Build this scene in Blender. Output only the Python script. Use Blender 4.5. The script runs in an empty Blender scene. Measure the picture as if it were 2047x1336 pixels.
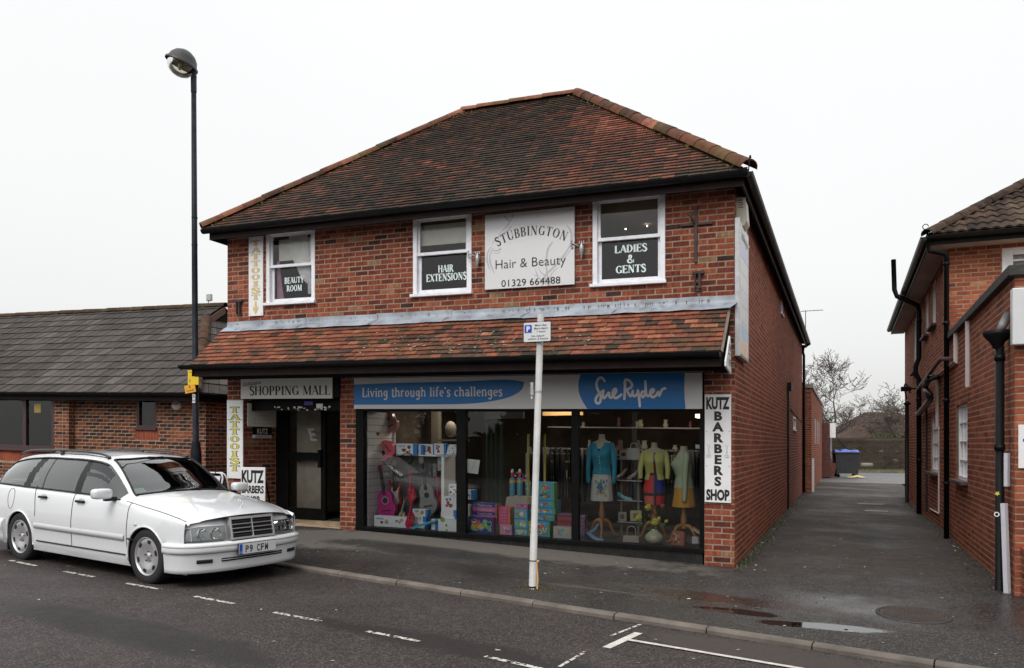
import bpy, math, random
from math import sin, cos, pi, radians, sqrt, atan2, hypot
from mathutils import Vector, Matrix
rnd = random.Random(11)
S = bpy.context.scene
# ---------------------------------------------------------------- camera, sky, sun, exposure
cd = bpy.data.cameras.new('camera'); cam = bpy.data.objects.new('camera', cd); S.collection.objects.link(cam)
cam.location = (0, 0, 1.546); cam.rotation_euler = (pi/2, 0, 0)
cd.sensor_width = 36; cd.lens = 28.42; cd.shift_y = 0.1085; cd.clip_start = .1; cd.clip_end = 900
S.camera = cam
S.render.resolution_x = 1024; S.render.resolution_y = 668
W = bpy.data.worlds.new('World'); S.world = W; W.use_nodes = True
nt = W.node_tree; nt.nodes.clear()
def wn(t, **k):
    n = nt.nodes.new(t)
    for a, b in k.items(): setattr(n, a, b)
    return n
out = wn('ShaderNodeOutputWorld'); b1 = wn('ShaderNodeBackground'); b2 = wn('ShaderNodeBackground'); ad = wn('ShaderNodeAddShader')
sky = wn('ShaderNodeTexSky', sky_type='NISHITA', sun_disc=False, sun_elevation=radians(48), sun_rotation=radians(205), dust_density=6, air_density=1)
hs = wn('ShaderNodeHueSaturation'); hs.inputs['Saturation'].default_value = .25
nt.links.new(sky.outputs[0], hs.inputs['Color']); nt.links.new(hs.outputs[0], b1.inputs[0]); b1.inputs[1].default_value = .05
tc = wn('ShaderNodeTexCoord'); sx = wn('ShaderNodeSeparateXYZ'); nt.links.new(tc.outputs['Generated'], sx.inputs[0])
cr = wn('ShaderNodeValToRGB'); nt.links.new(sx.outputs['Z'], cr.inputs[0])
E_ = cr.color_ramp.elements; E_[0].position = 0; E_[0].color = (.80, .805, .79, 1); E_[1].position = 1; E_[1].color = (1.6, 1.62, 1.64, 1)
e = E_.new(.2); e.color = (.885, .892, .882, 1); e = E_.new(.5); e.color = (.985, .99, .985, 1)
no = wn('ShaderNodeTexNoise'); no.inputs['Scale'].default_value = 1.6; no.inputs['Detail'].default_value = 4
nt.links.new(tc.outputs['Generated'], no.inputs['Vector'])
mr = wn('ShaderNodeMapRange'); mr.inputs['To Min'].default_value = .93; mr.inputs['To Max'].default_value = 1.04; nt.links.new(no.outputs[0], mr.inputs[0])
mx = wn('ShaderNodeVectorMath', operation='MULTIPLY'); nt.links.new(cr.outputs[0], mx.inputs[0]); nt.links.new(mr.outputs[0], mx.inputs[1])
nt.links.new(mx.outputs[0], b2.inputs[0]); b2.inputs[1].default_value = .90
nt.links.new(b1.outputs[0], ad.inputs[0]); nt.links.new(b2.outputs[0], ad.inputs[1]); nt.links.new(ad.outputs[0], out.inputs[0])
sd = bpy.data.lights.new('sun', 'SUN'); sd.energy = 1.4; sd.angle = radians(25); sd.color = (1, .97, .93)
sun = bpy.data.objects.new('sun', sd); S.collection.objects.link(sun); sun.rotation_euler = (radians(42), 0, radians(-25))
S.view_settings.view_transform = 'Standard'; S.view_settings.look = 'None'; S.view_settings.gamma = 1; S.view_settings.use_curve_mapping = False
S.view_settings.exposure = 0.0
# ---------------------------------------------------------------- helpers
def tagp(o, label=None, cat=None, group=None, kind=None):
    if label: o['label'] = label
    if cat: o['category'] = cat
    if group: o['group'] = group
    if kind: o['kind'] = kind
    return o
def thing(name, label, cat, loc=(0, 0, 0), rz=0, group=None, kind=None):
    o = bpy.data.objects.new(name, None); S.collection.objects.link(o); o.empty_display_size = .1
    o.location = loc; o.rotation_euler = (0, 0, rz)
    return tagp(o, label, cat, group, kind)
class MB:
    def __init__(s): s.v = []; s.f = []; s.m = []; s.t = []; s.s = []
    def add(s, vs, fs, m=0, t=.5, sm=False):
        o = len(s.v); s.v += [tuple(p) for p in vs]
        for f in fs: s.f.append([i+o for i in f]); s.m.append(m); s.t.append(t); s.s.append(sm)
        return s
    def box(s, x0, x1, y0, y1, z0, z1, m=0, t=.5):
        return s.add([(x, y, z) for x in (x0, x1) for y in (y0, y1) for z in (z0, z1)],
            [(0, 1, 3, 2), (4, 6, 7, 5), (0, 4, 5, 1), (2, 3, 7, 6), (0, 2, 6, 4), (1, 5, 7, 3)], m, t)
    def obox(s, c, d, ax, m=0, t=.5):   # oriented box: centre, half sizes, rotation matrix
        vs = [Vector(c) + ax @ Vector((x*d[0], y*d[1], z*d[2])) for x in (-1, 1) for y in (-1, 1) for z in (-1, 1)]
        return s.add(vs, [(0, 1, 3, 2), (4, 6, 7, 5), (0, 4, 5, 1), (2, 3, 7, 6), (0, 2, 6, 4), (1, 5, 7, 3)], m, t)
    def quad(s, a, b, c, d, m=0, t=.5): return s.add([a, b, c, d], [(0, 1, 2, 3)], m, t)
    def tube(s, pts, r, n=8, m=0, t=.5, sm=True, cap=True):
        P = [Vector(p) for p in pts]; k = len(P); rr = r if isinstance(r, (list, tuple)) else [r]*k
        o = len(s.v); up = None
        for i in range(k):
            d = (P[min(i+1, k-1)] - P[max(i-1, 0)]).normalized()
            if up is None: up = Vector((0, 0, 1)) if abs(d.z) < .9 else Vector((1, 0, 0))
            a = d.cross(up)
            if a.length < 1e-4: a = d.cross(Vector((1, 0, 0)))
            a.normalize(); b = a.cross(d).normalized(); up = b
            for j in range(n):
                q = 2*pi*j/n; s.v.append(tuple(P[i] + (a*cos(q) + b*sin(q))*rr[i]))
        for i in range(k-1):
            for j in range(n):
                s.f.append([o+i*n+j, o+i*n+(j+1) % n, o+(i+1)*n+(j+1) % n, o+(i+1)*n+j]); s.m.append(m); s.t.append(t); s.s.append(sm)
        if cap:
            for b_ in (0, k-1): s.f.append([o+b_*n+j for j in range(n)]); s.m.append(m); s.t.append(t); s.s.append(False)
        return s
    def lathe(s, prof, c=(0, 0, 0), axis='z', n=20, m=0, t=.5, sm=True, sc=(1, 1)):
        o = len(s.v)
        for r, h in prof:
            for j in range(n):
                a = 2*pi*j/n; x, y = r*cos(a)*sc[0], r*sin(a)*sc[1]
                p = {'z': (x, y, h), 'y': (x, h, y), 'x': (h, x, y)}[axis]
                s.v.append((c[0]+p[0], c[1]+p[1], c[2]+p[2]))
        for i in range(len(prof)-1):
            for j in range(n):
                s.f.append([o+i*n+j, o+i*n+(j+1) % n, o+(i+1)*n+(j+1) % n, o+(i+1)*n+j]); s.m.append(m); s.t.append(t); s.s.append(sm)
        return s
    def prism(s, poly, h0, h1, pl='xz', m=0, t=.5, back=True):
        f = {'xz': lambda a, b, h: (a, h, b), 'xy': lambda a, b, h: (a, b, h), 'yz': lambda a, b, h: (h, a, b)}[pl]
        n = len(poly); vs = [f(a, b, h0) for a, b in poly] + [f(a, b, h1) for a, b in poly]
        fs = [list(range(n))] + ([list(range(n, 2*n))] if back else []) + [(i, (i+1) % n, n+(i+1) % n, n+i) for i in range(n)]
        return s.add(vs, fs, m, t)
    def grid(s, rows, m=0, t=.5, sm=True, skip=None):
        o = len(s.v); w = len(rows[0])
        for r in rows: s.v += [tuple(p) for p in r]
        for i in range(len(rows)-1):
            for j in range(w-1):
                if skip and skip(i, j): continue
                s.f.append([o+i*w+j, o+i*w+j+1, o+(i+1)*w+j+1, o+(i+1)*w+j]); s.m.append(m); s.t.append(t); s.s.append(sm)
        return s
    def ball(s, c, r, n=12, m=0, t=.5):
        r = r if isinstance(r, (list, tuple)) else (r, r, r)
        h = n//2 + 1; rows = [[(c[0]+r[0]*sin(pi*i/h)*cos(2*pi*j/n), c[1]+r[1]*sin(pi*i/h)*sin(2*pi*j/n), c[2]+r[2]*cos(pi*i/h)) for j in range(n+1)] for i in range(h+1)]
        return s.grid(rows, m, t)
    def xf(s, M, i0=0):
        for i in range(i0, len(s.v)): s.v[i] = tuple(M @ Vector(s.v[i]))
        return s
    def mesh(s, name, mats, k=0):
        me = bpy.data.meshes.new(name)
        me.from_pydata([(x, y, z-k*x) for x, y, z in s.v] if k else s.v, [], s.f)
        for m_ in (mats if isinstance(mats, (list, tuple)) else [mats]): me.materials.append(m_)
        me.polygons.foreach_set('material_index', s.m); me.polygons.foreach_set('use_smooth', s.s)
        at_ = me.attributes.new('tone', 'FLOAT', 'FACE'); at_.data.foreach_set('value', s.t)
        me.update(); return me
    def build(s, name, mats, parent=None, k=0, loc=None, rz=None, bev=0, label=None, cat=None, group=None, kind=None):
        o = bpy.data.objects.new(name, s.mesh(name, mats, k)); S.collection.objects.link(o)
        if parent: o.parent = parent
        if loc: o.location = loc
        if rz is not None: o.rotation_euler = (0, 0, rz)
        if bev:
            b = o.modifiers.new('b', 'BEVEL'); b.width = bev; b.segments = 2; b.limit_method = 'ANGLE'
        return tagp(o, label, cat, group, kind)
def inst(name, me, parent, loc, rot=None):
    o = bpy.data.objects.new(name, me); S.collection.objects.link(o); o.parent = parent; o.location = loc
    if rot: o.rotation_euler = rot
    return o
def smooth(pts, n=6):
    P = [Vector(p) for p in pts]; o = []
    for i in range(len(P)-1):
        a, b, c, d = P[max(i-1, 0)], P[i], P[i+1], P[min(i+2, len(P)-1)]
        for j in range(n):
            t = j/n; o.append(.5*((2*b)+(c-a)*t+(2*a-5*b+4*c-d)*t*t+(3*b-a-3*c+d)*t**3))
    o.append(P[-1]); return o
def rotm(a, ax='Z'): return Matrix.Rotation(a, 3, ax)
# ---------------------------------------------------------------- materials
MATS = {}
def _base(name):
    m = bpy.data.materials.new(name); m.use_nodes = True; n = m.node_tree.nodes; l = m.node_tree.links
    return m, n, l, n['Principled BSDF']
def pm(name, col, rough=.6, metal=0, var=.12, scale=6, bump=0, bs=60, coat=0, spec=.5, rvar=0, dirt=None, dcol=(.05, .045, .04), em=None):
    if name in MATS: return MATS[name]
    m, n, l, b = _base(name); MATS[name] = m
    b.inputs['Roughness'].default_value = rough; b.inputs['Metallic'].default_value = metal
    b.inputs['Specular IOR Level'].default_value = spec; b.inputs['Coat Weight'].default_value = coat; b.inputs['Coat Roughness'].default_value = .03
    tc = n.new('ShaderNodeTexCoord'); c = (*col, 1)
    if var or dirt or rvar:
        no = n.new('ShaderNodeTexNoise'); no.inputs['Scale'].default_value = scale; no.inputs['Detail'].default_value = 6; l.new(tc.outputs['Object'], no.inputs['Vector'])
        ra = n.new('ShaderNodeValToRGB'); l.new(no.outputs[0], ra.inputs[0])
        ra.color_ramp.elements[0].position = .3; ra.color_ramp.elements[1].position = .7
        ra.color_ramp.elements[0].color = tuple(x*(1-var) for x in col)+(1,); ra.color_ramp.elements[1].color = tuple(min(1, x*(1+var)) for x in col)+(1,)
        o = ra.outputs[0]
        if dirt:
            n2 = n.new('ShaderNodeTexNoise'); n2.inputs['Scale'].default_value = scale*2.7; n2.inputs['Detail'].default_value = 8; l.new(tc.outputs['Object'], n2.inputs['Vector'])
            mr = n.new('ShaderNodeMapRange'); mr.inputs['From Min'].default_value = .5; mr.inputs['From Max'].default_value = .75; mr.inputs['To Max'].default_value = dirt; l.new(n2.outputs[0], mr.inputs[0])
            mi = n.new('ShaderNodeMix'); mi.data_type = 'RGBA'; l.new(mr.outputs[0], mi.inputs['Factor']); l.new(o, mi.inputs['A']); mi.inputs['B'].default_value = (*dcol, 1); o = mi.outputs['Result']
        l.new(o, b.inputs['Base Color'])
        if rvar:
            mr = n.new('ShaderNodeMapRange'); mr.inputs['To Min'].default_value = max(0, rough-rvar); mr.inputs['To Max'].default_value = min(1, rough+rvar); l.new(no.outputs[0], mr.inputs[0]); l.new(mr.outputs[0], b.inputs['Roughness'])
    else: b.inputs['Base Color'].default_value = c
    if bump:
        nb = n.new('ShaderNodeTexNoise'); nb.inputs['Scale'].default_value = bs; nb.inputs['Detail'].default_value = 4; l.new(tc.outputs['Object'], nb.inputs['Vector'])
        bu = n.new('ShaderNodeBump'); bu.inputs['Strength'].default_value = bump; bu.inputs['Distance'].default_value = .01; l.new(nb.outputs[0], bu.inputs['Height']); l.new(bu.outputs[0], b.inputs['Normal'])
    if em: b.inputs['Emission Color'].default_value = (*em[0], 1); b.inputs['Emission Strength'].default_value = em[1]
    return m
def tonemat(name, stops, rough=.85, mottle=.35, ms=9, bump=.35, bs=45, moss=0, mosscol=(.05, .06, .025), spec=.3, geo=False, streak=None):
    m, n, l, b = _base(name); MATS[name] = m
    at_ = n.new('ShaderNodeAttribute'); at_.attribute_name = 'tone'; ra = n.new('ShaderNodeValToRGB'); l.new(at_.outputs['Fac'], ra.inputs[0])
    el = ra.color_ramp.elements
    for i, (p, c) in enumerate(stops):
        e = el[i] if i < 2 else el.new(p)
        e.position = p; e.color = (*c, 1)
    if geo:
        g = n.new('ShaderNodeNewGeometry'); vec = g.outputs['Position']
    else:
        tc = n.new('ShaderNodeTexCoord'); vec = tc.outputs['Object']
    no = n.new('ShaderNodeTexNoise'); no.inputs['Scale'].default_value = ms; no.inputs['Detail'].default_value = 8; no.inputs['Roughness'].default_value = .65; l.new(vec, no.inputs['Vector'])
    nl = n.new('ShaderNodeTexNoise'); nl.inputs['Scale'].default_value = .55; nl.inputs['Detail'].default_value = 7; nl.inputs['Roughness'].default_value = .6; l.new(vec, nl.inputs['Vector']); ml = n.new('ShaderNodeMapRange'); ml.inputs['From Min'].default_value = .3; ml.inputs['From Max'].default_value = .7; ml.inputs['To Min'].default_value = .74; ml.inputs['To Max'].default_value = 1.2; l.new(nl.outputs[0], ml.inputs[0])
    if streak:
        mp = n.new('ShaderNodeMapping'); mp.inputs['Scale'].default_value = streak; l.new(vec, mp.inputs['Vector']); l.new(mp.outputs[0], no.inputs['Vector'])
    mr = n.new('ShaderNodeMapRange'); mr.inputs['From Min'].default_value = .3; mr.inputs['From Max'].default_value = .7; mr.inputs['To Min'].default_value = 1-mottle; mr.inputs['To Max'].default_value = 1+mottle*.6; l.new(no.outputs[0], mr.inputs[0])
    mu = n.new('ShaderNodeVectorMath'); mu.operation = 'MULTIPLY'; l.new(ra.outputs[0], mu.inputs[0]); l.new(mr.outputs[0], mu.inputs[1]); m3 = n.new('ShaderNodeVectorMath'); m3.operation = 'MULTIPLY'; l.new(mu.outputs[0], m3.inputs[0]); l.new(ml.outputs[0], m3.inputs[1]); o = m3.outputs[0]
    if moss:
        n2 = n.new('ShaderNodeTexNoise'); n2.inputs['Scale'].default_value = 1.7; n2.inputs['Detail'].default_value = 10; n2.inputs['Roughness'].default_value = .7; l.new(vec, n2.inputs['Vector'])
        m2 = n.new('ShaderNodeMapRange'); m2.inputs['From Min'].default_value = .52; m2.inputs['From Max'].default_value = .68; m2.inputs['To Max'].default_value = moss; l.new(n2.outputs[0], m2.inputs[0])
        mi = n.new('ShaderNodeMix'); mi.data_type = 'RGBA'; l.new(m2.outputs[0], mi.inputs['Factor']); l.new(o, mi.inputs['A']); mi.inputs['B'].default_value = (*mosscol, 1); o = mi.outputs['Result']
    l.new(o, b.inputs['Base Color']); b.inputs['Roughness'].default_value = rough; b.inputs['Specular IOR Level'].default_value = min(spec, .12)
    nb = n.new('ShaderNodeTexNoise'); nb.inputs['Scale'].default_value = bs; nb.inputs['Detail'].default_value = 5; l.new(vec, nb.inputs['Vector'])
    bu = n.new('ShaderNodeBump'); bu.inputs['Strength'].default_value = bump; bu.inputs['Distance'].default_value = .012; l.new(nb.outputs[0], bu.inputs['Height']); l.new(bu.outputs[0], b.inputs['Normal'])
    return m
def glassmat(name, tint, refl=1.0, rough=.0):
    m = bpy.data.materials.new(name); m.use_nodes = True; n = m.node_tree.nodes; l = m.node_tree.links; n.clear()
    o = n.new('ShaderNodeOutputMaterial'); mi = n.new('ShaderNodeMixShader'); tr = n.new('ShaderNodeBsdfTransparent'); gl = n.new('ShaderNodeBsdfGlossy'); fr = n.new('ShaderNodeFresnel')
    fr.inputs[0].default_value = 1.5; tr.inputs[0].default_value = (*tint, 1); gl.inputs['Roughness'].default_value = rough
    mu = n.new('ShaderNodeMath'); mu.operation = 'MULTIPLY'; mu.inputs[1].default_value = refl; l.new(fr.outputs[0], mu.inputs[0])
    l.new(mu.outputs[0], mi.inputs[0]); l.new(tr.outputs[0], mi.inputs[1]); l.new(gl.outputs[0], mi.inputs[2]); l.new(mi.outputs[0], o.inputs[0]); MATS[name] = m
    tc = n.new('ShaderNodeTexCoord'); nb = n.new('ShaderNodeTexNoise'); nb.inputs['Scale'].default_value = 1.3; l.new(tc.outputs['Object'], nb.inputs['Vector'])
    bu = n.new('ShaderNodeBump'); bu.inputs['Strength'].default_value = .04; bu.inputs['Distance'].default_value = .05; l.new(nb.outputs[0], bu.inputs['Height']); l.new(bu.outputs[0], gl.inputs['Normal'])
    return m
BR = [(0, (.055, .028, .026)), (.25, (.145, .038, .028)), (.55, (.235, .059, .036)), (.85, (.31, .085, .047)), (.95, (.32, .11, .07)), (1, (.26, .15, .085))]
brickM = tonemat('red_brick', BR, mottle=.5, ms=16, geo=True, bump=.5, streak=(1.6, 1.6, .5))
brickSide = tonemat('side_brick', [(0, (.15, .042, .030)), (.5, (.275, .070, .042)), (1, (.38, .105, .058))], mottle=.25, ms=10, geo=True)
brickL = tonemat('brown_red_brick', [(0, (.038, .025, .025)), (.35, (.065, .033, .03)), (.45, (.135, .044, .027)), (.8, (.19, .06, .033)), (1, (.27, .085, .04))], mottle=.35, ms=9, geo=True)
brickR = tonemat('orange_brick', [(0, (.14, .045, .031)), (.4, (.265, .074, .042)), (.8, (.36, .112, .060)), (1, (.36, .19, .10))], mottle=.3, ms=14, geo=True)
soldierM = tonemat('soldier_brick', [(0, (.26, .06, .035)), (1, (.36, .09, .05))], mottle=.2, geo=True)
mortarM = pm('mortar', (.28, .205, .14), .95, var=.25, scale=5, bump=.4, bs=80, dirt=.5, dcol=(.16, .12, .08))
mortarR = pm('mortar_dark', (.30, .215, .145), .95, var=.25, scale=5, bump=.4, bs=80)
tileM = tonemat('clay_tile', [(0, (.055, .042, .034)), (.3, (.105, .062, .045)), (.5, (.19, .075, .048)), (.8, (.29, .10, .06)), (1, (.37, .16, .095))], rough=.8, mottle=.4, ms=14, bump=.5, bs=70, moss=.55, mosscol=(.085, .075, .035), geo=True)
roofM = tonemat('weathered_tile', [(0, (.030, .026, .023)), (.3, (.060, .042, .033)), (.5, (.115, .053, .038)), (.8, (.22, .078, .05)), (1, (.30, .13, .09))], rough=.8, mottle=.5, ms=10, bump=.5, bs=70, moss=.5, mosscol=(.06, .055, .035), geo=True)
ridgeM = tonemat('ridge_tile', [(0, (.05, .034, .024)), (.5, (.15, .06, .036)), (1, (.36, .15, .10))], rough=.85, mottle=.5, ms=6, bump=.5, moss=.7, mosscol=(.09, .085, .03), geo=True)
slateM = tonemat('grey_concrete_tile', [(0, (.040, .035, .032)), (.5, (.062, .054, .049)), (1, (.095, .083, .075))], rough=.75, mottle=.3, ms=7, bump=.3, moss=.25, mosscol=(.10, .085, .06), geo=True)
pantM = tonemat('brown_pantile', [(0, (.035, .024, .019)), (1, (.085, .055, .04))], rough=.85, mottle=.5, ms=9, bump=.5, moss=.5, mosscol=(.16, .13, .09), geo=True)
leadM = pm('lead', (.27, .30, .34), .5, var=.3, scale=3, rvar=.12, bump=.3, bs=9, dirt=.7, dcol=(.11, .10, .09))
gutM = pm('black_gutter', (.006, .007, .008), .35, var=.3, spec=.2)
brownM = pm('dark_brown_paint', (.018, .011, .010), .6, var=.25, bump=.1, spec=.12)
soffM = pm('soffit_dark', (.014, .011, .010), .9, spec=.15)
whiteM = pm('white_paint', (.74, .75, .79), .4, var=.06, scale=4, dirt=.3, dcol=(.38, .35, .32))
signW = pm('white_sign_board', (.74, .74, .74), .35, var=.05, scale=2, dirt=.14, dcol=(.4, .38, .34))
signG = pm('off_white_sign', (.66, .64, .60), .4, var=.05, scale=2)
blackM = pm('black_paint', (.006, .006, .006), .45, var=.2, spec=.08)
blackF = pm('black_print', (.01, .01, .01), .5, var=0)
greyP = pm('grey_print', (.38, .38, .40), .5, var=0)
blueM = pm('sign_blue', (.003, .14, .40), .35, var=.06, scale=2)
blueP = pm('parking_blue', (.01, .05, .40), .4, var=0)
goldM = pm('gold_print', (.62, .46, .14), .45, var=.1)
yelP = pm('yellow_print', (.62, .55, .08), .45, var=.1)
paleM = pm('pale_lettering', (.62, .72, .72), .5, var=0)
galvM = pm('galvanised_steel', (.42, .43, .44), .5, metal=.5, var=.15, scale=8, dirt=.25, dcol=(.2, .14, .1))
glassS = glassmat('shop_glass', (.93, .95, .94), 1.15); glassU = glassmat('window_glass', (.93, .94, .93), 1.2); glassC = glassmat('car_glass', (.50, .62, .59), 2.8)
shade_dark = pm('interior_and_shade_dark', (.018, .015, .013), .95, spec=.1); wallcream = pm('cream_wall', (.35, .31, .26), .9)  # near black for interiors, also stands in for shade in the recess
# ---------------------------------------------------------------- lettering
def text(s, h, parent, mat, loc, bold=0, align='CENTER', fit=None, sxx=1, k=0, name='lettering', ext=.0012, slant=0, arc=None, yaw=None, spacing=1, label=None):
    cu = bpy.data.curves.new('t', 'FONT'); cu.body = s; cu.size = h/.73; cu.align_x = align; cu.offset = bold*h; cu.shear = slant; cu.space_character = spacing; cu.resolution_u = 3
    ob = bpy.data.objects.new('t', cu); S.collection.objects.link(ob); dg = bpy.context.evaluated_depsgraph_get(); me = bpy.data.meshes.new_from_object(ob.evaluated_get(dg))
    bpy.data.objects.remove(ob); me.name = name
    if fit and me.vertices:
        xs = [v.co.x for v in me.vertices]; sxx = fit/(max(xs)-min(xs)); cx = (max(xs)+min(xs))/2
        for v in me.vertices: v.co.x -= cx
    for v in me.vertices:
        x, y = v.co.x*sxx, v.co.y
        v.co = (x, -ext, y-k*x)
    me.materials.append(mat); o = bpy.data.objects.new(name, me); S.collection.objects.link(o); o.parent = parent; o.location = loc
    if yaw is not None: o.rotation_euler = (0, 0, yaw)
    return o
_c = lambda *a: ('a',)+a
GL = {
'A': (.74, [(.05, 0, .36, 1, 0), (.36, 1, .68, 0, 1), (.17, .34, .56, .34, 0)], [(.05, 0), (.68, 0)]),
'B': (.64, [(.13, 0, .13, 1, 1), (.13, .985, .33, .985, 0), (.13, .52, .33, .52, 0), (.13, .015, .34, .015, 0), _c(.31, .755, .2, .235, 90, -90), _c(.33, .265, .23, .25, 90, -90)], [(.1, 0), (.1, 1)]),
'D': (.72, [(.13, 0, .13, 1, 1), (.13, .985, .32, .985, 0), (.13, .015, .32, .015, 0), _c(.3, .5, .34, .485, 90, -90)], [(.1, 0), (.1, 1)]),
'E': (.62, [(.13, 0, .13, 1, 1), (.13, .985, .55, .985, 0), (.13, .52, .42, .52, 0), (.13, .015, .57, .015, 0), (.55, 1, .55, .8, 0), (.57, 0, .57, .22, 0), (.42, .62, .42, .42, 0)], [(.1, 0), (.1, 1)]),
'G': (.78, [_c(.4, .5, .33, .485, 48, 318), (.64, .05, .64, .42, 1), (.63, .97, .63, .72, 0)], [(.64, .42)]),
'H': (.78, [(.13, 0, .13, 1, 1), (.65, 0, .65, 1, 1), (.13, .52, .65, .52, 0)], [(.13, 0), (.13, 1), (.65, 0), (.65, 1)]),
'I': (.34, [(.17, 0, .17, 1, 1)], [(.17, 0), (.17, 1)]),
'K': (.74, [(.13, 0, .13, 1, 1), (.6, 1, .15, .42, 0), (.27, .56, .64, 0, 1)], [(.13, 0), (.13, 1), (.6, 1), (.64, 0)]),
'L': (.6, [(.13, 0, .13, 1, 1), (.13, .015, .55, .015, 0), (.55, 0, .55, .25, 0)], [(.13, 0), (.13, 1)]),
'M': (.95, [(.13, 0, .13, 1, 0), (.15, 1, .47, .06, 1), (.47, .06, .79, 1, 0), (.81, 1, .81, 0, 1)], [(.12, 0), (.12, 1), (.81, 0), (.82, 1)]),
'N': (.8, [(.13, 0, .13, 1, 0), (.14, 1, .66, .02, 1), (.66, 0, .66, 1, 0)], [(.13, 0), (.1, 1), (.66, 1)]),
'O': (.82, [_c(.41, .5, .33, .49, 0, 360)], []),
'P': (.64, [(.13, 0, .13, 1, 1), (.13, .985, .33, .985, 0), (.13, .46, .33, .46, 0), _c(.32, .72, .22, .265, 90, -90)], [(.13, 0), (.1, 1)]),
'R': (.72, [(.13, 0, .13, 1, 1), (.13, .985, .33, .985, 0), (.13, .48, .33, .48, 0), _c(.32, .735, .21, .25, 90, -90), (.36, .48, .64, 0, 1)], [(.13, 0), (.1, 1), (.66, 0)]),
'S': (.6, [('s', [(.5, .78), (.44, .94), (.28, .99), (.13, .9), (.12, .74), (.24, .6), (.4, .46), (.5, .3), (.46, .1), (.3, .01), (.14, .06), (.08, .24)])], [(.52, .8, 'v'), (.07, .22, 'v')]),
'T': (.7, [(.35, 0, .35, 1, 1), (.05, .985, .65, .985, 0), (.05, 1, .05, .78, 0), (.65, 1, .65, .78, 0)], [(.35, 0)]),
'U': (.78, [(.14, 1, .14, .3, 1), _c(.39, .3, .25, .285, 180, 360), (.64, .3, .64, 1, 0)], [(.14, 1), (.64, 1)]),
'X': (.74, [(.1, 1, .64, 0, 1), (.62, 1, .1, 0, 0)], [(.1, 1), (.64, 0), (.62, 1), (.1, 0)]),
'Y': (.74, [(.08, 1, .37, .48, 1), (.66, 1, .37, .48, 0), (.37, .5, .37, 0, 1)], [(.08, 1), (.66, 1), (.37, 0)]),
'Z': (.66, [(.08, .985, .58, .985, 0), (.56, .98, .1, .02, 1), (.08, .015, .6, .015, 0), (.08, 1, .08, .8, 0), (.6, 0, .6, .2, 0)], []),
'&': (.86, [('s', [(.78, .42), (.66, .14), (.42, .0), (.16, .06), (.08, .26), (.2, .46), (.44, .64), (.48, .84), (.36, .98), (.22, .88), (.26, .66), (.5, .3), (.8, .02)])], []),
'a': (.56, [_c(.25, .2, .17, .2, 0, 360), (.43, 0, .43, .48, 1), ('s', [(.43, .48), (.36, .63), (.22, .66), (.1, .56)])], [(.48, 0)]),
'b': (.6, [(.12, 0, .12, 1, 1), _c(.32, .33, .2, .33, 0, 360)], [(.08, 1)]),
'c': (.52, [_c(.28, .33, .2, .33, 45, 315)], []),
'e': (.54, [_c(.28, .33, .2, .33, 0, 312), (.1, .35, .48, .35, 0)], []),
'f': (.42, [(.17, 0, .17, .82, 1), ('s', [(.17, .8), (.2, .95), (.3, 1.), (.4, .93)]), (.04, .66, .34, .66, 0)], [(.17, 0)]),
'g': (.58, [_c(.26, .36, .18, .3, 0, 360), (.45, .66, .45, -.1, 1), ('s', [(.45, -.08), (.38, -.25), (.22, -.28), (.08, -.2)])], [(.5, .66)]),
'h': (.64, [(.13, 0, .13, 1, 1), ('s', [(.13, .45), (.25, .63), (.4, .64), (.49, .5), (.49, .3)]), (.49, .4, .49, 0, 1)], [(.13, 0), (.08, 1), (.49, 0)]),
'i': (.3, [(.15, 0, .15, .66, 1), ('d', .15, .88)], [(.15, 0), (.1, .66)]),
'l': (.3, [(.15, 0, .15, 1, 1)], [(.15, 0), (.1, 1)]),
'n': (.64, [(.13, 0, .13, .66, 1), ('s', [(.13, .45), (.25, .63), (.4, .64), (.49, .5), (.49, .3)]), (.49, .4, .49, 0, 1)], [(.13, 0), (.09, .66), (.49, 0)]),
'o': (.58, [_c(.29, .33, .2, .33, 0, 360)], []),
'r': (.48, [(.13, 0, .13, .66, 1), ('s', [(.13, .4), (.22, .6), (.34, .66), (.44, .58)])], [(.13, 0), (.09, .66)]),
's': (.46, [('s', [(.39, .5), (.32, .63), (.2, .66), (.1, .56), (.14, .42), (.3, .3), (.38, .16), (.3, .02), (.16, .0), (.06, .14)])], []),
't': (.4, [(.17, .12, .17, .86, 1), ('s', [(.17, .15), (.22, .02), (.32, .0), (.4, .08)]), (.03, .66, .36, .66, 0)], []),
'u': (.64, [(.13, .66, .13, .25, 1), ('s', [(.13, .3), (.16, .08), (.28, .0), (.4, .08), (.48, .22)]), (.48, 0, .48, .66, 1)], [(.09, .66), (.44, .66), (.52, 0)]),
'v': (.6, [(.1, .66, .3, 0, 1), (.5, .66, .3, 0, 0)], [(.1, .66), (.5, .66)]),
"'": (.22, [(.11, .78, .11, 1, 1)], []), ' ': (.34, [], []),
}
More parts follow.
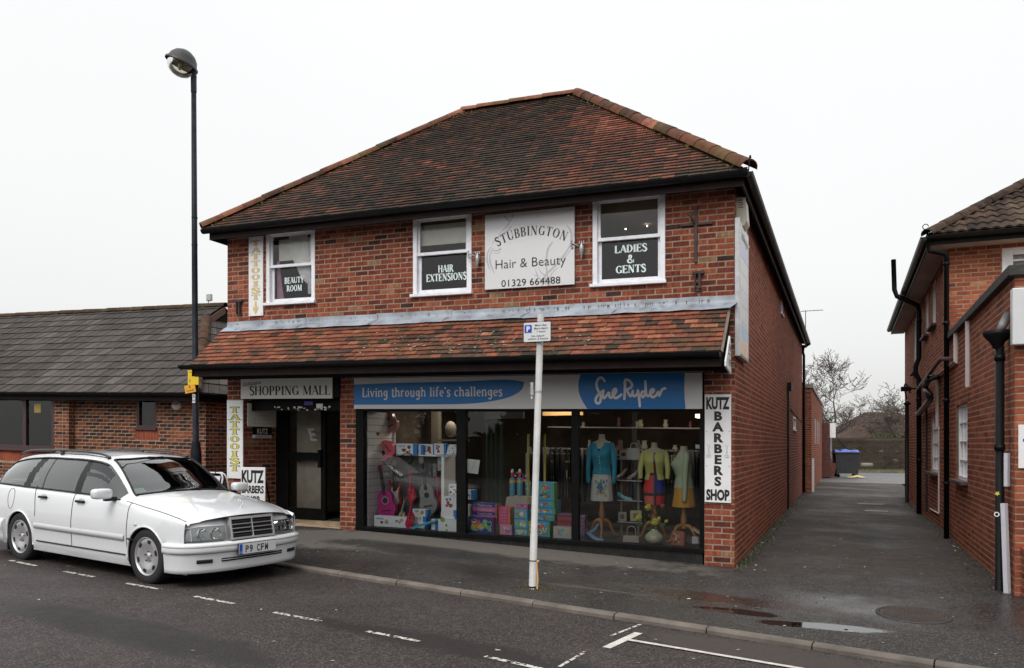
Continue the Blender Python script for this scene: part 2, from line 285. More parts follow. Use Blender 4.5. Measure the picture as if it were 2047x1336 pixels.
def stext(s, h, parent, mat, loc, tk=.085, tn=.03, ser=.1, sw=.022, fit=None, sxx=1, k=0, name='lettering', arc=None, slant=0, align='C', sp=.04, mat2=None, rise=0):
    """serif lettering from pen strokes: thick and thin strokes with bar serifs"""
    w = sum((GL[c][0]+sp) for c in s) - sp
    if fit: sxx = fit/(w*h)
    mb = MB(); x0 = -w/2 if align == 'C' else 0; z_ = [0]
    def seg(pts, ws):
        P = [Vector((p[0], p[1], 0)) for p in pts]; L = []; Q = []
        for i in range(len(P)):
            d = (P[min(i+1, len(P)-1)]-P[max(i-1, 0)]); d = d.normalized() if d.length else Vector((1, 0, 0)); nn = Vector((-d.y, d.x, 0))
            L.append(P[i]+nn*ws[i]); Q.append(P[i]-nn*ws[i])
        z_[0] += 1; dz = -.00012*z_[0]
        vs = [(a.x, dz, a.y) for a in L]+[(a.x, dz, a.y) for a in Q]; n = len(L)
        mb.add(vs, [(i, i+1, n+i+1, n+i) for i in range(n-1)])
    for c in s:
        wd, st, se = GL[c]; z_[0] = 0; i0 = len(mb.v)
        for q in st:
            if q[0] == 'a':
                _, cx, cy, rx, ry, a0, a1 = q; n = 18
                A = [radians(a0+(a1-a0)*i/n) for i in range(n+1)]
                seg([(cx+(rx-tk*.3)*cos(a), cy+(ry-tn*.6)*sin(a)) for a in A], [tn+(tk-tn)*abs(cos(a))**1.3 for a in A])
            elif q[0] == 's':
                P = smooth([(a, b, 0) for a, b in q[1]], 4); n = len(P)
                seg([(p.x, p.y) for p in P], [tn+(tk-tn)*sin(pi*i/(n-1))**.8 for i in range(n)])
            elif q[0] == 'd': seg([(q[1]-tk, q[2]), (q[1]+tk, q[2])], [tk, tk])
            else:
                t = tk if q[4] else tn; seg([(q[0], q[1]), (q[2], q[3])], [t, t])
        for q in se:
            if len(q) == 3: seg([(q[0], q[1]-ser), (q[0], q[1]+ser*.8)], [sw, sw])
            else:
                y = q[1]+(sw if q[1] < .05 else -sw); seg([(q[0]-ser-tk*.6, y), (q[0]+ser+tk*.6, y)], [sw, sw])
        for i in range(i0, len(mb.v)):
            x, y, z = mb.v[i]; X = (x0+x+slant*z)*h*sxx; Z = z*h
            if arc:
                a = (x0+wd/2)*h*sxx/arc; lx = (x-wd/2)*h*sxx
                r = arc+Z; X, Z = r*sin(a)+lx*cos(a), r*cos(a)-lx*sin(a)-arc
            mb.v[i] = (X, y, Z-k*X+rise*X)
        x0 += wd+sp
    return mb.build(name, mat, parent, loc=loc)
def ribbon(mb, pts, ws, y=0, dz=0, n=6, k=0):
    P = smooth([(a, b, 0) for a, b in pts], n); m = len(P); L = []; Q = []
    for i in range(m):
        d = P[min(i+1, m-1)]-P[max(i-1, 0)]; d = d.normalized() if d.length else Vector((1, 0, 0)); nn = Vector((-d.y, d.x, 0))
        t = i/(m-1)*(len(ws)-1); j = min(int(t), len(ws)-2); w = ws[j]+(ws[j+1]-ws[j])*(t-j)
        L.append(P[i]+nn*w); Q.append(P[i]-nn*w)
    mb.add([(a.x, y, a.y) for a in L]+[(a.x, y, a.y) for a in Q], [(i, i+1, m+i+1, m+i) for i in range(m-1)])
# ---------------------------------------------------------------- frames of the place
C0 = Vector((2.806, 10.2, 0)); AU = atan2(-.3809, .9246); UU = Vector((.9246, -.3809, 0)); WW = Vector((.3809, .9246, 0)); KB = .0172; KL = .0276
def B(u, w=0, z=0, k=KB): p = C0+UU*u+WW*w; return Vector((p.x, p.y, z-k*u))
def at(x, y, w=0, k=KB):      # the (u, z) at which a sight line meets the plane w metres behind the shop front
    a = (x-1023.5)/1616; b = C0+WW*w; u = (a*b.y-b.x)/(.9246+a*.3809); Y = b.y-u*.3809
    return u, 1.546+Y*(890-y)/1616+k*u
K1 = Vector((3.38, 6.24, 0)); ET = Vector((-.8416, .5401, 0)); EN = Vector((.5401, .8416, 0))
def zk(t): return -.15+.02494*t
def zb(t): return -.01*(2.62-t) if t < 2.62 else (.046*(t-2.62) if t < 8.1 else .252+.02*(t-8.1))
def gz(p):      # ground height anywhere
    d = Vector((p[0], p[1], 0))-K1; t = d.dot(ET); n = d.dot(EN); c = Vector((p[0], p[1], 0))-C0; u = c.dot(UU); w = c.dot(WW)
    if n < 0: return zk(t)-.052+.006*min(-n, 8)
    if w > 0:
        tf = 2.622-.984*u; return zb(tf)
    nb = 3.02-.18*(t-2.62); f = min(1, n/max(nb, .3)); f = f*f*(3-2*f)*.5+f*.5
    return zk(t)+(zb(t)-zk(t))*f
def G(t, n, dz=0): p = K1+ET*t+EN*n; return Vector((p.x, p.y, gz(p)+dz))
def ground_at(x, y):   # where the sight line through (x, y) meets the ground
    a = (x-1023.5)/1616; b = (y-890)/1616; Y = 8.
    for _ in range(60): Y = Y+.6*((1.546-gz((a*Y, Y)))/b-Y)
    return Vector((a*Y, Y, gz((a*Y, Y))))
# ---------------------------------------------------------------- ground, road, pavement, kerb
def asphalt(name, c0, c1, wet, bumpy, puddles=(), patches=(), wets=(), moss=0, spec=.25):
    m, n, l, b = _base(name); MATS[name] = m
    g = n.new('ShaderNodeNewGeometry'); pos = g.outputs['Position']
    def noise(sc, det=6, ro=.6, v=pos):
        q = n.new('ShaderNodeTexNoise'); q.inputs['Scale'].default_value = sc; q.inputs['Detail'].default_value = det; q.inputs['Roughness'].default_value = ro; l.new(v, q.inputs['Vector']); return q.outputs[0]
    def mrange(v, a, b_, c, d):
        q = n.new('ShaderNodeMapRange'); q.inputs['From Min'].default_value = a; q.inputs['From Max'].default_value = b_; q.inputs['To Min'].default_value = c; q.inputs['To Max'].default_value = d; l.new(v, q.inputs[0]); return q.outputs[0]
    def mix(f, a, b_):
        q = n.new('ShaderNodeMix'); q.data_type = 'RGBA'; l.new(f, q.inputs['Factor'])
        for s_, v in (('A', a), ('B', b_)):
            if isinstance(v, tuple): q.inputs[s_].default_value = (*v, 1)
            else: l.new(v, q.inputs[s_])
        return q.outputs['Result']
    def mth(op, a, b_):
        q = n.new('ShaderNodeMath'); q.operation = op
        for i, v in enumerate((a, b_)):
            if isinstance(v, (int, float)): q.inputs[i].default_value = v
            else: l.new(v, q.inputs[i])
        return q.outputs[0]
    big = noise(.45, 8, .62); med = noise(2.2, 8, .7); fine = noise(120, 3, .7); st = noise(45, 2, .5)
    col = mix(mrange(big, .35, .65, 0, 1), c0, c1)
    col = mix(mrange(med, .3, .7, 0, .45), col, tuple(x*.62 for x in c0))
    vo = n.new('ShaderNodeTexVoronoi'); vo.inputs['Scale'].default_value = 48; l.new(pos, vo.inputs['Vector'])
    col = mix(mrange(vo.outputs['Distance'], 0, .42, .75, 0), col, (.17, .15, .14))
    vc = n.new('ShaderNodeSeparateColor'); l.new(vo.outputs['Color'], vc.inputs[0]); sc_ = n.new('ShaderNodeVectorMath'); sc_.operation = 'SCALE'; l.new(col, sc_.inputs[0]); l.new(mrange(vc.outputs[0], 0, 1, .66, 1.36), sc_.inputs['Scale']); col = sc_.outputs[0]
    rough = mrange(big, .36, .62, wet[0], wet[1]); rough = mth('ADD', rough, mrange(med, .3, .7, -.08, .08)); rough = mth('ADD', rough, mrange(fine, .3, .7, -.05, .05)); pudf = None
    for (px, py, ang, ra, rb, colr) in patches:   # stains and repairs with a shape of their own
        mp = n.new('ShaderNodeMapping'); mp.vector_type = 'TEXTURE'; mp.inputs['Location'].default_value = (px, py, 0); mp.inputs['Rotation'].default_value = (0, 0, ang); mp.inputs['Scale'].default_value = (ra, rb, 5); l.new(pos, mp.inputs[0])
        ln = n.new('ShaderNodeVectorMath'); ln.operation = 'LENGTH'; l.new(mp.outputs[0], ln.inputs[0])
        d = mth('ADD', ln.outputs['Value'], mrange(med, .3, .7, -.35, .35)); pf = mrange(d, .7, 1.05, .85, 0); col = mix(pf, col, colr); rough = mth('ADD', rough, mth('MULTIPLY', pf, .3 if colr[0] > .05 else -.05))
    for (px, py, ang, ra, rb, am) in wets:   # thin films of water
        mp = n.new('ShaderNodeMapping'); mp.vector_type = 'TEXTURE'; mp.inputs['Location'].default_value = (px, py, 0); mp.inputs['Rotation'].default_value = (0, 0, ang); mp.inputs['Scale'].default_value = (ra, rb, 5); l.new(pos, mp.inputs[0])
        ln = n.new('ShaderNodeVectorMath'); ln.operation = 'LENGTH'; l.new(mp.outputs[0], ln.inputs[0])
        d = mth('ADD', ln.outputs['Value'], mrange(big, .3, .7, -.35, .35)); wm_ = mrange(d, .3, 1.1, 1, 0); rough = mth('SUBTRACT', rough, mth('MULTIPLY', wm_, am)); wf = mth('MULTIPLY', wm_, .5); pudf = wf if pudf is None else mth('MAXIMUM', pudf, wf)
    bs = mth('ADD', mth('MULTIPLY', fine, .5), mth('MULTIPLY', vo.outputs['Distance'], .8))
    for (px, py, ang, ra, rb) in puddles:
        mp = n.new('ShaderNodeMapping'); mp.vector_type = 'TEXTURE'; mp.inputs['Location'].default_value = (px, py, 0); mp.inputs['Rotation'].default_value = (0, 0, ang); mp.inputs['Scale'].default_value = (ra, rb, 5); l.new(pos, mp.inputs[0])
        ln = n.new('ShaderNodeVectorMath'); ln.operation = 'LENGTH'; l.new(mp.outputs[0], ln.inputs[0])
        d = mth('ADD', ln.outputs['Value'], mrange(med, .3, .7, -.22, .22)); f = mrange(d, .78, .98, 1, 0); f2 = mrange(d, .9, 1.9, 1, 0); pudf = f if pudf is None else mth('MAXIMUM', pudf, f)
        rough = mth('SUBTRACT', rough, mth('MULTIPLY', f2, .12)); q = mth('MULTIPLY', rough, mth('SUBTRACT', 1, f)); rough = q
        bs = mth('MULTIPLY', bs, mth('SUBTRACT', 1, mth('MULTIPLY', f, .995))); col = mix(f, col, tuple(x*.45 for x in c0))
    rough = mth('MAXIMUM', rough, .02)
    l.new(col, b.inputs['Base Color']); l.new(rough, b.inputs['Roughness']); sp = mth('ADD', spec, mth('MULTIPLY', pudf, .75)) if pudf is not None else None
    if sp is not None: l.new(sp, b.inputs['Specular IOR Level'])
    else: b.inputs['Specular IOR Level'].default_value = spec
    bu = n.new('ShaderNodeBump'); bu.inputs['Strength'].default_value = bumpy; bu.inputs['Distance'].default_value = .006; l.new(bs, bu.inputs['Height']); l.new(bu.outputs[0], b.inputs['Normal'])
    return m
pud = ground_at(1640, 1252); st1 = ground_at(1470, 1200); st2 = ground_at(1420, 1170); al1 = ground_at(1750, 1075)
paveM = asphalt('pavement_asphalt', (.022, .021, .020), (.042, .038, .035), (.30, .78), .6, puddles=[(pud.x, pud.y, -.32, .62, .14), (ground_at(1470, 1222).x, ground_at(1470, 1222).y, -.5, .5, .12)],
    wets=[(ground_at(1700, 1215).x, ground_at(1700, 1215).y, -.35, 1.7, .75, .30), (ground_at(1350, 1190).x, ground_at(1350, 1190).y, -.45, 1.2, .35, .16)],
    patches=[(ground_at(1010, 1098).x, ground_at(1010, 1098).y, -.42, 3.1, .50, (.125, .112, .10)), (ground_at(620, 1075).x, ground_at(620, 1075).y, -.42, 1.8, .55, (.115, .103, .092)), (ground_at(1130, 1170).x, ground_at(1130, 1170).y, -.5, .9, .07, (.075, .055, .045)), (st1.x, st1.y, -.5, 1.1, .22, (.024, .012, .009)), (ground_at(850, 1100).x, ground_at(850, 1100).y, -.45, 1.6, .3, (.024, .023, .022)), (ground_at(1000, 1145).x, ground_at(1000, 1145).y, -.5, 1.2, .3, (.022, .021, .02)), (ground_at(1630, 1130).x, ground_at(1630, 1130).y, .3, 1.4, .5, (.045, .034, .024))])
roadM = asphalt('road_asphalt', (.033, .027, .026), (.050, .041, .039), (.45, .80), .9, patches=[(ground_at(250, 1260).x, ground_at(250, 1260).y, -.55, 2.2, .35, (.022, .019, .019)), (ground_at(900, 1290).x, ground_at(900, 1290).y, -.55, 1.6, .25, (.024, .020, .020)), (ground_at(1500, 1300).x, ground_at(1500, 1300).y, -.55, 1.2, .3, (.058, .048, .044))], spec=.22)
alleyM = asphalt('alley_asphalt', (.034, .028, .024), (.052, .044, .038), (.45, .85), .8, spec=.22, patches=[(al1.x, al1.y, -.35, .45, 1.6, (.028, .027, .027)), (ground_at(1690, 1010).x, ground_at(1690, 1010).y, .4, 1.2, 1.0, (.03, .028, .026))])
parkM = asphalt('car_park_asphalt', (.13, .13, .13), (.17, .17, .17), (.45, .6), .3)
kerbM = pm('kerb_concrete', (.125, .105, .088), .8, var=.35, scale=3, bump=.4, bs=60, dirt=.5, dcol=(.06, .055, .05))
def sheet(name, mat, ts, ns, dz=0, kind='structure'):
    mb = MB(); mb.grid([[G(t, n, dz) for n in ns] for t in ts]); return mb.build(name, mat, kind=kind)
fr = lambda a, b, n: [a+(b-a)*i/n for i in range(n+1)]
mb = MB(); mb.quad((-400, -400, -.9), (400, -400, -.9), (400, 600, -.9), (-400, 600, -.9)); mb.build('ground', pm('winter_grass', (.05, .055, .03), .95, var=.3, scale=.6), kind='structure')
sheet('road', roadM, fr(-25, 34, 118), [-22, -16, -11, -9]+fr(-8, -.002, 16))
# pavement in front, then the alley sheet behind the building line
mb = MB(); ts = fr(-22, 26, 160); mb.grid([[G(t, n) for n in fr(.13, 1, 16)] for t in ts], sm=True)
for i in range(len(ts)):
    nb = 3.02-.18*(ts[i]-2.62)
mb.v = []; mb.f = []; mb.m = []; mb.t = []; mb.s = []
def nfac(t):    # distance from the kerb to the building line along EN
    p = K1+ET*t; q = (C0-p).dot(WW); return q/EN.dot(WW)
mb.grid([[G(t, .085+(nfac(t)-.085)*f) for f in fr(0, 1, 14)] for t in ts]); mb.build('pavement', paveM, kind='structure')
mb = MB(); mb.grid([[B(u, w, 0, 0)+Vector((0, 0, gz(B(u, w+.01, 0, 0))-.0)) for u in fr(0, 3.4, 8)] for w in [0, .5, 1, 2, 4, 7, 10, 14, 18, 22, 26]]); mb.build('alley', alleyM, kind='structure')
mb = MB(); mb.grid([[B(u, w, 0, 0)+Vector((0, 0, -.035)) for u in (-14, 0, 4, 30)] for w in (26, 40, 62)]); mb.build('car_park', parkM, kind='structure')
mb = MB(); mb.grid([[B(u, w, 0, 0)+Vector((0, 0, gz(B(u, w+.01, 0, 0))-.002)) for u in fr(-30, -8.09, 22)] for w in (0, 2.45, 6)]); mb.build('forecourt', paveM, kind='structure')
kerb = thing('kerb', None, None, (0, 0, 0), kind='structure')
t = -20.; i = 0
while t < 26:
    mb = MB(); L_ = .914; g = .006; j = rnd.uniform(-.004, .004)
    for a, b in ((t+g, t+L_-g),):
        rows = []
        for tt in (a, b):
            p = lambda n, z: tuple(K1+ET*tt+EN*(n+j)+Vector((0, 0, zk(tt)+z)))
            rows.append([p(-.008, -.2), p(-.006, -.02), p(.006, -.004), p(.016, 0), p(.083, .003), p(.085, -.1)])
        mb.grid(rows, sm=False, t=rnd.random()); n0 = len(mb.v)-12; mb.f += [[n0+q for q in range(6)], [n0+6+q for q in range(6)]]; mb.m += [0, 0]; mb.t += [.5, .5]; mb.s += [False, False]
    mb.build('kerb_stone', kerbM, kerb); t += L_
# painted bay markings, worn
paintM = pm('worn_road_paint', (.50, .48, .44), .7, var=.15, scale=20)
n_ = paintM.node_tree.nodes; l_ = paintM.node_tree.links; bs_ = n_['Principled BSDF']; g_ = n_.new('ShaderNodeNewGeometry'); q_ = n_.new('ShaderNodeTexNoise'); q_.inputs['Scale'].default_value = 22; q_.inputs['Detail'].default_value = 8; l_.new(g_.outputs['Position'], q_.inputs['Vector'])
w_ = n_.new('ShaderNodeMapRange'); w_.inputs['From Min'].default_value = .43; w_.inputs['From Max'].default_value = .50; l_.new(q_.outputs[0], w_.inputs[0]); l_.new(w_.outputs[0], bs_.inputs['Alpha'])
paint2 = pm('fresh_road_paint', (.52, .50, .46), .7, var=.2, scale=12, dirt=.35, dcol=(.12, .11, .1))
def stripe(p, q, w, ends=None, name='road_marking', dz=.005, mat=None):
    a, b = ground_at(*p), ground_at(*q); d = (b-a); d.z = 0; L = d.length; d.normalize(); nn = Vector((-d.y, d.x, 0)); k = max(2, int(L/.3)); mb = MB()
    def pt(s_, o): r = a+d*s_+nn*o; return (r.x, r.y, gz(r)+dz)
    mb.grid([[pt(L*i/k, -w/2), pt(L*i/k, w/2)] for i in range(k+1)]); return mb.build(name, mat or paintM, kind='structure')
for p, q in (((20, 1121), (72, 1132)), ((129, 1143), (187, 1154)), ((253, 1167), (321, 1179)), ((389, 1193), (467, 1208)), ((548, 1225), (641, 1243)), ((734, 1263), (838, 1283))): stripe(p, q, .055)
for p, q in (((970, 1313), (1090, 1340)),): stripe(p, q, .055)
stripe((1212, 1296), (1277, 1266), .075, mat=paint2); stripe((1258, 1281), (1640, 1345), .055, dz=.009, mat=paint2); stripe((1222, 1272), (1280, 1249), .03); stripe((1118, 1334), (1170, 1304), .03); stripe((1640, 1345), (1900, 1388), .075)
# ---------------------------------------------------------------- counted pieces (bricks, tiles)
def cam_area(p, area, nrm=None):
    if p.y < .5: return 0
    x = 1023.5+1616*p.x/p.y; y = 890-1616*(p.z-1.546)/p.y
    if not (-10 < x < 2057 and -10 < y < 1346): return 0
    a = area/p.y**2
    if nrm is not None:
        d = (Vector((0, 0, 1.546))-p).normalized().dot(nrm); a *= max(0, d)
    return a
class Pieces:
    def __init__(s): s.L = []
    def add(s, key, vs, fs, loc, rot, tone, nrm, area):
        tone = min(1, max(0, tone)); s.L.append(((key, round(tone*11)), vs, fs, Vector(loc), rot, tone, nrm, area))
    def finish(s, name, mat, parent, MW, n=300, k=0, vis=None):
        sc = []
        for i, q in enumerate(s.L):
            l = q[3].copy(); l.z -= k*l.x; c = 0 if (vis and not vis(q[3], q[6])) else cam_area(MW @ l, q[7], (MW.to_3x3() @ q[6]))
            sc.append((c, i))
        sc.sort(reverse=True); top = set(i for c, i in sc[:n] if c > 0); cache = {}; mb = MB()
        for i, (key, vs, fs, loc, rot, tone, nrm, area) in enumerate(s.L):
            l = loc.copy(); l.z -= k*l.x
            if i in top:
                if key not in cache:
                    b = MB(); b.add(vs, fs, 0, round(tone*11)/11); cache[key] = b.mesh(name, mat)
                inst(name, cache[key], parent, l, rot.to_euler() if rot else None)
            else:
                mb.add([(rot @ Vector(v) if rot else Vector(v))+l for v in vs], fs, 0, tone)
        if mb.f: mb.build(name, mat, parent, kind='stuff')
BF = [(0, 1, 2, 3), (0, 4, 5, 1), (1, 5, 6, 2), (2, 6, 7, 3), (3, 7, 4, 0)]
def brick_verts(fn, L, h, o, ch=.004):
    a = [(ch, o, ch), (L-ch, o, ch), (L-ch, o, h-ch), (ch, o, h-ch), (0, -.012, 0), (L, -.012, 0), (L, -.012, h), (0, -.012, h)]
    return [fn(*q) for q in a]
PL = {'front': (lambda a, o, z: (a, -o, z), Vector((0, -1, 0))), 'right': (lambda a, o, z: (o, a, z), Vector((1, 0, 0))), 'left': (lambda a, o, z: (-o, a, z), Vector((-1, 0, 0))), 'back': (lambda a, o, z: (a, o, z), Vector((0, 1, 0)))}
def panel(mb, fn, off, a0, a1, z0, z1, ops, m=0, rev=.12):
    A = sorted(set([a0, a1]+[q for o in ops for q in o[:2] if a0 < q < a1])); Z = sorted(set([z0, z1]+[q for o in ops for q in o[2:4] if z0 < q < z1]))
    P = lambda a, o, z: tuple(Vector(fn(a, o, z))+off)
    for i in range(len(A)-1):
        for j in range(len(Z)-1):
            ca, cz = (A[i]+A[i+1])/2, (Z[j]+Z[j+1])/2
            if any(o[0] < ca < o[1] and o[2] < cz < o[3] for o in ops): continue
            mb.quad(P(A[i], 0, Z[j]), P(A[i+1], 0, Z[j]), P(A[i+1], 0, Z[j+1]), P(A[i], 0, Z[j+1]), m)
    for o in ops:
        x0, x1, y0, y1 = max(o[0], a0), min(o[1], a1), max(o[2], z0), min(o[3], z1)
        for (p, q) in (((x0, y0), (x1, y0)), ((x1, y0), (x1, y1)), ((x1, y1), (x0, y1)), ((x0, y1), (x0, y0))):
            mb.quad(P(p[0], 0, p[1]), P(q[0], 0, q[1]), P(q[0], -rev, q[1]), P(p[0], -rev, p[1]), m)
def bricks(pc, pl, off, a0, a1, z0, z1, ops=(), zref=0, L=.225, H=.075, j=.0118, base=None, tone=lambda a, z: rnd.random(), flem=False, ph=0):
    fn, nrm = PL[pl]; r0 = int(math.floor((z0-zref)/H)); 
    for r in range(r0, int((z1-zref)/H)+1):
        zb_ = zref+r*H; zt = zb_+H-j
        lo = max(zb_, z0); hi = min(zt, z1)
        if hi-lo < .012: continue
        zc = (lo+hi)/2; blocked = sorted([(o[0], o[1]) for o in ops if o[2]-.02 < zc < o[3]+.01])
        free = []; x = a0
        for b in blocked:
            if b[0] > x: free.append((x, min(b[0], a1)))
            x = max(x, b[1])
        if x < a1: free.append((x, a1))
        x = a0-L+(L*.5 if r % 2 else 0)+ph
        k = r
        while x < a1:
            LL = L*.5 if (flem and (k % 2)) else L
            k += 1
            for f0, f1 in free:
                p, q = max(x, f0), min(x+LL-j, f1)
                if q-p > .03:
                    if base and base(p) > zc: continue
                    o = rnd.uniform(.003, .0075); w = round(q-p, 2) if abs(q-p-(LL-j)) > .002 else LL-j
                    oo = (.003 if o < .005 else .0045) if pl in ('front', 'back') else (.0015 if o < .005 else .0022)
                    vs = brick_verts(fn, w, hi-lo, oo); pc.add((pl, round(w, 3), round(hi-lo, 3), oo), vs, BF, Vector(fn(p, 0, lo))+off, None, tone(p, zc), nrm, w*(hi-lo))
            x += LL
def tiles(pc, key, O, eu, ev, L, lft, rgt, gauge=.1, tw=.165, th=.019, tone=None, sag=.004, v0=-.03):
    """clay tiles laid in rows up a slope; O origin on the eaves, eu along it, ev up the slope"""
    en = eu.cross(ev).normalized(); rows = int(round((L-v0)/gauge))
    for r in range(rows):
        v = v0+r*gauge; vm = v+gauge*.5; a, b = lft(vm), rgt(vm)
        x = a-(tw*.5 if r % 2 else 0)-rnd.uniform(0, .01); n = 0
        while x < b:
            p, q = max(x, a), min(x+tw-.003, b)
            if q-p > .025:
                w = round((q-p)*100)/100 if abs(q-p-(tw-.003)) > .002 else tw-.003
                t0 = th+.010; d = min(gauge*1.12, L-v+.02)
                vs = [(0, 0, t0-th), (w, 0, t0-th), (w, 0, t0), (0, 0, t0), (w, d, .008), (0, d, .008), (0, d, .0), (w, d, .0)]
                fs = [(0, 1, 2, 3), (3, 2, 4, 5), (0, 3, 5, 6), (1, 7, 4, 2)]
                h = rnd.uniform(-sag, sag)*.6
                loc = O+eu*p+ev*(v+rnd.choice((0, 0, .003, -.004)))+en*(.002+abs(h))
                M3 = Matrix((eu, ev, en)).transposed() @ Matrix.Rotation(rnd.uniform(-.012, .012), 3, 'Y') @ Matrix.Rotation(rnd.uniform(-.012, .012), 3, 'Z')
                pc.add((key, round(w, 3), round(d, 2)), vs, fs, loc, M3, tone(p, v) if tone else rnd.random(), en, w*gauge)
            x += tw; n += 1
def ridge_run(parent, a, b, step, r, mat, n0=Vector((0, 0, 1)), k=0, name='ridge_tile', seg=7, tone=lambda i: rnd.random(), over=.04):
    a = Vector(a); b = Vector(b); a.z -= k*a.x; b.z -= k*b.x
    d = b-a; N = max(1, round(d.length/step)); st = d.length/N; d.normalize(); s_ = d.cross(Vector((0, 0, 1))).normalized(); up = s_.cross(d)
    for i in range(N):
        mb = MB(); rows = []
        for (t, rr) in ((0, r), (st+over, r*.93)):
            c = a+d*(i*st+t)-a-d*(i*st)
            rows.append([c+s_*rr*cos(pi*j/seg)+up*(rr*sin(pi*j/seg)*.9-.02) for j in range(seg+1)])
        inner = [[p*1+up*-.018 for p in rows[0]]]
        mb.grid(rows, sm=True, t=tone(i)); mb.grid([rows[0], inner[0]], sm=False, t=tone(i))
        o = mb.build(name, mat, parent); o.location = a+d*(i*st)+up*rnd.uniform(-.004, .006); o.rotation_euler = (0, 0, rnd.uniform(-.015, .015))
def gutter(mb, a, b, r=.056, n=8, cap=True):
    a = Vector(a); b = Vector(b); d = (b-a).normalized(); s_ = d.cross(Vector((0, 0, 1))).normalized()
    rows = [[p+s_*rr*cos(pi+pi*j/n)+Vector((0, 0, rr*sin(pi+pi*j/n))) for j in range(n+1)] for p in (a, b) for rr in (r,)]
    ri = [[p+s_*rr*cos(pi+pi*j/n)+Vector((0, 0, rr*sin(pi+pi*j/n))) for j in range(n+1)] for p in (a, b) for rr in (r-.005,)]
    mb.grid(rows); mb.grid(ri)
    for s2 in (-1, 1):
        q = s_*s2*r; mb.tube([a+q, b+q], .005, 5)
    for p in (a, b): mb.add([p+s_*r*cos(pi+pi*j/n)+Vector((0, 0, r*sin(pi+pi*j/n))) for j in range(n+1)], [list(range(n+1))])
def brackets(parent, a, b, step, r, mat, k=0, name='gutter_bracket'):
    a = Vector(a); b = Vector(b); N = int((b-a).length/step); d = (b-a).normalized(); s_ = d.cross(Vector((0, 0, 1))).normalized(); me = None
    for i in range(N):
        p = a+d*(step*(i+.4)+rnd.uniform(-.05, .05))
        if not me:
            mb = MB(); mb.grid([[d*x+s_*(r+.004)*cos(pi+pi*j/8)+Vector((0, 0, (r+.004)*sin(pi+pi*j/8))) for j in range(9)] for x in (-.014, .014)]); me = mb.mesh(name, mat)
        inst(name, me, parent, p)
# ---------------------------------------------------------------- the shop building
shop = thing('shop_building', 'two storey red brick shop with hipped clay tile roof, tiled canopy and black shop windows', 'shop building', C0, AU)
MWS = Matrix.Translation(C0) @ Matrix.Rotation(AU, 4, 'Z')
gl = lambda u, w=0: gz(B(u, w-.02, 0, 0))+KB*u        # ground height in the building's own measure
WIN = [(-7.296, -6.359, 3.665, 4.84), (-4.615, -3.660, 3.66, 4.845), (-1.856, -.875, 3.65, 4.85)]
OPN = [(w_[0], w_[1], w_[2], w_[3]) for w_ in WIN]+[(-7.755, -5.896, -1, 2.56), (-5.607, -.373, -1, 2.56)]
SOPS = [(.88, 1.32, 4.36, 4.72), (7.95, 8.45, 4.42, 4.70), (12.5, 13.6, 1.97, 2.32)]
wm = MB(); F_, R_ = PL['front'][0], PL['right'][0]; Z0 = Vector((0, 0, 0))
panel(wm, F_, Z0, -8.09, 0, -.3, 4.9, OPN); panel(wm, R_, Z0, 0, 17.4, -.3, 4.9, SOPS)
panel(wm, PL['left'][0], Vector((-8.09, 0, 0)), 0, 6.2, -.3, 4.9, []); panel(wm, PL['back'][0], Vector((0, 17.4, 0)), -6.3, 0, -.3, 4.9, []); panel(wm, PL['left'][0], Vector((-6.3, 0, 0)), 6.2, 17.4, -.3, 4.9, []); panel(wm, PL['back'][0], Vector((0, 6.2, 0)), -8.09, -6.3, -.3, 4.9, [])
wall = wm.build('wall', mortarM, shop, k=KB)
pc = Pieces()
def btone(a, z): 
    r = rnd.random(); return min(1, max(0, rnd.gauss(.5, .2))) if r > .07 else rnd.choice((.02, .97, 1., .9))
bricks(pc, 'front', Z0, -8.09, .0065, 2.56, 4.9, OPN, zref=-.02, tone=btone)
for a0, a1 in ((-8.09, -7.755), (-5.896, -5.607), (-.373, .0065)): bricks(pc, 'front', Z0, a0, a1, gl(a0)-.06, 2.56, (), zref=-.02, tone=btone, ph=a0*.0)
pc.finish('brick', brickM, wall, MWS, 300, KB)
pc = Pieces()
bricks(pc, 'right', Z0, 0, 17.4, -.06, 4.9, SOPS, zref=-.02, tone=lambda a, z: rnd.gauss(.5, .2)); 
bricks(pc, 'left', Vector((-8.09, 0, 0)), 0, 6.2, .1, 4.9, (), tone=btone)
side = MB(); side.quad((-.2, 17.39, 4.0), (-.19, 17.39, 4.0), (-.19, 17.39, 4.01), (-.2, 17.39, 4.01)); 
pc.finish('brick', brickSide, wall, MWS, 0, KB)
# lobby of the shopping mall entrance
lob = MB(); zl = gl(-6.8)-.0
zt = 2.56
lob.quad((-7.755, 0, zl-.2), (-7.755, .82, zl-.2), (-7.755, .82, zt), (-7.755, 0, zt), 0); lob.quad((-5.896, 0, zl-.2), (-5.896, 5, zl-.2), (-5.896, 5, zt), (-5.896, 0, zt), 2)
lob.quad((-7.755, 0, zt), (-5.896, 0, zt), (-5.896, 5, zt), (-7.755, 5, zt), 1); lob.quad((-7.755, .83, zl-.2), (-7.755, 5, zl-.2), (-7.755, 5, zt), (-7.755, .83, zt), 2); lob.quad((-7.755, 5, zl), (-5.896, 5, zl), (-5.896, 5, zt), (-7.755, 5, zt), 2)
lob.build('lobby', [mortarM, shade_dark, wallcream], shop, k=KB)
pl_ = Pieces(); bricks(pl_, 'right', Vector((-7.755, 0, 0)), 0.0, .80, zl-.1, 2.5, (), zref=-.02, tone=btone); pl_.finish('brick', brickM, wall, MWS, 0, KB)
ft = MB(); tl = .105
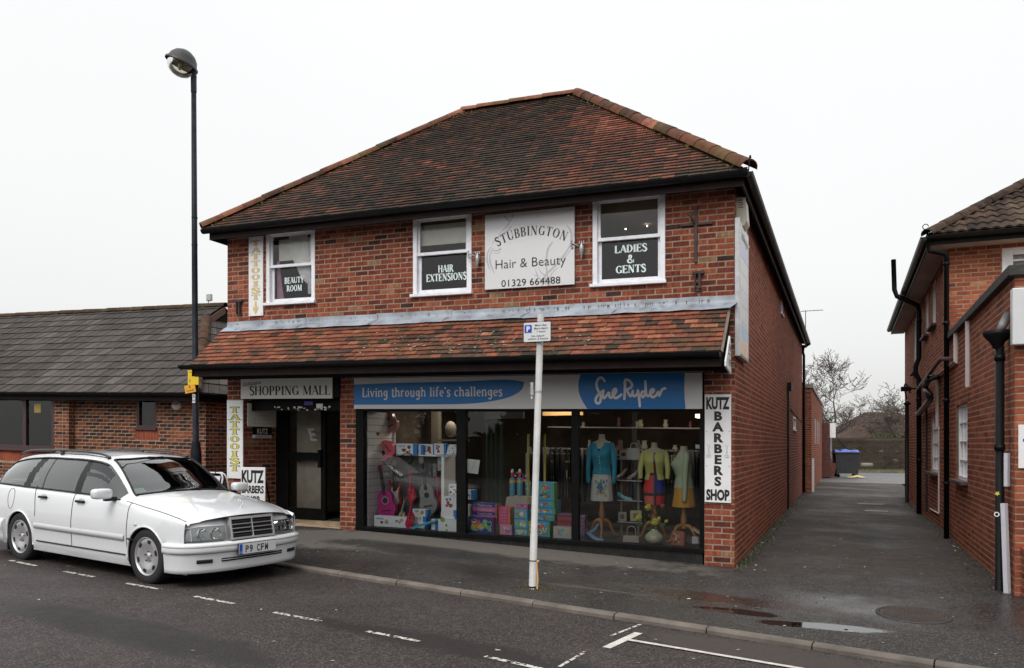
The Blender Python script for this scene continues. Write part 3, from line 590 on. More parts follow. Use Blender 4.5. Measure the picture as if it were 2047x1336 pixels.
for i in range(18):
    for j in range(10):
        u = -7.75+i*tl; w = .02+j*tl
        ft.box(u+.003, u+tl-.003, w, w+tl-.006, zl-.02, zl+.004-.0003*((i+j) % 3), 0, rnd.random())
ft.build('floor_tile', tonemat('entrance_tile', [(0, (.33, .24, .15)), (1, (.46, .35, .24))], mottle=.3, ms=8), shop, k=KB, kind='stuff')
mb = MB(); mb.box(-7.755, -5.896, .0, 5, zl-.04, zl-.012); mb.build('lobby_floor', shade_dark, shop, k=KB)
tagp(MB().box(-6.9, -6.05, .86, 1.45, zl+.005, zl+.018).build('door_mat', pm('mat_black', (.012, .012, .013), .95), None, k=KB, loc=(C0.x, C0.y, 0), rz=AU), 'black door mat inside the shopping mall entrance', 'mat')
# entrance doors
df = MB(); y0, y1 = .80, .86
for a, b in ((-7.755, -7.60), (-7.60, -7.50), (-6.83, -6.74), (-5.95, -5.896)): df.box(a, b, y0, y1, zl, 2.25)
df.box(-7.755, -5.896, y0-.01, y1+.01, 2.14, 2.25); df.box(-7.5, -6.83, y0, y1, zl, zl+.2); df.box(-7.5, -6.83, y0, y1, 1.17, 1.30); df.box(-6.86, -6.80, y0-.05, y0, 1.05, 1.35)
df.box(-7.755, -5.896, .82, .9, 2.25, 2.56)
door = df.build('entrance_door', blackM, shop, k=KB, bev=.004)
gg = MB(); gg.quad((-7.5, .83, zl+.2), (-6.83, .83, zl+.2), (-6.83, .83, 1.17), (-7.5, .83, 1.17)); gg.quad((-7.5, .83, 1.3), (-6.83, .83, 1.3), (-6.83, .83, 2.14), (-7.5, .83, 2.14)); gg.build('pane', glassU, door, k=KB)
mb = MB(); mb.box(-7.45, -6.85, .98, 1.0, zl+.1, 2.2); mb.build('door_lining', wallcream, door, k=KB)
text('E', .22, door, greyP, (-6.98, .81, 1.62), bold=.02, slant=-.3)
tr_ = MB()       # dark scuffed strip over the entrance
tr_.box(-7.74, -5.9, .16, .2, 1.98, 2.17, 0)
for i in range(26):
    u = rnd.uniform(-7.3, -6.2); w_ = rnd.uniform(.01, .05); z = rnd.uniform(1.98, 2.03); tr_.box(u, u+w_, .154, .158, z, z+rnd.uniform(.006, .03), 1)
tr_.box(-6.45, -6.33, .154, .158, 2.02, 2.09, 1); tr_.box(-6.68, -6.52, .154, .158, 2.07, 2.13, 2)
tr_.build('entrance_header', [blackM, signG, pm('violet', (.06, .05, .25), .5)], shop, k=KB)
# sash windows
def curtain_mesh(x0, x1, z0, z1, y, gather, n=26, amp=.02):
    rows = []
    for i in range(13):
        t = i/12; a, b = gather(t); rows.append([(a+(b-a)*j/n, y+amp*sin(j*1.9+t*2), z1+(z0-z1)*t) for j in range(n+1)])
    return MB().grid(rows)
netM = pm('net_curtain', (.85, .85, .87), .9, var=.1); pinkM = pm('pink_curtain', (.55, .30, .42), .9); blindM = pm('pale_blind', (.78, .76, .68), .8, var=.06)
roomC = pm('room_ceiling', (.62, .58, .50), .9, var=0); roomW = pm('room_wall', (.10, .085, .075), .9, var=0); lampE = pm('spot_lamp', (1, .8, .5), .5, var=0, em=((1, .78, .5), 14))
for wi, (a, b, z0, z1) in enumerate(WIN):
    f = MB(); fw = .065
    f.box(a, a+fw, -.012, .09, z0+.03, z1); f.box(b-fw, b, -.012, .09, z0+.03, z1); f.box(a+fw, b-fw, -.012, .09, z1-.05, z1)
    win = f.build('window', whiteM, shop, k=KB, bev=.004)
    MB().box(a-.03, b+.02, -.06, .09, z0-.012, z0+.03).build('sill', whiteM, win, k=KB, bev=.004)
    zm = (z0+z1)/2+.03; s1 = MB(); sl = .038
    i0, i1 = a+fw, b-fw
    s1.box(i0, i0+sl, .02, .05, zm+.02, z1-.05); s1.box(i1-sl, i1, .02, .05, zm+.02, z1-.05); s1.box(i0+sl, i1-sl, .02, .05, z1-.085, z1-.05); s1.box(i0, i1, .005, .05, zm-.025, zm+.02)
    s1.build('upper_sash', whiteM, win, k=KB, bev=.003)
    s2 = MB(); s2.box(i0, i0+sl+.005, .055, .088, z0+.03, zm-.025); s2.box(i1-sl-.005, i1, .055, .088, z0+.03, zm-.025); s2.box(i0+sl, i1-sl, .055, .088, z0+.03, z0+.10)
    s2.build('lower_sash', whiteM, win, k=KB, bev=.003)
    g = MB(); g.quad((i0+sl, .035, zm+.02), (i1-sl, .035, zm+.02), (i1-sl, .035, z1-.085), (i0+sl, .035, z1-.085)); g.quad((i0+sl, .07, z0+.1), (i1-sl, .07, z0+.1), (i1-sl, .07, zm-.02), (i0+sl, .07, zm-.02)); g.build('pane', glassU, win, k=KB)
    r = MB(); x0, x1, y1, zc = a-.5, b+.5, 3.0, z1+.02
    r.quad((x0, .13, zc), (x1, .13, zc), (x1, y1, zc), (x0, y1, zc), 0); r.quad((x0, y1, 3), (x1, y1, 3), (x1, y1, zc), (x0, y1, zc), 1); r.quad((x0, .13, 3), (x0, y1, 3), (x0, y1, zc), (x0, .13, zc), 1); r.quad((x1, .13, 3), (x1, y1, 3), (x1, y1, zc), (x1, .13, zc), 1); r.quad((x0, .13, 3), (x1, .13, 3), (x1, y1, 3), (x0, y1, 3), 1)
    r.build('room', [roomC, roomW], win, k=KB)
    if wi < 2:
        m = MB(); m.box(i0+.1 if wi == 0 else i0, i1-.02, .10, .105, z1-(.46 if wi == 0 else .42), z1-.12); m.build('blind', blindM, win, k=KB)
        m = MB(); m.box(i0, i1, .11, .14, z1-.13, z1-.02); m.build('pelmet', pm('pelmet_brown', (.16, .12, .07), .8), win, k=KB)
    if wi == 0:
        cm = curtain_mesh(0, 1, z0+.16, z1-.07, .096, lambda t: ((i0+.30+.46*max(0, t-.25)**1.1*1.15, i1-.14+.09*t) if t < .8 else (i1-.15+.06*(t-.8), i1-.02)), amp=.014); cm.build('curtain', netM, win, k=KB)
        cm = curtain_mesh(0, 1, z0+.1, zm+.1, .13, lambda t: (i0+.03, i0+.09+.09*t), n=12, amp=.012); cm.build('curtain', pinkM, win, k=KB, label='pink curtain drawn to the left')
        stext('BEAUTY', .095, win, paleM, (at(588, 566, .06)[0], .062, at(588, 566, .06)[1]-KB*at(588, 566, .06)[0]-.118*0), tk=.11, tn=.045, k=KB, fit=.37); stext('ROOM', .095, win, paleM, (at(588, 582, .06)[0], .062, at(588, 582, .06)[1]-KB*at(588, 582, .06)[0]), tk=.11, tn=.045, k=KB, fit=.29)
    if wi == 1:
        stext('HAIR', .105, win, paleM, (at(891, 544, .06)[0], .062, at(891, 544, .06)[1]-KB*at(891, 544, .06)[0]), tk=.11, tn=.045, k=KB, fit=.25); stext('EXTENSIONS', .105, win, paleM, (at(892, 561, .06)[0], .062, at(892, 561, .06)[1]-KB*at(892, 561, .06)[0]), tk=.11, tn=.045, k=KB, fit=.655)
    if wi == 2:
        for s_, z_, wd in (('LADIES', at(1261, 504, .06)[1], .44), ('&', at(1261, 525, .06)[1], .10), ('GENTS', at(1261, 545, .06)[1], .41)): stext(s_, .10, win, paleM, (at(1261, 504, .06)[0], .062, z_-KB*at(1261, 504, .06)[0]), tk=.11, tn=.045, k=KB, fit=wd)
        for (x, y, z) in ((-1.66, 1.0, 4.66), (-1.48, 1.6, 4.84), (-.99, .9, 4.76), (-.92, 1.3, 4.68), (-1.1, 1.7, 4.64), (-1.0, .6, 4.02), (-1.72, .9, 4.50)):
            m = MB(); m.ball((0, 0, 0), .010, 8); m.build('spot_lamp', lampE, win, loc=(x, y, z-KB*x))
# side wall fittings
for (a, b, z0, z1) in SOPS:
    f = MB()
    for q in ((a, a+.05, z0, z1), (b-.05, b, z0, z1), (a+.05, b-.05, z1-.05, z1), (a+.05, b-.05, z0, z0+.05)): f.box(-.05, .012, q[0], q[1], q[2], q[3])
    f.box(-.03, .04, a-.02, b+.02, z0-.03, z0)
    w_ = f.build('side_window', whiteM, shop, k=KB); g = MB(); g.quad((-.03, a+.05, z0+.05), (-.03, b-.05, z0+.05), (-.03, b-.05, z1-.05), (-.03, a+.05, z1-.05)); g.build('pane', glassU, w_, k=KB)
    m = MB(); m.box(-.2, -.12, a, b, z0, z1); m.build('unlit_backing', shade_dark, w_, k=KB)  # dark sheet close behind the glass, in place of the unlit room
d = MB(); d.tube([(.05, 17.2, 4.78), (.03, 17.25, 4.55), (.06, 17.28, 4.45), (.06, 17.28, .02)], .042, 8); d.tube([(.25, 17.2, 4.82), (.06, 17.2, 4.7)], .042, 8)
for z in (.9, 2.2, 3.5): d.lathe([(.052, z), (.052, z+.06)], (.06, 17.28, 0), n=8)
d.build('downpipe', gutM, shop, k=KB)
d = MB(); d.box(.008, .05, 9.98, 10.03, .0, 2.86); d.box(.008, .11, 9.93, 10.09, 2.84, 3.05); d.build('cable_conduit', gutM, shop, k=KB)
d = MB(); d.tube([(.012, 10.1, 2.5), (.012, 12, 2.44), (.012, 14.6, 2.36), (.012, 17.1, 2.3)], .012, 5); d.build('wall_cable', gutM, shop, k=KB)
# main roof
ez, ew = 4.885, -.35; RW, RZ = 2.9, 7.57; UL, UR = -8.27, .20; rl, rr = -5.19, -2.99
O = Vector((0, ew, ez)); slope = Vector((0, RW-ew, RZ-ez)); SL = slope.length; ev = slope.normalized(); eu = Vector((1, 0, 0))
roofp = MB()
roofp.add([(UL, ew, ez-.012), (UR, ew, ez-.012), (rr, RW, RZ-.012), (rl, RW, RZ-.012)], [(0, 1, 2, 3)])
roof = roofp.build('roof', pm('roof_underlay', (.02, .017, .015), .9), shop, k=KB)
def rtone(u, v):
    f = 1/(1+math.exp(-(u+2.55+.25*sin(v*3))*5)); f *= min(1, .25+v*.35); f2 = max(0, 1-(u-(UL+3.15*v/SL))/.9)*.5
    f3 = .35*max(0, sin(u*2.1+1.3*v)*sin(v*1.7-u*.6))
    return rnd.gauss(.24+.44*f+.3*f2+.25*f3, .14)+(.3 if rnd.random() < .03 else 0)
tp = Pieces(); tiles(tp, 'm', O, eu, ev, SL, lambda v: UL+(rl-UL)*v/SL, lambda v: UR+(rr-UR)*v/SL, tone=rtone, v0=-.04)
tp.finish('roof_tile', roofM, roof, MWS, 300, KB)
def strips(parent, P0, P1, Q0, Q1, n, name='roof_tile'):    # courses of tiles on the slopes turned away
    P0, P1, Q0, Q1 = map(Vector, (P0, P1, Q0, Q1)); mb = MB(); up = (P1-P0).cross(Q0-P0).normalized()*.014
    if up.z < 0: up = -up
    for i in range(n):
        a, b = i/n, (i+1.1)/n; A0, A1, B0, B1 = P0.lerp(Q0, a), P1.lerp(Q1, a), P0.lerp(Q0, b), P1.lerp(Q1, b)
        mb.add([A0, A1, A0+up, A1+up, B0, B1], [(0, 1, 3, 2), (2, 3, 5, 4)], 0, rnd.uniform(.25, .5))
    mb.build(name, roofM, parent, k=KB, kind='stuff')
strips(roof, (UR, ew, ez), (UR, 17.65, ez), (rr, RW, RZ), (rr, 14.5, RZ), 42); strips(roof, (UL, 6.15, ez), (UL, ew, ez), (rl, RW, RZ), (rl, RW, RZ), 42)
strips(roof, (-6.2, 6.15, ez), (UL, 6.15, ez), (rr, RW, RZ), (rl, RW, RZ), 30); strips(roof, (-6.2, 6.15, ez), (-6.2, 17.65, ez), (rr, RW, RZ), (rr, 14.5, RZ), 30); strips(roof, (UR, 17.65, ez), (-6.2, 17.65, ez), (rr, 14.5, RZ), (rr, 14.5, RZ), 30)
RT = lambda i: rnd.choice((.1, .2, .3, .4, .5, .65))
ridge_run(roof, (UL-.02, ew-.02, ez+.03), (rl, RW, RZ+.02), .37, .105, ridgeM, k=KB, tone=RT); ridge_run(roof, (UR+.02, ew-.02, ez+.03), (rr, RW, RZ+.02), .37, .125, ridgeM, k=KB, tone=lambda i: rnd.choice((.1, .2, .3, .4, .4, .75)))
ridge_run(roof, (rl-.02, RW, RZ+.03), (rr, RW, RZ+.03), .31, .11, ridgeM, k=KB, tone=lambda i: rnd.uniform(.45, .8)); ridge_run(roof, (rr, RW+.1, RZ+.02), (rr, 14.5, RZ+.02), .33, .11, ridgeM, k=KB)
m = MB(); m.tube(smooth([(UR+.02, ew-.1, ez-.04), (UR+.03, ew-.12, ez+.04), (UR+.035, ew-.12, ez+.12), (UR+.045, ew-.11, ez+.13), (UR+.045, ew-.09, ez+.11)], 4), .008, 6); m.build('hip_iron', gutM, roof, k=KB)
fa = MB(); fa.box(UL+.06, UR-.06, -.28, -.255, 4.72, 4.87); fa.box(UR-.085, UR-.06, -.255, 17.5, 4.72, 4.87); fa.box(UL+.06, UL+.085, -.255, 6.1, 4.72, 4.87); fa.build('fascia', brownM, shop, k=KB)
so = MB(); so.box(UL+.086, UR-.086, -.254, -.001, 4.845, 4.86); so.box(.001, UR-.086, 0, 17.5, 4.845, 4.86); so.box(UL+.086, -8.091, 0, 6.1, 4.845, 4.86); so.build('soffit', soffM, shop, k=KB)
gm = MB(); gutter(gm, (UL-.02, -.34, 4.865), (UR+.0, -.34, 4.865), .058); gutter(gm, (UR-.0, -.36, 4.862), (UR-.0, 17.6, 4.862), .058); gut = gm.build('gutter', gutM, shop, k=KB)
br0 = lambda u, w, z: (u, w, z-KB*u)
brackets(gut, br0(UL, -.34, 4.865), br0(UR, -.34, 4.865), 1.05, .058, gutM); brackets(gut, br0(UR, -.2, 4.862), br0(UR, 17.4, 4.862), .98, .060, gutM)
# canopy over the shop windows
cw, cz = -.75, 2.665; CO = Vector((0, cw, cz)); cs = Vector((0, -.02-cw, 3.31-cz)); CL = cs.length; cev = cs.normalized()
cu0, cu1 = -8.12, -.065
cm = MB(); cm.quad((cu0, cw, cz-.01), (cu1, cw, cz-.01), (cu1, 0, 3.315), (cu0, 0, 3.315)); 
cm.add([(cu1+.004, cw, cz), (cu1+.004, -.001, 3.32), (cu1+.004, -.001, 2.48), (cu1+.004, cw, 2.48)], [(0, 1, 2, 3)]); cm.add([(cu0-.004, cw, cz), (cu0-.004, -.001, 3.32), (cu0-.004, -.001, 2.48), (cu0-.004, cw, 2.48)], [(0, 1, 2, 3)])
can = cm.build('canopy_roof', soffM, shop, k=KB)
def ctone(u, v):
    d = .5+.5*sin(u*1.3+2.2)*sin(u*.53); low = max(0, .5-v/CL)
    return rnd.gauss(.74-.36*d*.7-.26*low, .19)-(.35 if rnd.random() < .10 else 0)
tp = Pieces(); tiles(tp, 'c', CO, eu, cev, CL, lambda v: cu0, lambda v: cu1, tone=ctone, sag=.006, v0=-.045, tw=.168)
tp.finish('roof_tile', tileM, can, MWS, 300, KB)
m = MB(); m.add([(cu1+.03, cw-.02, cz-.03), (cu1+.03, -.01, 3.30), (cu1, -.01, 3.33), (cu1, cw-.02, cz+.0)], [(0, 1, 2, 3)]); m.build('verge', pm('verge_mortar', (.16, .13, .10), .95, var=.3), can, k=KB)
m = MB(); m.box(cu0+.02, cu1, -.735, -.705, 2.475, 2.645); m.build('canopy_fascia', brownM, shop, k=KB); m = MB(); m.box(cu0+.02, cu1, -.704, -.002, 2.49, 2.505); m.box(cu0+.02, cu1, -.55, -.52, 2.44, 2.489); m.build('canopy_soffit', soffM, shop, k=KB)
gm = MB(); gutter(gm, (-8.30, -.80, 2.64), (cu1-.0, -.80, 2.64), .06); cg = gm.build('canopy_gutter', gutM, shop, k=KB); brackets(cg, br0(-8.2, -.80, 2.64), br0(-.1, -.80, 2.64), 1.12, .06, gutM)
x = -8.09; nfl = [1.55, 1.3, 1.25, 1.2, 1.3, 1.6]
for i, L_ in enumerate(nfl):
    x1 = min(x+L_, 0.01); mb = MB(); rows = []; o = .003+.004*(i % 2)
    for j in range(9):
        u = x+(x1+.03-x)*j/8; zz = 3.425+.008*(i % 3)
        rows.append([(u, -.004-o, zz+rnd.uniform(-.003, .003)), (u, -.008-o, 3.39), (u, -.012-o, 3.345), (u-.01, -.05-o, 3.325+rnd.uniform(-.004, .004)), (u-.02-.03*i % .05, -.155-o, 3.245+o+rnd.uniform(-.006, .006))])
    mb.grid(rows, sm=True); mb.build('lead_flashing', leadM, shop, k=KB); x = x1
# shop front: stall riser tiles, frame, glass
fb = lambda u: gl(u)
m = MB()
n = 24
for i in range(n):
    a, b = -5.6+5.2*i/n, -5.6+5.2*(i+1)/n; m.box(a+.003, b-.003, .0, .03, min(fb(a), fb(b))-.05, .15, 0)
m.build('plinth_tile', pm('black_glazed_tile', (.014, .014, .014), .25, var=.3, rvar=.1), shop, k=KB)
MB().box(-5.6, -.4, .012, .06, -.1, .158).build('stall_riser', pm('grout_grey', (.06, .06, .058), .8), shop, k=KB)
sf = MB(); X0, X1 = -5.607, -.373
for a, b in ((X0, -5.47), (-3.90, -3.75), (-2.155, -2.055), (-.43, X1)): sf.box(a, b, -.015, .07, .16, 2.0)
sf.box(X0, X1, -.03, .075, .155, .215); sf.box(X0, X1, -.01, .07, 1.965, 2.0)
sfr = sf.build('shopfront_frame', blackM, shop, k=KB, bev=.004)
for a, b in ((-5.47, -3.90), (-3.75, -2.155), (-2.055, -.43)):
    g = MB(); g.quad((a, .03, .215), (b, .03, .215), (b, .03, 1.965), (a, .03, 1.965)); g.build('pane', glassS, sfr, k=KB)
MB().box(X0, X1, .06, .5, 1.99, 2.56).build('shopfront_lintel', soffM, shop, k=KB)
# shop interior
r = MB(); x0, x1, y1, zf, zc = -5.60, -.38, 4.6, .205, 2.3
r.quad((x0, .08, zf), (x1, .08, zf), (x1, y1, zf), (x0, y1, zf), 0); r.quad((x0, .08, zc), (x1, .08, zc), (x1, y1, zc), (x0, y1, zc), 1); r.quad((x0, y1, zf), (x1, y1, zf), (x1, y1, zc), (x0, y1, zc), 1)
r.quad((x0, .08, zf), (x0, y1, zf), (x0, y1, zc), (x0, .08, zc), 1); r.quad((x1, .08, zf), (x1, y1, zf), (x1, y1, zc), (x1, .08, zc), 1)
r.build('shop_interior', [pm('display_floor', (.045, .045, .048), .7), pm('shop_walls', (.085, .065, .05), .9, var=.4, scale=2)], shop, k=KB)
# ---------------------------------------------------------------- signs on and by the shop
def sthing(name, label, cat, u, w, z, group=None, k=KB): return thing(name, label, cat, B(u, w, z, k), AU, group)
def board(parent, u0, u1, z0, z1, y0, y1, mat, k=KB, bev=.002, name='board'):
    return MB().box(u0, u1, y0, y1, z0, z1).build(name, mat, parent, k=k, bev=bev)
def screws(parent, pts, y, k=KB, r=.006):
    m = MB()
    for u, z in pts: m.lathe([(r, y), (r*.6, y-.004), (0, y-.004)], (u, 0, z), 'y', 6)
    m.build('screw', gutM, parent, k=k, kind='stuff')
# vertical barber sign
t = sthing('barber_sign', 'tall white sign with black KUTZ BARBERS SHOP lettering on the right brick pier', 'sign', -.20, -.012, .815)
board(t, -.163, .163, 0, 1.37, -.02, 0, signW)
text('KUTZ', .145, t, blackF, (0, -.021, 1.19), bold=.07, fit=.29, k=KB)
for i, c in enumerate('BARBERS'): text(c, .110, t, blackF, (0, -.021, 1.045-i*.138), bold=.07, k=KB, sxx=1.15)
text('SHOP', .13, t, blackF, (0, -.021, .035), bold=.07, fit=.29, k=KB)
m = MB()
for s_ in (-1, 1):
    cx = s_*.112
    for q in (-1, 1):
        m.tube([(cx+q*.014, -.0215, .60), (cx-q*.016, -.0215, .74)], .003, 4); m.tube([(cx+q*.014+.013*cos(a*pi/5), -.0215, .585+.018*sin(a*pi/5)) for a in range(11)], .003, 4)
m.build('scissors_emblem', greyP, t, k=KB); screws(t, [(s_*.14, z) for s_ in (-1, 1) for z in (.03, .46, .90, 1.33)], -.02)
# tattooist signs
def tattoo(u, z0, z1, w, out, fill, label, arrow):
    t = sthing('tattoo_sign', label, 'sign', u, -.01, z0); H = z1-z0; board(t, -w/2, w/2, 0, H, -.018, 0, signW)
    n = 9; top = H-.06 if arrow else H-.10; step = (H-.30)/n if arrow else (H-.20)/n; h = step*.80
    for i, c in enumerate('TATTOOIST'):
        z = top-step*(i+.86)+.0; wd = {'I': .10, 'O': .17}.get(c, .18)*w/.3
        stext(c, h, t, out, (0, -.0185, z), tk=.14, tn=.065, ser=.14, sw=.055, fit=wd*1.03, k=KB); stext(c, h*.97, t, fill, (0, -.0205, z+.002), tk=.10, tn=.022, ser=.10, sw=.02, fit=wd*.98, k=KB)
    if arrow:
        m = MB(); m.prism([(-.012, .23), (.012, .23), (.02, .10), (.045, .15), (.05, .11), (0, .03), (-.05, .11), (-.045, .15), (-.02, .10)], -.020, -.019); m.build('arrow', fill, t, k=KB)
        m = MB(); P = [(-.016, .235), (.016, .235), (.024, .115), (.049, .162), (.056, .11), (0, .02), (-.056, .11), (-.049, .162), (-.024, .115)]; m.prism(P, -.0189, -.0183); m.build('arrow_outline', out, t, k=KB)
    screws(t, [(s_*(w/2-.03), z) for s_ in (-1, 1) for z in (.03, H/2, H-.03)], -.018)
tattoo(-7.49, 3.50, 4.78, .285, greyP, goldM, 'upper white TATTOOIST sign with pale gold letters and down arrow beside the left window', True)
tattoo(-7.915, .866, 2.14, .325, blackF, yelP, 'lower white TATTOOIST sign with yellow letters on the left brick pier', False)
# mall sign
t = sthing('mall_sign', 'off white sign reading Stubbington SHOPPING MALL over the dark entrance', 'sign', -6.90, -.012, 2.163)
board(t, -.885, .885, 0, .355, -.025, 0, signG); stext('SHOPPING MALL', .145, t, blackF, (.07, -.026, .055), tk=.095, tn=.028, ser=.07, fit=1.56, k=KB)
stext('Stubbington', .062, t, blackF, (-.66, -.026, .235), tk=.06, tn=.025, ser=.06, fit=.36, k=KB, rise=.10, slant=.1)
m = MB(); m.add([(-.85, -.0265, .206), (-.48, -.0265, .243), (-.48, -.0265, .249), (-.85, -.0265, .212)], [(0, 1, 2, 3)]); m.build('underline', blackF, t, k=KB); screws(t, [(-.86+i*.287, .335) for i in range(7)], -.025)
MB().box(-.0, .12, -.02, .15, 0, .37).build('side_bracket', blackM, t, k=KB, loc=(.89, 0, 0))
# charity shop fascia
t = sthing('shop_fascia_sign', 'grey and blue shop fascia sign reading Living through life\'s challenges and Sue Ryder', 'sign', -3.0, -.03, 2.0)
fasW = pm('fascia_grey', (.58, .57, .56), .35, var=.04, scale=1.5)
def FS(x, y): u, z = at(x, y, -.06); return (u+3.0, z-2.0)
board(t, -2.607, 2.607, 0, .462, -.03, .02, fasW)
MB().box(-2.607, 2.62, -.045, .02, .468, .485).build('trim', pm('trim_grey', (.3, .3, .3), .4, metal=.5), t, k=KB)
L3 = lambda cx, cy: FS(700+cx/3.61, 730+cy/3.61)
pts = [L3(*q) for q in ((45, 140), (400, 127), (800, 119), (1000, 109), (1150, 107), (1256, 122), (1235, 180), (1150, 230), (1000, 264), (800, 281), (400, 285), (45, 286))]; pts[0] = (-2.605, pts[0][1]); pts[-1] = (-2.605, pts[-1][1])
pp = smooth([(a, b, 0) for a, b in pts[:6]], 5)+smooth([(a, b, 0) for a, b in pts[5:]], 5)[1:]; m = MB(); m.prism([(p.x, p.y) for p in pp], -.0325, -.031); m.build('blue_swoosh', blueM, t, k=KB)
L4 = lambda cx, cy: FS(1150+cx/7.873, 735+cy/7.873)
pts = [L4(*q) for q in ((92, 98), (62, 180), (48, 300), (60, 400), (110, 520), (195, 655))]; pp = smooth([(a, b, 0) for a, b in pts], 5); q2 = [L4(1735, 660), L4(1722, 500), L4(1715, 300), L4(1722, 85)]
P = [(p.x, min(.461, max(.001, p.y))) for p in pp]+[(p[0], min(.461, max(.001, p[1]))) for p in q2]; m = MB(); m.prism(P, -.0325, -.031); m.build('blue_panel', blueM, t, k=KB)
p0, p1 = L3(88, 225), L3(1100, 225)
stext("Living through life's challenges", .135, t, pm('fascia_lettering', (.66, .64, .62), .4, var=0), ((p0[0]+p1[0])/2, -.034, p0[1]+.012), tk=.078, tn=.045, ser=.055, sw=.04, fit=(p1[0]-p0[0]), k=KB)
m = MB(); SR = [[(462, 212), (440, 180), (400, 160), (360, 185), (335, 250), (345, 320), (375, 390), (403, 450), (395, 530), (360, 566), (325, 540), (325, 490), (360, 430), (410, 388), (445, 362)], [(445, 365), (434, 430), (450, 480), (490, 445), (525, 398)], [(536, 400), (538, 450), (560, 475), (600, 440), (635, 395), (645, 350), (618, 338), (592, 390), (600, 455), (640, 480), (690, 455), (725, 425)],
      [(773, 492), (780, 400), (783, 300), (785, 240)], [(776, 240), (800, 190), (855, 210), (893, 262), (880, 310), (812, 345)], [(812, 345), (840, 410), (870, 448), (895, 420), (906, 368)], [(906, 368), (908, 430), (935, 450), (972, 420), (988, 362)], [(988, 362), (1002, 450), (1012, 540), (1018, 606)],
      [(1100, 385), (1062, 378), (1040, 430), (1065, 465), (1100, 425), (1112, 380)], [(1105, 220), (1110, 330), (1118, 420), (1150, 448), (1195, 410)], [(1195, 410), (1238, 372), (1228, 342), (1192, 360), (1182, 420), (1218, 466), (1270, 440), (1302, 388)], [(1302, 385), (1322, 442), (1345, 388), (1372, 345), (1415, 328)]]
for i, s_ in enumerate(SR):
    ribbon(m, [L4(*q) for q in s_], [.0165, .0175, .0165], y=-.034-.0003*i)
    for q in (s_[0], s_[-1]):
        c = L4(*q); m.add([(c[0]+.0168*cos(a*pi/6), -.034-.0003*i-.00012, c[1]+.0168*sin(a*pi/6)) for a in range(12)], [list(range(12))])
m.build('script_lettering', MATS['fascia_lettering'], t, k=KB)
# hair and beauty sign
t = sthing('salon_sign', 'large white salon sign with arched STUBBINGTON lettering and phone number', 'sign', -2.765, -.02, 3.69)
board(t, -.665, .665, 0, 1.055, -.03, 0, pm('salon_white', (.62, .62, .63), .3, var=.03, scale=1))
L5 = lambda cx, cy: (lambda q: (q[0]+2.765, q[1]-3.69))(at(940+cx/6.679, 400+cy/6.679, -.05))
m = MB(); gsw = [([(445, 195), (480, 245), (520, 275), (530, 295)], [.004, .014, .004]), ([(575, 190), (545, 270), (490, 350), (420, 420), (380, 470)], [.014, .006, .012, .004, .002]), ([(548, 350), (500, 410), (440, 450), (330, 530), (290, 600)], [.01, .014, .01, .006, .003]), ([(285, 620), (235, 700), (225, 800), (250, 900), (275, 950)], [.003, .01, .012, .008, .002]), ([(310, 640), (265, 730), (265, 830), (300, 930), (325, 980)], [.004, .008, .016, .01, .002]), ([(415, 650), (370, 672), (320, 678), (290, 660)], [.016, .01, .008, .002]), ([(400, 695), (340, 715), (290, 700)], [.006, .004, .002]),
  ([(1285, 335), (1335, 400), (1355, 500), (1335, 600), (1270, 710), (1180, 830), (1080, 930), (1000, 1010), (960, 1150)], [.003, .014, .018, .008, .014, .016, .012, .014]), ([(1360, 380), (1395, 470), (1390, 570), (1330, 680), (1240, 800)], [.002, .005, .006, .006, .003]), ([(1100, 560), (1040, 650), (1020, 760), (1015, 880), (1030, 1000), (1040, 1150)], [.01, .014, .012, .01, .012, .014]), ([(870, 920), (890, 990), (930, 1050), (990, 1110)], [.002, .008, .008, .003]), ([(910, 890), (940, 960), (1000, 1020), (1010, 1120)], [.002, .006, .008, .016]), ([(850, 1000), (900, 1020), (960, 1080)], [.002, .005, .003]), ([(1170, 900), (1100, 970), (1060, 1060), (1060, 1150)], [.002, .005, .008, .012])]
for i, (s_, w_) in enumerate(gsw): ribbon(m, [(lambda q: (max(-.66, min(.66, q[0])), max(.004, min(1.05, q[1]))))(L5(*q)) for q in s_], w_, y=-.0305-.0001*i)
m.build('swirl_print', pm('swirl_grey', (.42, .42, .44), .35, var=0), t, k=KB)
c = L5(808, 470); stext('STUBBINGTON', .125, t, blackF, (c[0]+.0, -.0335, c[1]), tk=.085, tn=.022, ser=.06, sxx=.98, arc=1.08, k=KB, sp=.09)
c = L5(800, 890); text('Hair & Beauty', .135, t, blackF, (c[0], -.0335, c[1]), fit=1.04, k=KB, bold=-.012); c = L5(805, 1137); text('01329 664488', .10, t, blackF, (c[0], -.0335, c[1]), fit=.875, k=KB, bold=.0)
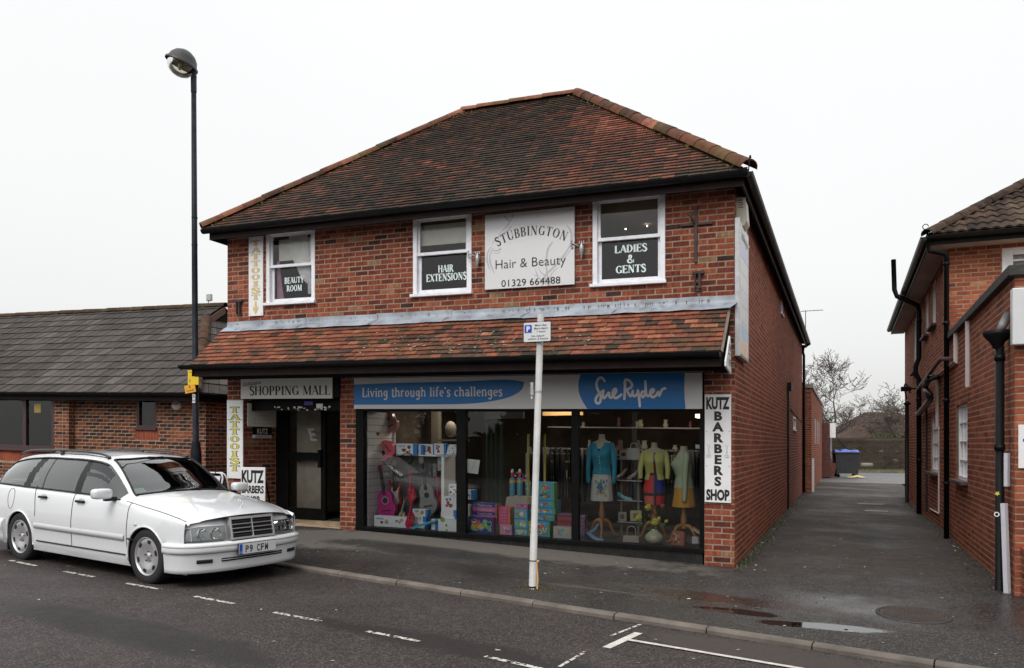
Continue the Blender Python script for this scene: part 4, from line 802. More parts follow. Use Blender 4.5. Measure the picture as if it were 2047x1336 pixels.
# ornate brackets each side of the salon sign
ornM = pm('silver_paint', (.34, .35, .36), .45, metal=.6, var=.2)
for (x, y, lab) in ((955, 517, 'ornate silver wall bracket between the middle window and the salon sign'), (1163, 497, 'ornate silver wall bracket between the salon sign and the right window')):
    u, z = at(x, y, -.05); t = sthing('wall_ornament', lab, 'wall bracket', u, -.01, z, 'ornate silver wall brackets'); m = MB()
    m.lathe([(.0, .10), (.012, .095), (.008, .07), (.022, .06), (.014, .045), (.034, .035), (.024, .015), (.040, .0), (.026, -.02), (.032, -.035), (.018, -.055), (.022, -.07), (.010, -.09), (.012, -.105), (0, -.14)], (0, -.05, 0), n=10)
    for q in (-1, 1): m.lathe([(0, .055), (.009, .05), (.006, .03), (.014, .02), (0, .0)], (q*.03, -.05, .05), n=8)
    m.build('ornament', ornM, t, k=KB)
    m = MB(); m.tube(smooth([(-.03, -.03, .03), (-.08, -.05, .055), (-.12, -.05, .075), (-.15, -.05, .095), (-.135, -.05, .12)], 4), .009, 6); m.tube(smooth([(-.13, -.05, .08), (-.15, -.05, .04), (-.135, -.05, .01), (-.12, -.05, .03)], 4), .007, 6); m.tube([(0, 0, 0), (0, -.05, 0)], .012, 6); m.build('bracket_arm', ornM, t, k=KB)
# iron fittings on the front wall
ironM = pm('rusty_iron', (.05, .032, .028), .75, var=.4, bump=.3)
t = sthing('iron_cross_bracket', 'rusty iron cross shaped bracket on the brickwork right of the right window', 'iron bracket', -.478, -.005, 3.88)
m = MB(); m.box(-.02, .02, -.03, .0, 0, .71); m.box(-.20, -.02, -.028, -.002, .475, .51); m.box(.02, .21, -.028, -.002, .475, .51); m.build('iron_bar', ironM, t, k=KB, bev=.004)
m = MB(); m.tube(smooth([(-.01, -.03, .50), (-.04, -.07, .55), (-.06, -.09, .60), (-.09, -.08, .62)], 4), .017, 6); m.build('hook', ironM, t, k=KB)
for u, z, lab in ((-.447, 3.51, 'rusty iron channel bracket below the cross shaped bracket'), (-7.83, 3.52, 'rusty iron channel bracket left of the upper TATTOOIST sign')):
    t = sthing('iron_channel_bracket', lab, 'iron bracket', u, -.005, z); m = MB(); m.box(-.05, .05, -.02, 0, 0, .03); m.box(-.075, .075, -.05, 0, .22, .25); m.box(-.045, -.03, -.05, 0, .03, .22); m.box(.01, .035, -.06, 0, .03, .22); m.box(-.03, .01, -.02, 0, .1, .13); m.build('iron_channel', ironM, t, k=KB)
# alarm box and board on the side wall
t = thing('alarm_box', 'cream alarm box high on the side wall by the front corner', 'alarm box', B(.0, .35, 4.36), AU)
m = MB(); m.prism([(.001, .0), (.09, -.0), (.13, .06), (.11, .34), (.001, .36)], -.18, .18, 'xz'); m.build('case', pm('cream_plastic', (.55, .53, .42), .4, var=.05), t, bev=.008)
m = MB()
for i in range(4): m.box(.0, .06, -.1815, -.18, .22+i*.03, .232+i*.03)
m.build('louvre', pm('louvre_dark', (.1, .1, .08), .6), t, loc=(.03, 0, 0))
t = thing('side_notice_board', 'tall framed white notice board on the side wall at the front corner', 'notice board', B(.02, .46, 2.67), AU)
MB().box(-.012, .05, -.48, .53, 0, 1.74).build('frame', galvM, t, bev=.003)
MB().box(.05, .052, -.45, .46, .03, 1.71).build('panel', pm('notice_white', (.88, .88, .88), .4, var=.02), t)
rows = [(.85, .85, .85), (.72, .70, .86), (.82, .82, .80), (.86, .86, .85), (.80, .80, .78), (.86, .85, .83), (.62, .76, .86), (.88, .70, .52)]
for i, c in enumerate(rows):
    z1 = 1.68-i*.207; m = MB(); m.box(.0522, .0535, -.43, .44, z1-.195, z1-.01); m.build('notice_strip', pm('notice_%d' % i, c, .4, var=.08, scale=3), t)
stt = stext('Stubbington', .11, t, greyP, (.0555, 0, 1.51), fit=.75, slant=.15); stt.rotation_euler = (0, 0, pi/2)
for z in (1.28, 1.07, .86, .66, .45): 
    q = text('unit to let'.replace('unit to let', '- - - - - -'), .04, t, greyP, (.0555, 0, z), fit=.6); q.rotation_euler = (0, 0, pi/2)
t = thing('canopy_end_sign', 'white lettered board fixed to the right end of the canopy', 'sign', B(-.035, -.42, 2.42), AU)
MB().prism([(-.30, .06), (.14, .0), (.14, .38), (.06, .46), (-.30, .12)], .01, .03, 'yz').build('board', signW, t)
for z, s_ in ((.27, 'E HAIR'), (.09, 'VERS')):
    q = text(s_, .08, t, blackF, (.0315, .02, z), fit=.20, bold=.01); q.rotation_euler = (0, 0, pi/2)
MB().box(.0305, .0315, -.10, .13, .225, .235).build('rule_line', blackF, t)
# lobby signs on the inner brick wall
t = thing('jewellery_sign', 'white jewellery repairs notice on the inner brick wall of the entrance', 'sign', B(-7.745, .42, 1.72), AU)
MB().box(0, .015, -.35, .36, 0, .38).build('board', signG, t)
for i, s_ in enumerate(('Watches & Rings', 'Jewellery Repairs & Design', 'Selection of Gold', '& Silver Jewellery', 'Insurance Valuations')):
    q = text(s_, .034, t, greyP, (.0165, 0, .30-i*.065), fit=(.42, .62, .38, .38, .48)[i]); q.rotation_euler = (0, 0, pi/2)
t = thing('small_barber_sign', 'small black and white KUTZ sign under the jewellery notice', 'sign', B(-7.745, .43, 1.53), AU)
MB().box(0, .013, -.23, .23, .055, .18).build('board', blackM, t); MB().box(0, .013, -.23, .23, 0, .053).build('lower_strip', signG, t)
q = text('KUTZ', .085, t, signG, (.0145, 0, .075), fit=.27, bold=.03); q.rotation_euler = (0, 0, pi/2); q = text('BARBERS SHOP', .03, t, blackF, (.0145, 0, .012), fit=.34, bold=.02); q.rotation_euler = (0, 0, pi/2)
# A-boards
def aboard(name, label, p, rz, w, h, z0):
    t = thing(name, label, 'pavement sign', p, rz); H = h
    for s_ in (1, -1):
        m = MB(); y = lambda z: s_*.02+s_*-.0*z; f = lambda x, z: (x, -s_*(.02+.22*(1-z/H)), z)
        P = [f(-w/2, 0), f(-w/2, H*.9), f(-w/2+.03, H*.97), f(-w/2+.08, H), f(w/2-.08, H), f(w/2-.03, H*.97), f(w/2, H*.9), f(w/2, 0)]
        m.tube(P, .014, 8); m.build('frame', pm('white_tube', (.6, .6, .62), .35, var=.05), t)
    return t
p = Vector((-4.83, 12.95, 0)); p.z = gz(p); t = aboard('pavement_sign', 'white tubular frame pavement sign with Stubbington Hair lettering behind the car', p, AU-.04, .60, .84, 0)
ang = atan2(.22, .84)
m = MB(); f = lambda x, z: (x, -(.02+.22*(1-z/.84))-.004, z); m.add([f(-.25, .12), f(.25, .12), f(.25, .79), f(-.25, .79)], [(0, 1, 2, 3)]); m.build('panel', pm('panel_lilac_white', (.55, .56, .62), .4, var=.03), t)
q = stext('Stubbington', .085, t, blackF, (0, -(.02+.22*(1-.64/.84))-.012, .63), tk=.06, tn=.025, fit=.42); q.rotation_euler = (-ang*.9, 0, 0)
q = text('Hair', .09, t, blackF, (.05, -(.02+.22*(1-.5/.84))-.012, .49), slant=.3, fit=.2); q.rotation_euler = (-ang*.9, 0, 0)
m = MB(); m.box(-.17, -.155, -.035, .035, .78, .86); m.box(.13, .145, -.035, .035, .78, .86); m.build('clip', blackM, t)
p = B(at(507, 980, -.34)[0], -.34, 0, 0); p.z = gz(p); t = thing('barber_pavement_sign', 'white KUTZ BARBERS SHOP board standing in front of the left pier behind the car', 'pavement sign', p, AU); zt_ = 1.18-p.z+.02
m = MB(); m.box(-.235, .235, -.02, 0, .02, zt_); m.build('board', signW, t, bev=.006)
m = MB(); m.tube([(-.2, .01, zt_-.1), (-.2, .25, 0)], .012, 6); m.tube([(.2, .01, zt_-.1), (.2, .25, 0)], .012, 6); m.build('leg', blackM, t)
text('KUTZ', .19, t, blackF, (0, -.022, zt_-.235), fit=.43, bold=.06); text('BARBERS', .115, t, blackF, (0, -.022, zt_-.40), fit=.43, bold=.05); text('SHOP', .115, t, blackF, (0, -.022, zt_-.56), fit=.27, bold=.05)
# street lamp
lp = Vector((-5.24, 13.4, 0)); lp.z = gz(lp); t = thing('street_lamp', 'tall dark blue street lamp column with tilted dome head beside the shop', 'street lamp', lp)
lampM = pm('navy_paint', (.009, .011, .017), .5, spec=.15, var=.25, scale=4, dirt=.3, dcol=(.05, .045, .04)); h0 = lp.z
m = MB(); m.lathe([(.095, 0), (.092, .95), (.088, 1.12), (.066, 1.30)], n=14); m.build('column_base', lampM, t)
m = MB(); m.tube([(0, 0, 1.28), (-.02, 0, 4.2), (-.035, 0, 7.09)], [.052, .047, .041], 12); m.tube([(-.035, 0, 7.09), (-.037, 0, 7.34)], .047, 12)
for z in (4.55, 5.0): m.lathe([(.050, z), (.050, z+.02)], (-.022, 0, 0), n=12)
m.build('column', lampM, t)
A = Matrix.Translation((-.235, 0, 7.56)) @ Matrix.Rotation(radians(22), 4, 'Y'); rimr = .25
m = MB(); m.lathe([(rimr+.02, -.02), (rimr+.02, .01), (rimr-.01, .03), (.215, .11), (.16, .18), (.08, .225), (0, .235)], n=24); m.xf(A); m.build('lamp_hood', pm('hood_black', (.018, .017, .018), .45, var=.1), t)
m = MB(); m.lathe([(rimr-.025, -.02), (.21, -.09), (.16, -.16), (.08, -.2), (0, -.21)], n=24); m.xf(A); m.build('lamp_bowl', glassmat('bowl_glass', (.78, .76, .68), 1.2, .12), t)
m = MB(); m.lathe([(rimr-.03, -.015), (.14, .06), (.03, .09), (0, .09)], n=20); m.ball((0, 0, -.02), (.05, .05, .09), 8); m.xf(A); m.build('reflector', pm('reflector', (.5, .48, .42), .35, metal=.3), t)
m = MB(); m.tube(smooth([(-.037, 0, 7.29), (-.03, 0, 7.39), (-.03, 0, 7.48)], 3), [.045]*3+[.035]*4, 10); m.build('lamp_knuckle', lampM, t)
Yl = 13.4; zz = lambda y: 1.546+(890-y)*Yl/1616-lp.z
pY = pm('yellow_notice', (.72, .50, .02), .45, var=.05); pO = pm('orange_notice', (.72, .34, .02), .45, var=.05)
m = MB(); m.box(-.10, .09, -.075, -.065, 0, .24); nn = tagp(m.build('yellow_notice', pY, None, loc=(lp.x, lp.y, lp.z+zz(770)), rz=-.15), 'yellow planning notice strapped to the lamp column above the orange one', 'notice')
text('PUBLIC NOTICE', .016, nn, blackF, (-.01, -.077, .20), fit=.13); text('. . . . . . . .', .03, nn, blackF, (-.01, -.077, .12), fit=.13); text('!', .05, nn, blackF, (-.06, -.077, .04), bold=.05)
m = MB(); m.box(-.095, .095, -.07, -.062, -.065, .065); oo = m.build('orange_notice', pO, None, loc=(lp.x-.055, lp.y-.01, lp.z+zz(778))); oo.rotation_euler = (0, radians(-10), -.15); tagp(oo, 'small tilted orange notice strapped to the lamp column below the yellow one', 'notice')
text('5', .04, oo, blackF, (.0, -.072, .015), bold=.04); text('ON THIS SITE', .022, oo, blackF, (0, -.072, -.04), fit=.14, bold=.02)
m = MB(); m.box(-.022, .022, -.062, -.054, 0, .145); m.build('number_plate', signW, t, loc=(-.01, 0, zz(806))); text('3', .045, t, blackF, (-.01, -.064, zz(806)+.085), bold=.03); text('4', .045, t, blackF, (-.01, -.064, zz(806)+.02), bold=.03)
# parking sign on its leaning pole
pp_ = ground_at(1064, 1177); Y = pp_.y; topx = (1081-1023.5)/1616*Y; ztop = 1.546+(890-629)*Y/1616
t = thing('parking_sign', 'white parking times sign on a leaning galvanised pole at the kerb', 'parking sign', pp_)
poleM = pm('pole_pale_grey', (.40, .40, .39), .5, metal=.15, var=.12, scale=5, dirt=.35, dcol=(.30, .26, .22), bump=.1)
m = MB(); m.tube([(0, 0, -.05), ((topx-pp_.x)*.2, 0, (ztop-pp_.z)*.2)], .041, 14); m.tube([((topx-pp_.x)*.2, 0, (ztop-pp_.z)*.2), (topx-pp_.x, 0, ztop-pp_.z)], .037, 14); m.build('pole', poleM, t)
m = MB(); m.lathe([(.046, .015), (.046, .03)], n=14); m.lathe([(.0435, .305), (.0435, .315)], ((topx-pp_.x)*.12, 0, 0), n=14); m.build('band', blackM, t)
m = MB(); m.tube(smooth([(.052, -.01, .0), (.058, -.012, .12), (.05, -.01, .25), (.062, -.02, .31)], 4), [.012]*9+[.012, .014, .016, .018], 6); m.build('rust_tape', pm('tape_orange', (.62, .36, .16), .6), t)
m = MB(); m.add([(.0411*cos(a), .0411*sin(a), z) for z in (.03, .3) for a in (-.95, -.7, -.45, -.2)], [(0, 1, 5, 4), (1, 2, 6, 5), (2, 3, 7, 6)]); m.build('rust_stain', pm('rust', (.30, .11, .03), .9, var=.3), t)
cz_ = 1.546+(890-665)*Y/1616-pp_.z; cx_ = (1073.5-1023.5)/1616*Y-pp_.x
def rrect(w, h, r, n=4): return [(sx_*(w/2-r)+r*cos(a), sz_*(h/2-r)+r*sin(a)) for sx_, sz_, a0 in ((1, 1, 0), (-1, 1, pi/2), (-1, -1, pi), (1, -1, 1.5*pi)) for a in [a0+pi/2*i/n for i in range(n+1)]]
pw, ph_ = .318, .218; rzS = AU+.02; tl_ = radians(-3.4)
pl = thing('x', None, None, (0, 0, 0)); bpy.data.objects.remove(pl)
def plate(name, w, h, mat, y0, y1):
    m = MB(); m.prism(rrect(w, h, .012), y0, y1); o = m.build(name, mat, t); o.location = (cx_, -.05, cz_); o.rotation_euler = (0, -tl_*0, rzS); return o
plate('sign_plate', pw, ph_, blackM, -.002, .004); pla = plate('sign_face', pw-.008, ph_-.008, pm('sign_face_white', (.60, .61, .62), .4, var=.04), -.0035, -.0022)
MB().box(-.145, -.062, -.006, -.004, -.005, .08).build('blue_square', blueP, pla); text('P', .058, pla, signW, (-.1035, -.0065, .009), bold=.055)
for s_, z_, x_, f_ in (('Mon-Sat', .062, .045, .135), ('8am-6pm', .028, .045, .16), ('1 hour', -.006, .05, .10), ('No return', -.053, .01, .15), ('within 2 hours', -.085, .01, .235)): text(s_, .0215, pla, blackF, (x_, -.0045, z_), fit=f_, bold=.012)
MB().box(-.02, .02, .0, .05, -.06, .06).build('plate_clamp', galvM, pla)
zc_ = 1.546+(890-783)*Y/1616-pp_.z; m = MB(); m.box(-.075, -.045, -.02, .01, -.04, .10); m.tube([(-.06, 0, -.08), (-.06, 0, .0)], .012, 6); m.tube([(-.06, 0, 0), (.05, 0, .0)], .005, 5); m.lathe([(.041, -.008), (.041, .008)], (.012, 0, 0), n=12); o = m.build('old_clip', galvM, t, loc=((topx-pp_.x)*.72-.012, 0, zc_))
m = MB()
for i in range(160):
    a = rnd.uniform(0, 2*pi); r = rnd.uniform(.04, .17)*(1+.6*abs(cos(a))); x, y = r*cos(a), r*sin(a)*.6; h = rnd.uniform(.006, .022); m.add([(x-.006, y, 0), (x+.006, y+.002, 0), (x+rnd.uniform(-.01, .01), y, h)], [(0, 1, 2)], 0, rnd.random())
mossM = tonemat('moss_clump', [(0, (.06, .055, .02)), (1, (.16, .12, .05))], geo=True)
m.build('moss', mossM, None, loc=(pp_.x, pp_.y, pp_.z+.002), kind='stuff')
# ---------------------------------------------------------------- the long low building on the left
low = thing('low_brick_building', 'long low brown brick building with grey tiled roof behind the white car', 'building', C0, AU)
atL = lambda x, y, w: at(x, y, w, KL)
wp, wr = 2.25, 2.42; uE = atL(411, 850, wr)[0]; uP = atL(137, 850, wp)[0]; zT = 2.24
gL = lambda u, w=3: gz(B(u, w, 0, 0))+KL*u
a0, z1_ = atL(108, 786, wp); _, zs = atL(60, 900, wp); wu = atL(108, 850, wp)[0]
swin = (atL(273, 0, wr)[0], atL(313, 0, wr)[0], atL(290, 857, wr)[1], zT+.2)
UWL = -19.3; OP1 = [(UWL, wu, zs, 2.6)]; OP2 = [swin]
wm = MB(); panel(wm, F_, Vector((0, wp, 0)), -26, uP, -.6, zT, OP1); panel(wm, F_, Vector((0, wr, 0)), uP, uE, -.6, zT, OP2)
wm.quad((uP, wp, -.6), (uP, wr, -.6), (uP, wr, zT), (uP, wp, zT)); wm.quad((uE, wr, -.6), (uE, wr+1, -.6), (uE, wr+1, zT), (uE, wr, zT))
wm.quad((uE, wr+1, -.6), (-8.2, wr+1, -.6), (-8.2, wr+1, 3), (uE, wr+1, 3), 1); wm.quad((-8.0, wr+1, -.6), (-8.0, 8, -.6), (-8.0, 8, 3), (-8.0, wr+1, 3), 1); wm.box(-26, -13.3, 9, 9.1, -.6, 3, 0); wm.quad((-26, wp, -.6), (-26, 9, -.6), (-26, 9, zT), (-26, wp, zT)); wm.add([(-26, ewq, zT) for ewq in (2.1, 9.1)]+[(-26, 5.6, 4.66)], [(0, 1, 2)])
lw = wm.build('wall', [mortarR, shade_dark], low, k=KL); pc = Pieces()  # second material blackens the recess walls, their shade put into the colour
soB = (swin[0]-.05, swin[1]+.05, swin[2]-.24, swin[2]-.01); soA = (UWL, wu+.03, zs-.26, zs)
tL = lambda a, z: rnd.choice((.1, .2, .3, .35, .6, .7, .8, .9)) if z > .5 else rnd.random()
bricks(pc, 'front', Vector((0, wp, 0)), -26, uP, -.1, zT, OP1+[soA], zref=.02, L=.215, tone=tL, flem=True); bricks(pc, 'front', Vector((0, wr, 0)), uP, uE, -.1, zT, OP2+[soB], zref=.02, L=.215, tone=tL)
MWL = MWS; bricks(pc, 'right', Vector((uP, 0, 0)), wp, wr-.008, -.1, zT, (), zref=.02, tone=tL); bricks(pc, 'right', Vector((uE, 0, 0)), wr, wr+1, -.1, zT, (), zref=.02, tone=tL); pc.finish('brick', brickL, lw, MWL, 300, KL)
pc = Pieces()
for (x0, x1, z0, z1, w_) in ((soA[0], soA[1], soA[2], soA[3], wp), (soB[0], soB[1], soB[2], soB[3], wr)):
    x = x0
    while x < x1-.04:
        pc.add(('s', w_), brick_verts(PL['front'][0], .066, z1-z0-.01, .008), BF, Vector((x, w_, z0)), None, rnd.random(), Vector((0, -1, 0)), .015); x += .076
pc.finish('soldier_brick', soldierM, lw, MWL, 120, KL)
# windows
f = MB(); u0 = -26; yF = wp+.02
for a, b in ((atL(101, 0, wp)[0], wu), (atL(43, 0, wp)[0], atL(50, 0, wp)[0]), (atL(-70, 0, wp)[0], atL(-62, 0, wp)[0])): f.box(a, b, yF, yF+.07, zs, zT+.2)
f.box(UWL, UWL+.09, yF, yF+.07, zs, zT+.2); f.box(UWL, wu, yF-.01, yF+.07, zs, zs+.10); f.box(UWL, wu, yF, yF+.07, zT-.03, zT+.06)
wd = f.build('window', pm('maroon_frame', (.05, .022, .025), .35, var=.1), low, k=KL, bev=.004); g = MB(); g.quad((UWL, yF+.04, zs+.1), (wu, yF+.04, zs+.1), (wu, yF+.04, zT), (UWL, yF+.04, zT)); g.build('pane', glassU, wd, k=KL)
MB().box(UWL-.05, wu+.05, wp-.07, yF, zs-.025, zs+.02).build('sill', MATS['maroon_frame'], wd, k=KL, bev=.004)
r = MB(); r.quad((-26, wp+3, 0), (wu+.3, wp+3, 0), (wu+.3, wp+3, 2.6), (-26, wp+3, 2.6)); r.quad((wu+.3, wp+.13, 0), (wu+.3, wp+3, 0), (wu+.3, wp+3, 2.6), (wu+.3, wp+.13, 2.6)); r.quad((-26, wp+.13, .6), (wu+.3, wp+.13, .6), (wu+.3, wp+3, .6), (-26, wp+3, .6)); r.quad((-26, wp+.13, 2.4), (wu+.3, wp+.13, 2.4), (wu+.3, wp+3, 2.4), (-26, wp+3, 2.4)); r.build('room', pm('office_dark', (.07, .06, .05), .9, var=.4, scale=1.5), wd, k=KL)
x = atL(63, 0, wp)[0]; x2 = atL(76, 0, wp)[0]; _, zy1 = atL(70, 807, wp); _, zy0 = atL(70, 825, wp)
MB().box(x, x2, yF+.045, yF+.048, zy0, zy1).build('yellow_notice', pY, wd, k=KL)
f = MB(); a, b, c, d = swin; 
for q in ((a, a+.06, c, d), (b-.06, b, c, d), (a+.06, b-.06, c, c+.07), (a+.06, b-.06, d-.22, d-.12)): f.box(q[0], q[1], wr+.01, wr+.08, q[2], q[3])
w2 = f.build('window', MATS['maroon_frame'], low, k=KL, bev=.004); MB().box(a-.03, b+.03, wr-.05, wr+.01, c-.03, c+.03).build('sill', MATS['maroon_frame'], w2, k=KL); g = MB(); g.quad((a, wr+.05, c), (b, wr+.05, c), (b, wr+.05, d), (a, wr+.05, d)); g.build('pane', glassU, w2, k=KL); MB().box(a, b, wr+.11, wr+.13, c, d).build('unlit_backing', shade_dark, w2, k=KL)  # last box is a near-black sheet standing in for the unlit space behind
dp = atL(421, 0, wr+.75)[0]; m = MB(); m.tube([(dp, wr+.7, -.2), (dp, wr+.7, 2.15), (dp-.15, wr+.3, 2.3)], .05, 8); m.build('downpipe', gutM, low, k=KL)
da, db = atL(434, 0, wr+.95)[0], -8.1; m = MB(); m.box(da, da+.13, wr+.9, wr+1, -.1, 1.95); m.box(da, db, wr+.9, wr+1, 1.83, 1.95); dr = m.build('side_door', MATS['maroon_frame'], low, k=KL); g = MB(); g.box(da+.13, db, wr+.95, wr+.97, -.1, 1.83); g.build('door_leaf', pm('dark_wood', (.03, .022, .018), .5, var=.3), dr, k=KL)
# roof
ewL = 2.03; uC, zE = atL(392, 783, ewL); zE -= .02; wR = 5.6; uV = -13.2; zR = 4.70
sv = Vector((0, wR-ewL, zR-zE)); SLl = sv.length; evL = sv.normalized(); v1 = SLl*.825
def rgtL(v): return uV if v > v1 else uC+(uV-uC)*v/v1
rf = MB(); O_ = Vector((0, ewL, zE)); P_ = lambda u, v: tuple(O_+Vector((u, 0, 0))+evL*v-Vector((0, 0, .012)))
rf.add([P_(-27, 0), P_(uC, 0), P_(uV, v1), P_(uV, SLl), P_(-27, SLl)], [(0, 1, 2, 3, 4)]); rf.quad((-27, 9.2, zE), (uV, 9.2, zE), (uV, wR, zR), (-27, wR, zR))
rf.add([(uV-.02, wR, zR-.05), (uV-.02, 4.9, zR-.5), (uV-.02, 6.3, zR-.5)], [(0, 1, 2)])
roofL = rf.build('roof', soffM, low, k=KL); tp = Pieces()
tiles(tp, 'l', O_, Vector((1, 0, 0)), evL, SLl, lambda v: -27, rgtL, gauge=.345, tw=.31, th=.02, tone=lambda u, v: rnd.gauss(.5+.2*sin(u*.8+v), .22), sag=.004, v0=-.05)
tp.finish('roof_tile', slateM, roofL, MWL, 300, KL)
ridge_run(roofL, (-27, wR, zR+.0), (uV+.03, wR, zR+.0), .45, .12, ridgeM, k=KL, tone=lambda i: rnd.uniform(0, .12))
hp = Vector(P_(uV, v1)); ridge_run(roofL, (uC+.03, ewL-.04, zE+.02), (hp.x, hp.y, hp.z+.03), .40, .13, ridgeM, k=KL, tone=lambda i: rnd.uniform(.05, .2))
P0, P1, Q0, Q1 = map(Vector, ((uC, ewL, zE), (uC, 8, zE), (uV, hp.y, hp.z), (uV, 8, hp.z))); mb = MB(); up = (P1-P0).cross(Q0-P0).normalized()*.02
if up.z < 0: up = -up
for i in range(9):
    for j in range(18):
        a_, b_ = i/9, (i+1.05)/9; c_, d_ = j/18, (j+.97)/18
        A0, A1, B0, B1 = P0.lerp(Q0, a_), P1.lerp(Q1, a_), P0.lerp(Q0, b_), P1.lerp(Q1, b_); mb.add([A0.lerp(A1, c_), A0.lerp(A1, d_), A0.lerp(A1, c_)+up, A0.lerp(A1, d_)+up, B0.lerp(B1, c_), B0.lerp(B1, d_)], [(0, 1, 3, 2), (2, 3, 5, 4)], 0, rnd.uniform(.3, 1))
mb.build('side_roof_tile', slateM, roofL, k=KL, kind='stuff')
bg = MB(); A_, B_ = Vector((uV+.02, wR, zR-.02)), Vector((uV+.02, hp.y-.05, hp.z-.03)); bg.add([A_, B_, B_-Vector((0, 0, .17)), A_-Vector((0, 0, .17))]+[v+Vector((.03, 0, 0)) for v in (A_, B_, B_-Vector((0, 0, .17)), A_-Vector((0, 0, .17)))], [(0, 1, 2, 3), (4, 5, 6, 7), (0, 1, 5, 4), (3, 2, 6, 7)]); bg.build('bargeboard', pm('rust_brown_paint', (.10, .045, .035), .6), roofL, k=KL)
m = MB(); gutter(m, (-27, ewL-.05, zE-.015), (uC+.05, ewL-.05, zE-.015), .06); gutter(m, (uC+.05, ewL-.05, zE-.015), (uC+.05, 6, zE-.015), .06); m.build('gutter', gutM, low, k=KL)
m = MB(); m.box(-27, uC-.02, ewL+.03, ewL+.055, zE-.17, zE-.03); m.box(uC-.045, uC-.02, ewL+.055, 6, zE-.17, zE-.03); m.build('fascia', brownM, low, k=KL); m = MB(); m.box(-27, uC-.05, ewL+.056, wr+1, zT+.005, zT+.02); m.build('soffit', soffM, low, k=KL)
# alarm on the low building
u, z = atL(351, 810, wr-.06); t = thing('oval_alarm_box', 'oval white alarm box with red print on the low brick building', 'alarm box', B(u, wr-.005, z, KL), AU)
m = MB(); m.lathe([(0, -.07), (.10, -.065), (.125, -.03), (.125, 0)], axis='y', n=20, sc=(1, .85)); m.build('case', pm('alarm_white', (.6, .6, .56), .4, var=.04), t); text('ORBIS', .05, t, pm('alarm_red', (.45, .06, .03), .5, var=0), (0, -.0725, .0), fit=.16, bold=.02); text('- - - -', .03, t, greyP, (0, -.0725, -.045), fit=.11)
# further roof and flood light rising behind the low building
t = thing('rear_gable_roof', 'small grey tiled roof end rising behind the low building beside the shop', 'roof', B(-12.6, 9, 4, 0), AU)
m = MB(); m.add([(-1.0, 0, .2), (1.6, 0, .2), (1.6, .6, 1.75), (.9, .6, 1.75)], [(0, 1, 2, 3)]); m.box(-1.0, 1.6, .3, .5, -4.5, .2); m.build('roof_slope', slateM, t)
m = MB(); m.tube([(.85, .6, 1.79), (1.6, .6, 1.79)], .1, 8); m.build('ridge_tile', ridgeM, t)
u, z = at(417, 608, 6.2, 0); t = thing('roof_floodlight', 'small grey floodlight on a thin bent stalk above the low roof ridge', 'floodlight', B(u, 6.2, z-.1, 0), AU); m = MB(); m.tube(smooth([(-.05, 0, -.2), (-.04, 0, .05), (.02, 0, .2)], 4), .012, 5); m.build('stalk', galvM, t); m = MB(); m.box(-.05, .1, -.04, .04, .18, .36); m.build('lamp_head', galvM, t, bev=.01)
# ---------------------------------------------------------------- the building on the right of the alley
rb = thing('orange_brick_building', 'two storey orange brick building right of the alley with black drainpipes', 'building', C0, AU)
RUU = 2.95; W0, W1, W2 = -.58, 5.28, 16.4; KR = .008
def bu(x, y, off=0):
    a = (x-1023.5)/1616; b = C0+UU*(RUU-off); w = (a*b.y-b.x)/(.3809-a*.9246); Y_ = b.y+w*.9246; return w, 1.546+Y_*(890-y)/1616
def rw(x0, x1, y0, y1, ym=None): a = bu(x0, y0)[0]; b = bu(x1, y0)[0]; xm = (x0+x1)/2; return (min(a, b), max(a, b), bu(xm, y1)[1], bu(xm, y0)[1])
LW = PL['left'][0]; offR = Vector((RUU, 0, 0)); wn1 = rw(1912, 1934, 806, 960); wn2 = rw(1861, 1877, 829, 944)
wu1 = rw(1862, 1871, 560, 652); wu2 = rw(1849, 1856, 588, 672); wu3 = rw(1826, 1831, 640, 745)
OPR = [wn1, wn2, wu1, wu2, wu3]; zP = 3.34; zU = 5.06
fw_ = (bu(2003, 0)[0],)
u2a = None
def atR(x, y, w): return at(x, y, w, 0)
fwn = (atR(2003, 0, W1)[0], 6.2, atR(2003, 549, W1)[1], atR(2003, 497, W1)[1])
wm = MB(); panel(wm, LW, offR, W0, W1, -.5, zP, OPR); panel(wm, LW, offR, W1, W2, -.5, zU, OPR); panel(wm, F_, Vector((0, W0, 0)), RUU, 7.5, -.5, zP, []); panel(wm, F_, Vector((0, W1, 0)), RUU, 9, zP-.6, zU, [fwn])
wm.quad((RUU, W0, zP-.1), (7.5, W0, zP-.1), (7.5, W1, zP-.1), (RUU, W1, zP-.1)); wm.quad((RUU, W2, -.5), (9, W2, -.5), (9, W2, zU), (RUU, W2, zU))
rwall = wm.build('wall', mortarR, rb); pc = Pieces()
bricks(pc, 'left', offR, W0-.0065, W1, -.1, zP, OPR, zref=0, tone=lambda a, z: rnd.gauss(.4, .18)); bricks(pc, 'left', offR, W1, W2, -.1, zU, OPR, zref=0, tone=lambda a, z: rnd.gauss(.35, .2))
bricks(pc, 'front', Vector((0, W0, 0)), RUU-.0065, 7.5, -.1, zP, (), zref=0, tone=lambda a, z: rnd.gauss(.45, .25)); bricks(pc, 'front', Vector((0, W1, 0)), RUU, 9, zP-.1, zU, [fwn], zref=0, tone=lambda a, z: rnd.gauss(.48, .2))
pc.finish('brick', brickR, rwall, MWS, 300, 0)
cp = MB(); cp.box(RUU-.07, 7.5, W0-.07, W0+.16, zP-.01, zP+.10); cp.box(RUU-.07, RUU+.16, W0+.16, W1, zP-.01, zP+.10); cp.build('parapet_coping', pm('coping_dark', (.03, .03, .028), .8, var=.4, bump=.3, dirt=.4, dcol=(.09, .09, .06)), rb, bev=.008)
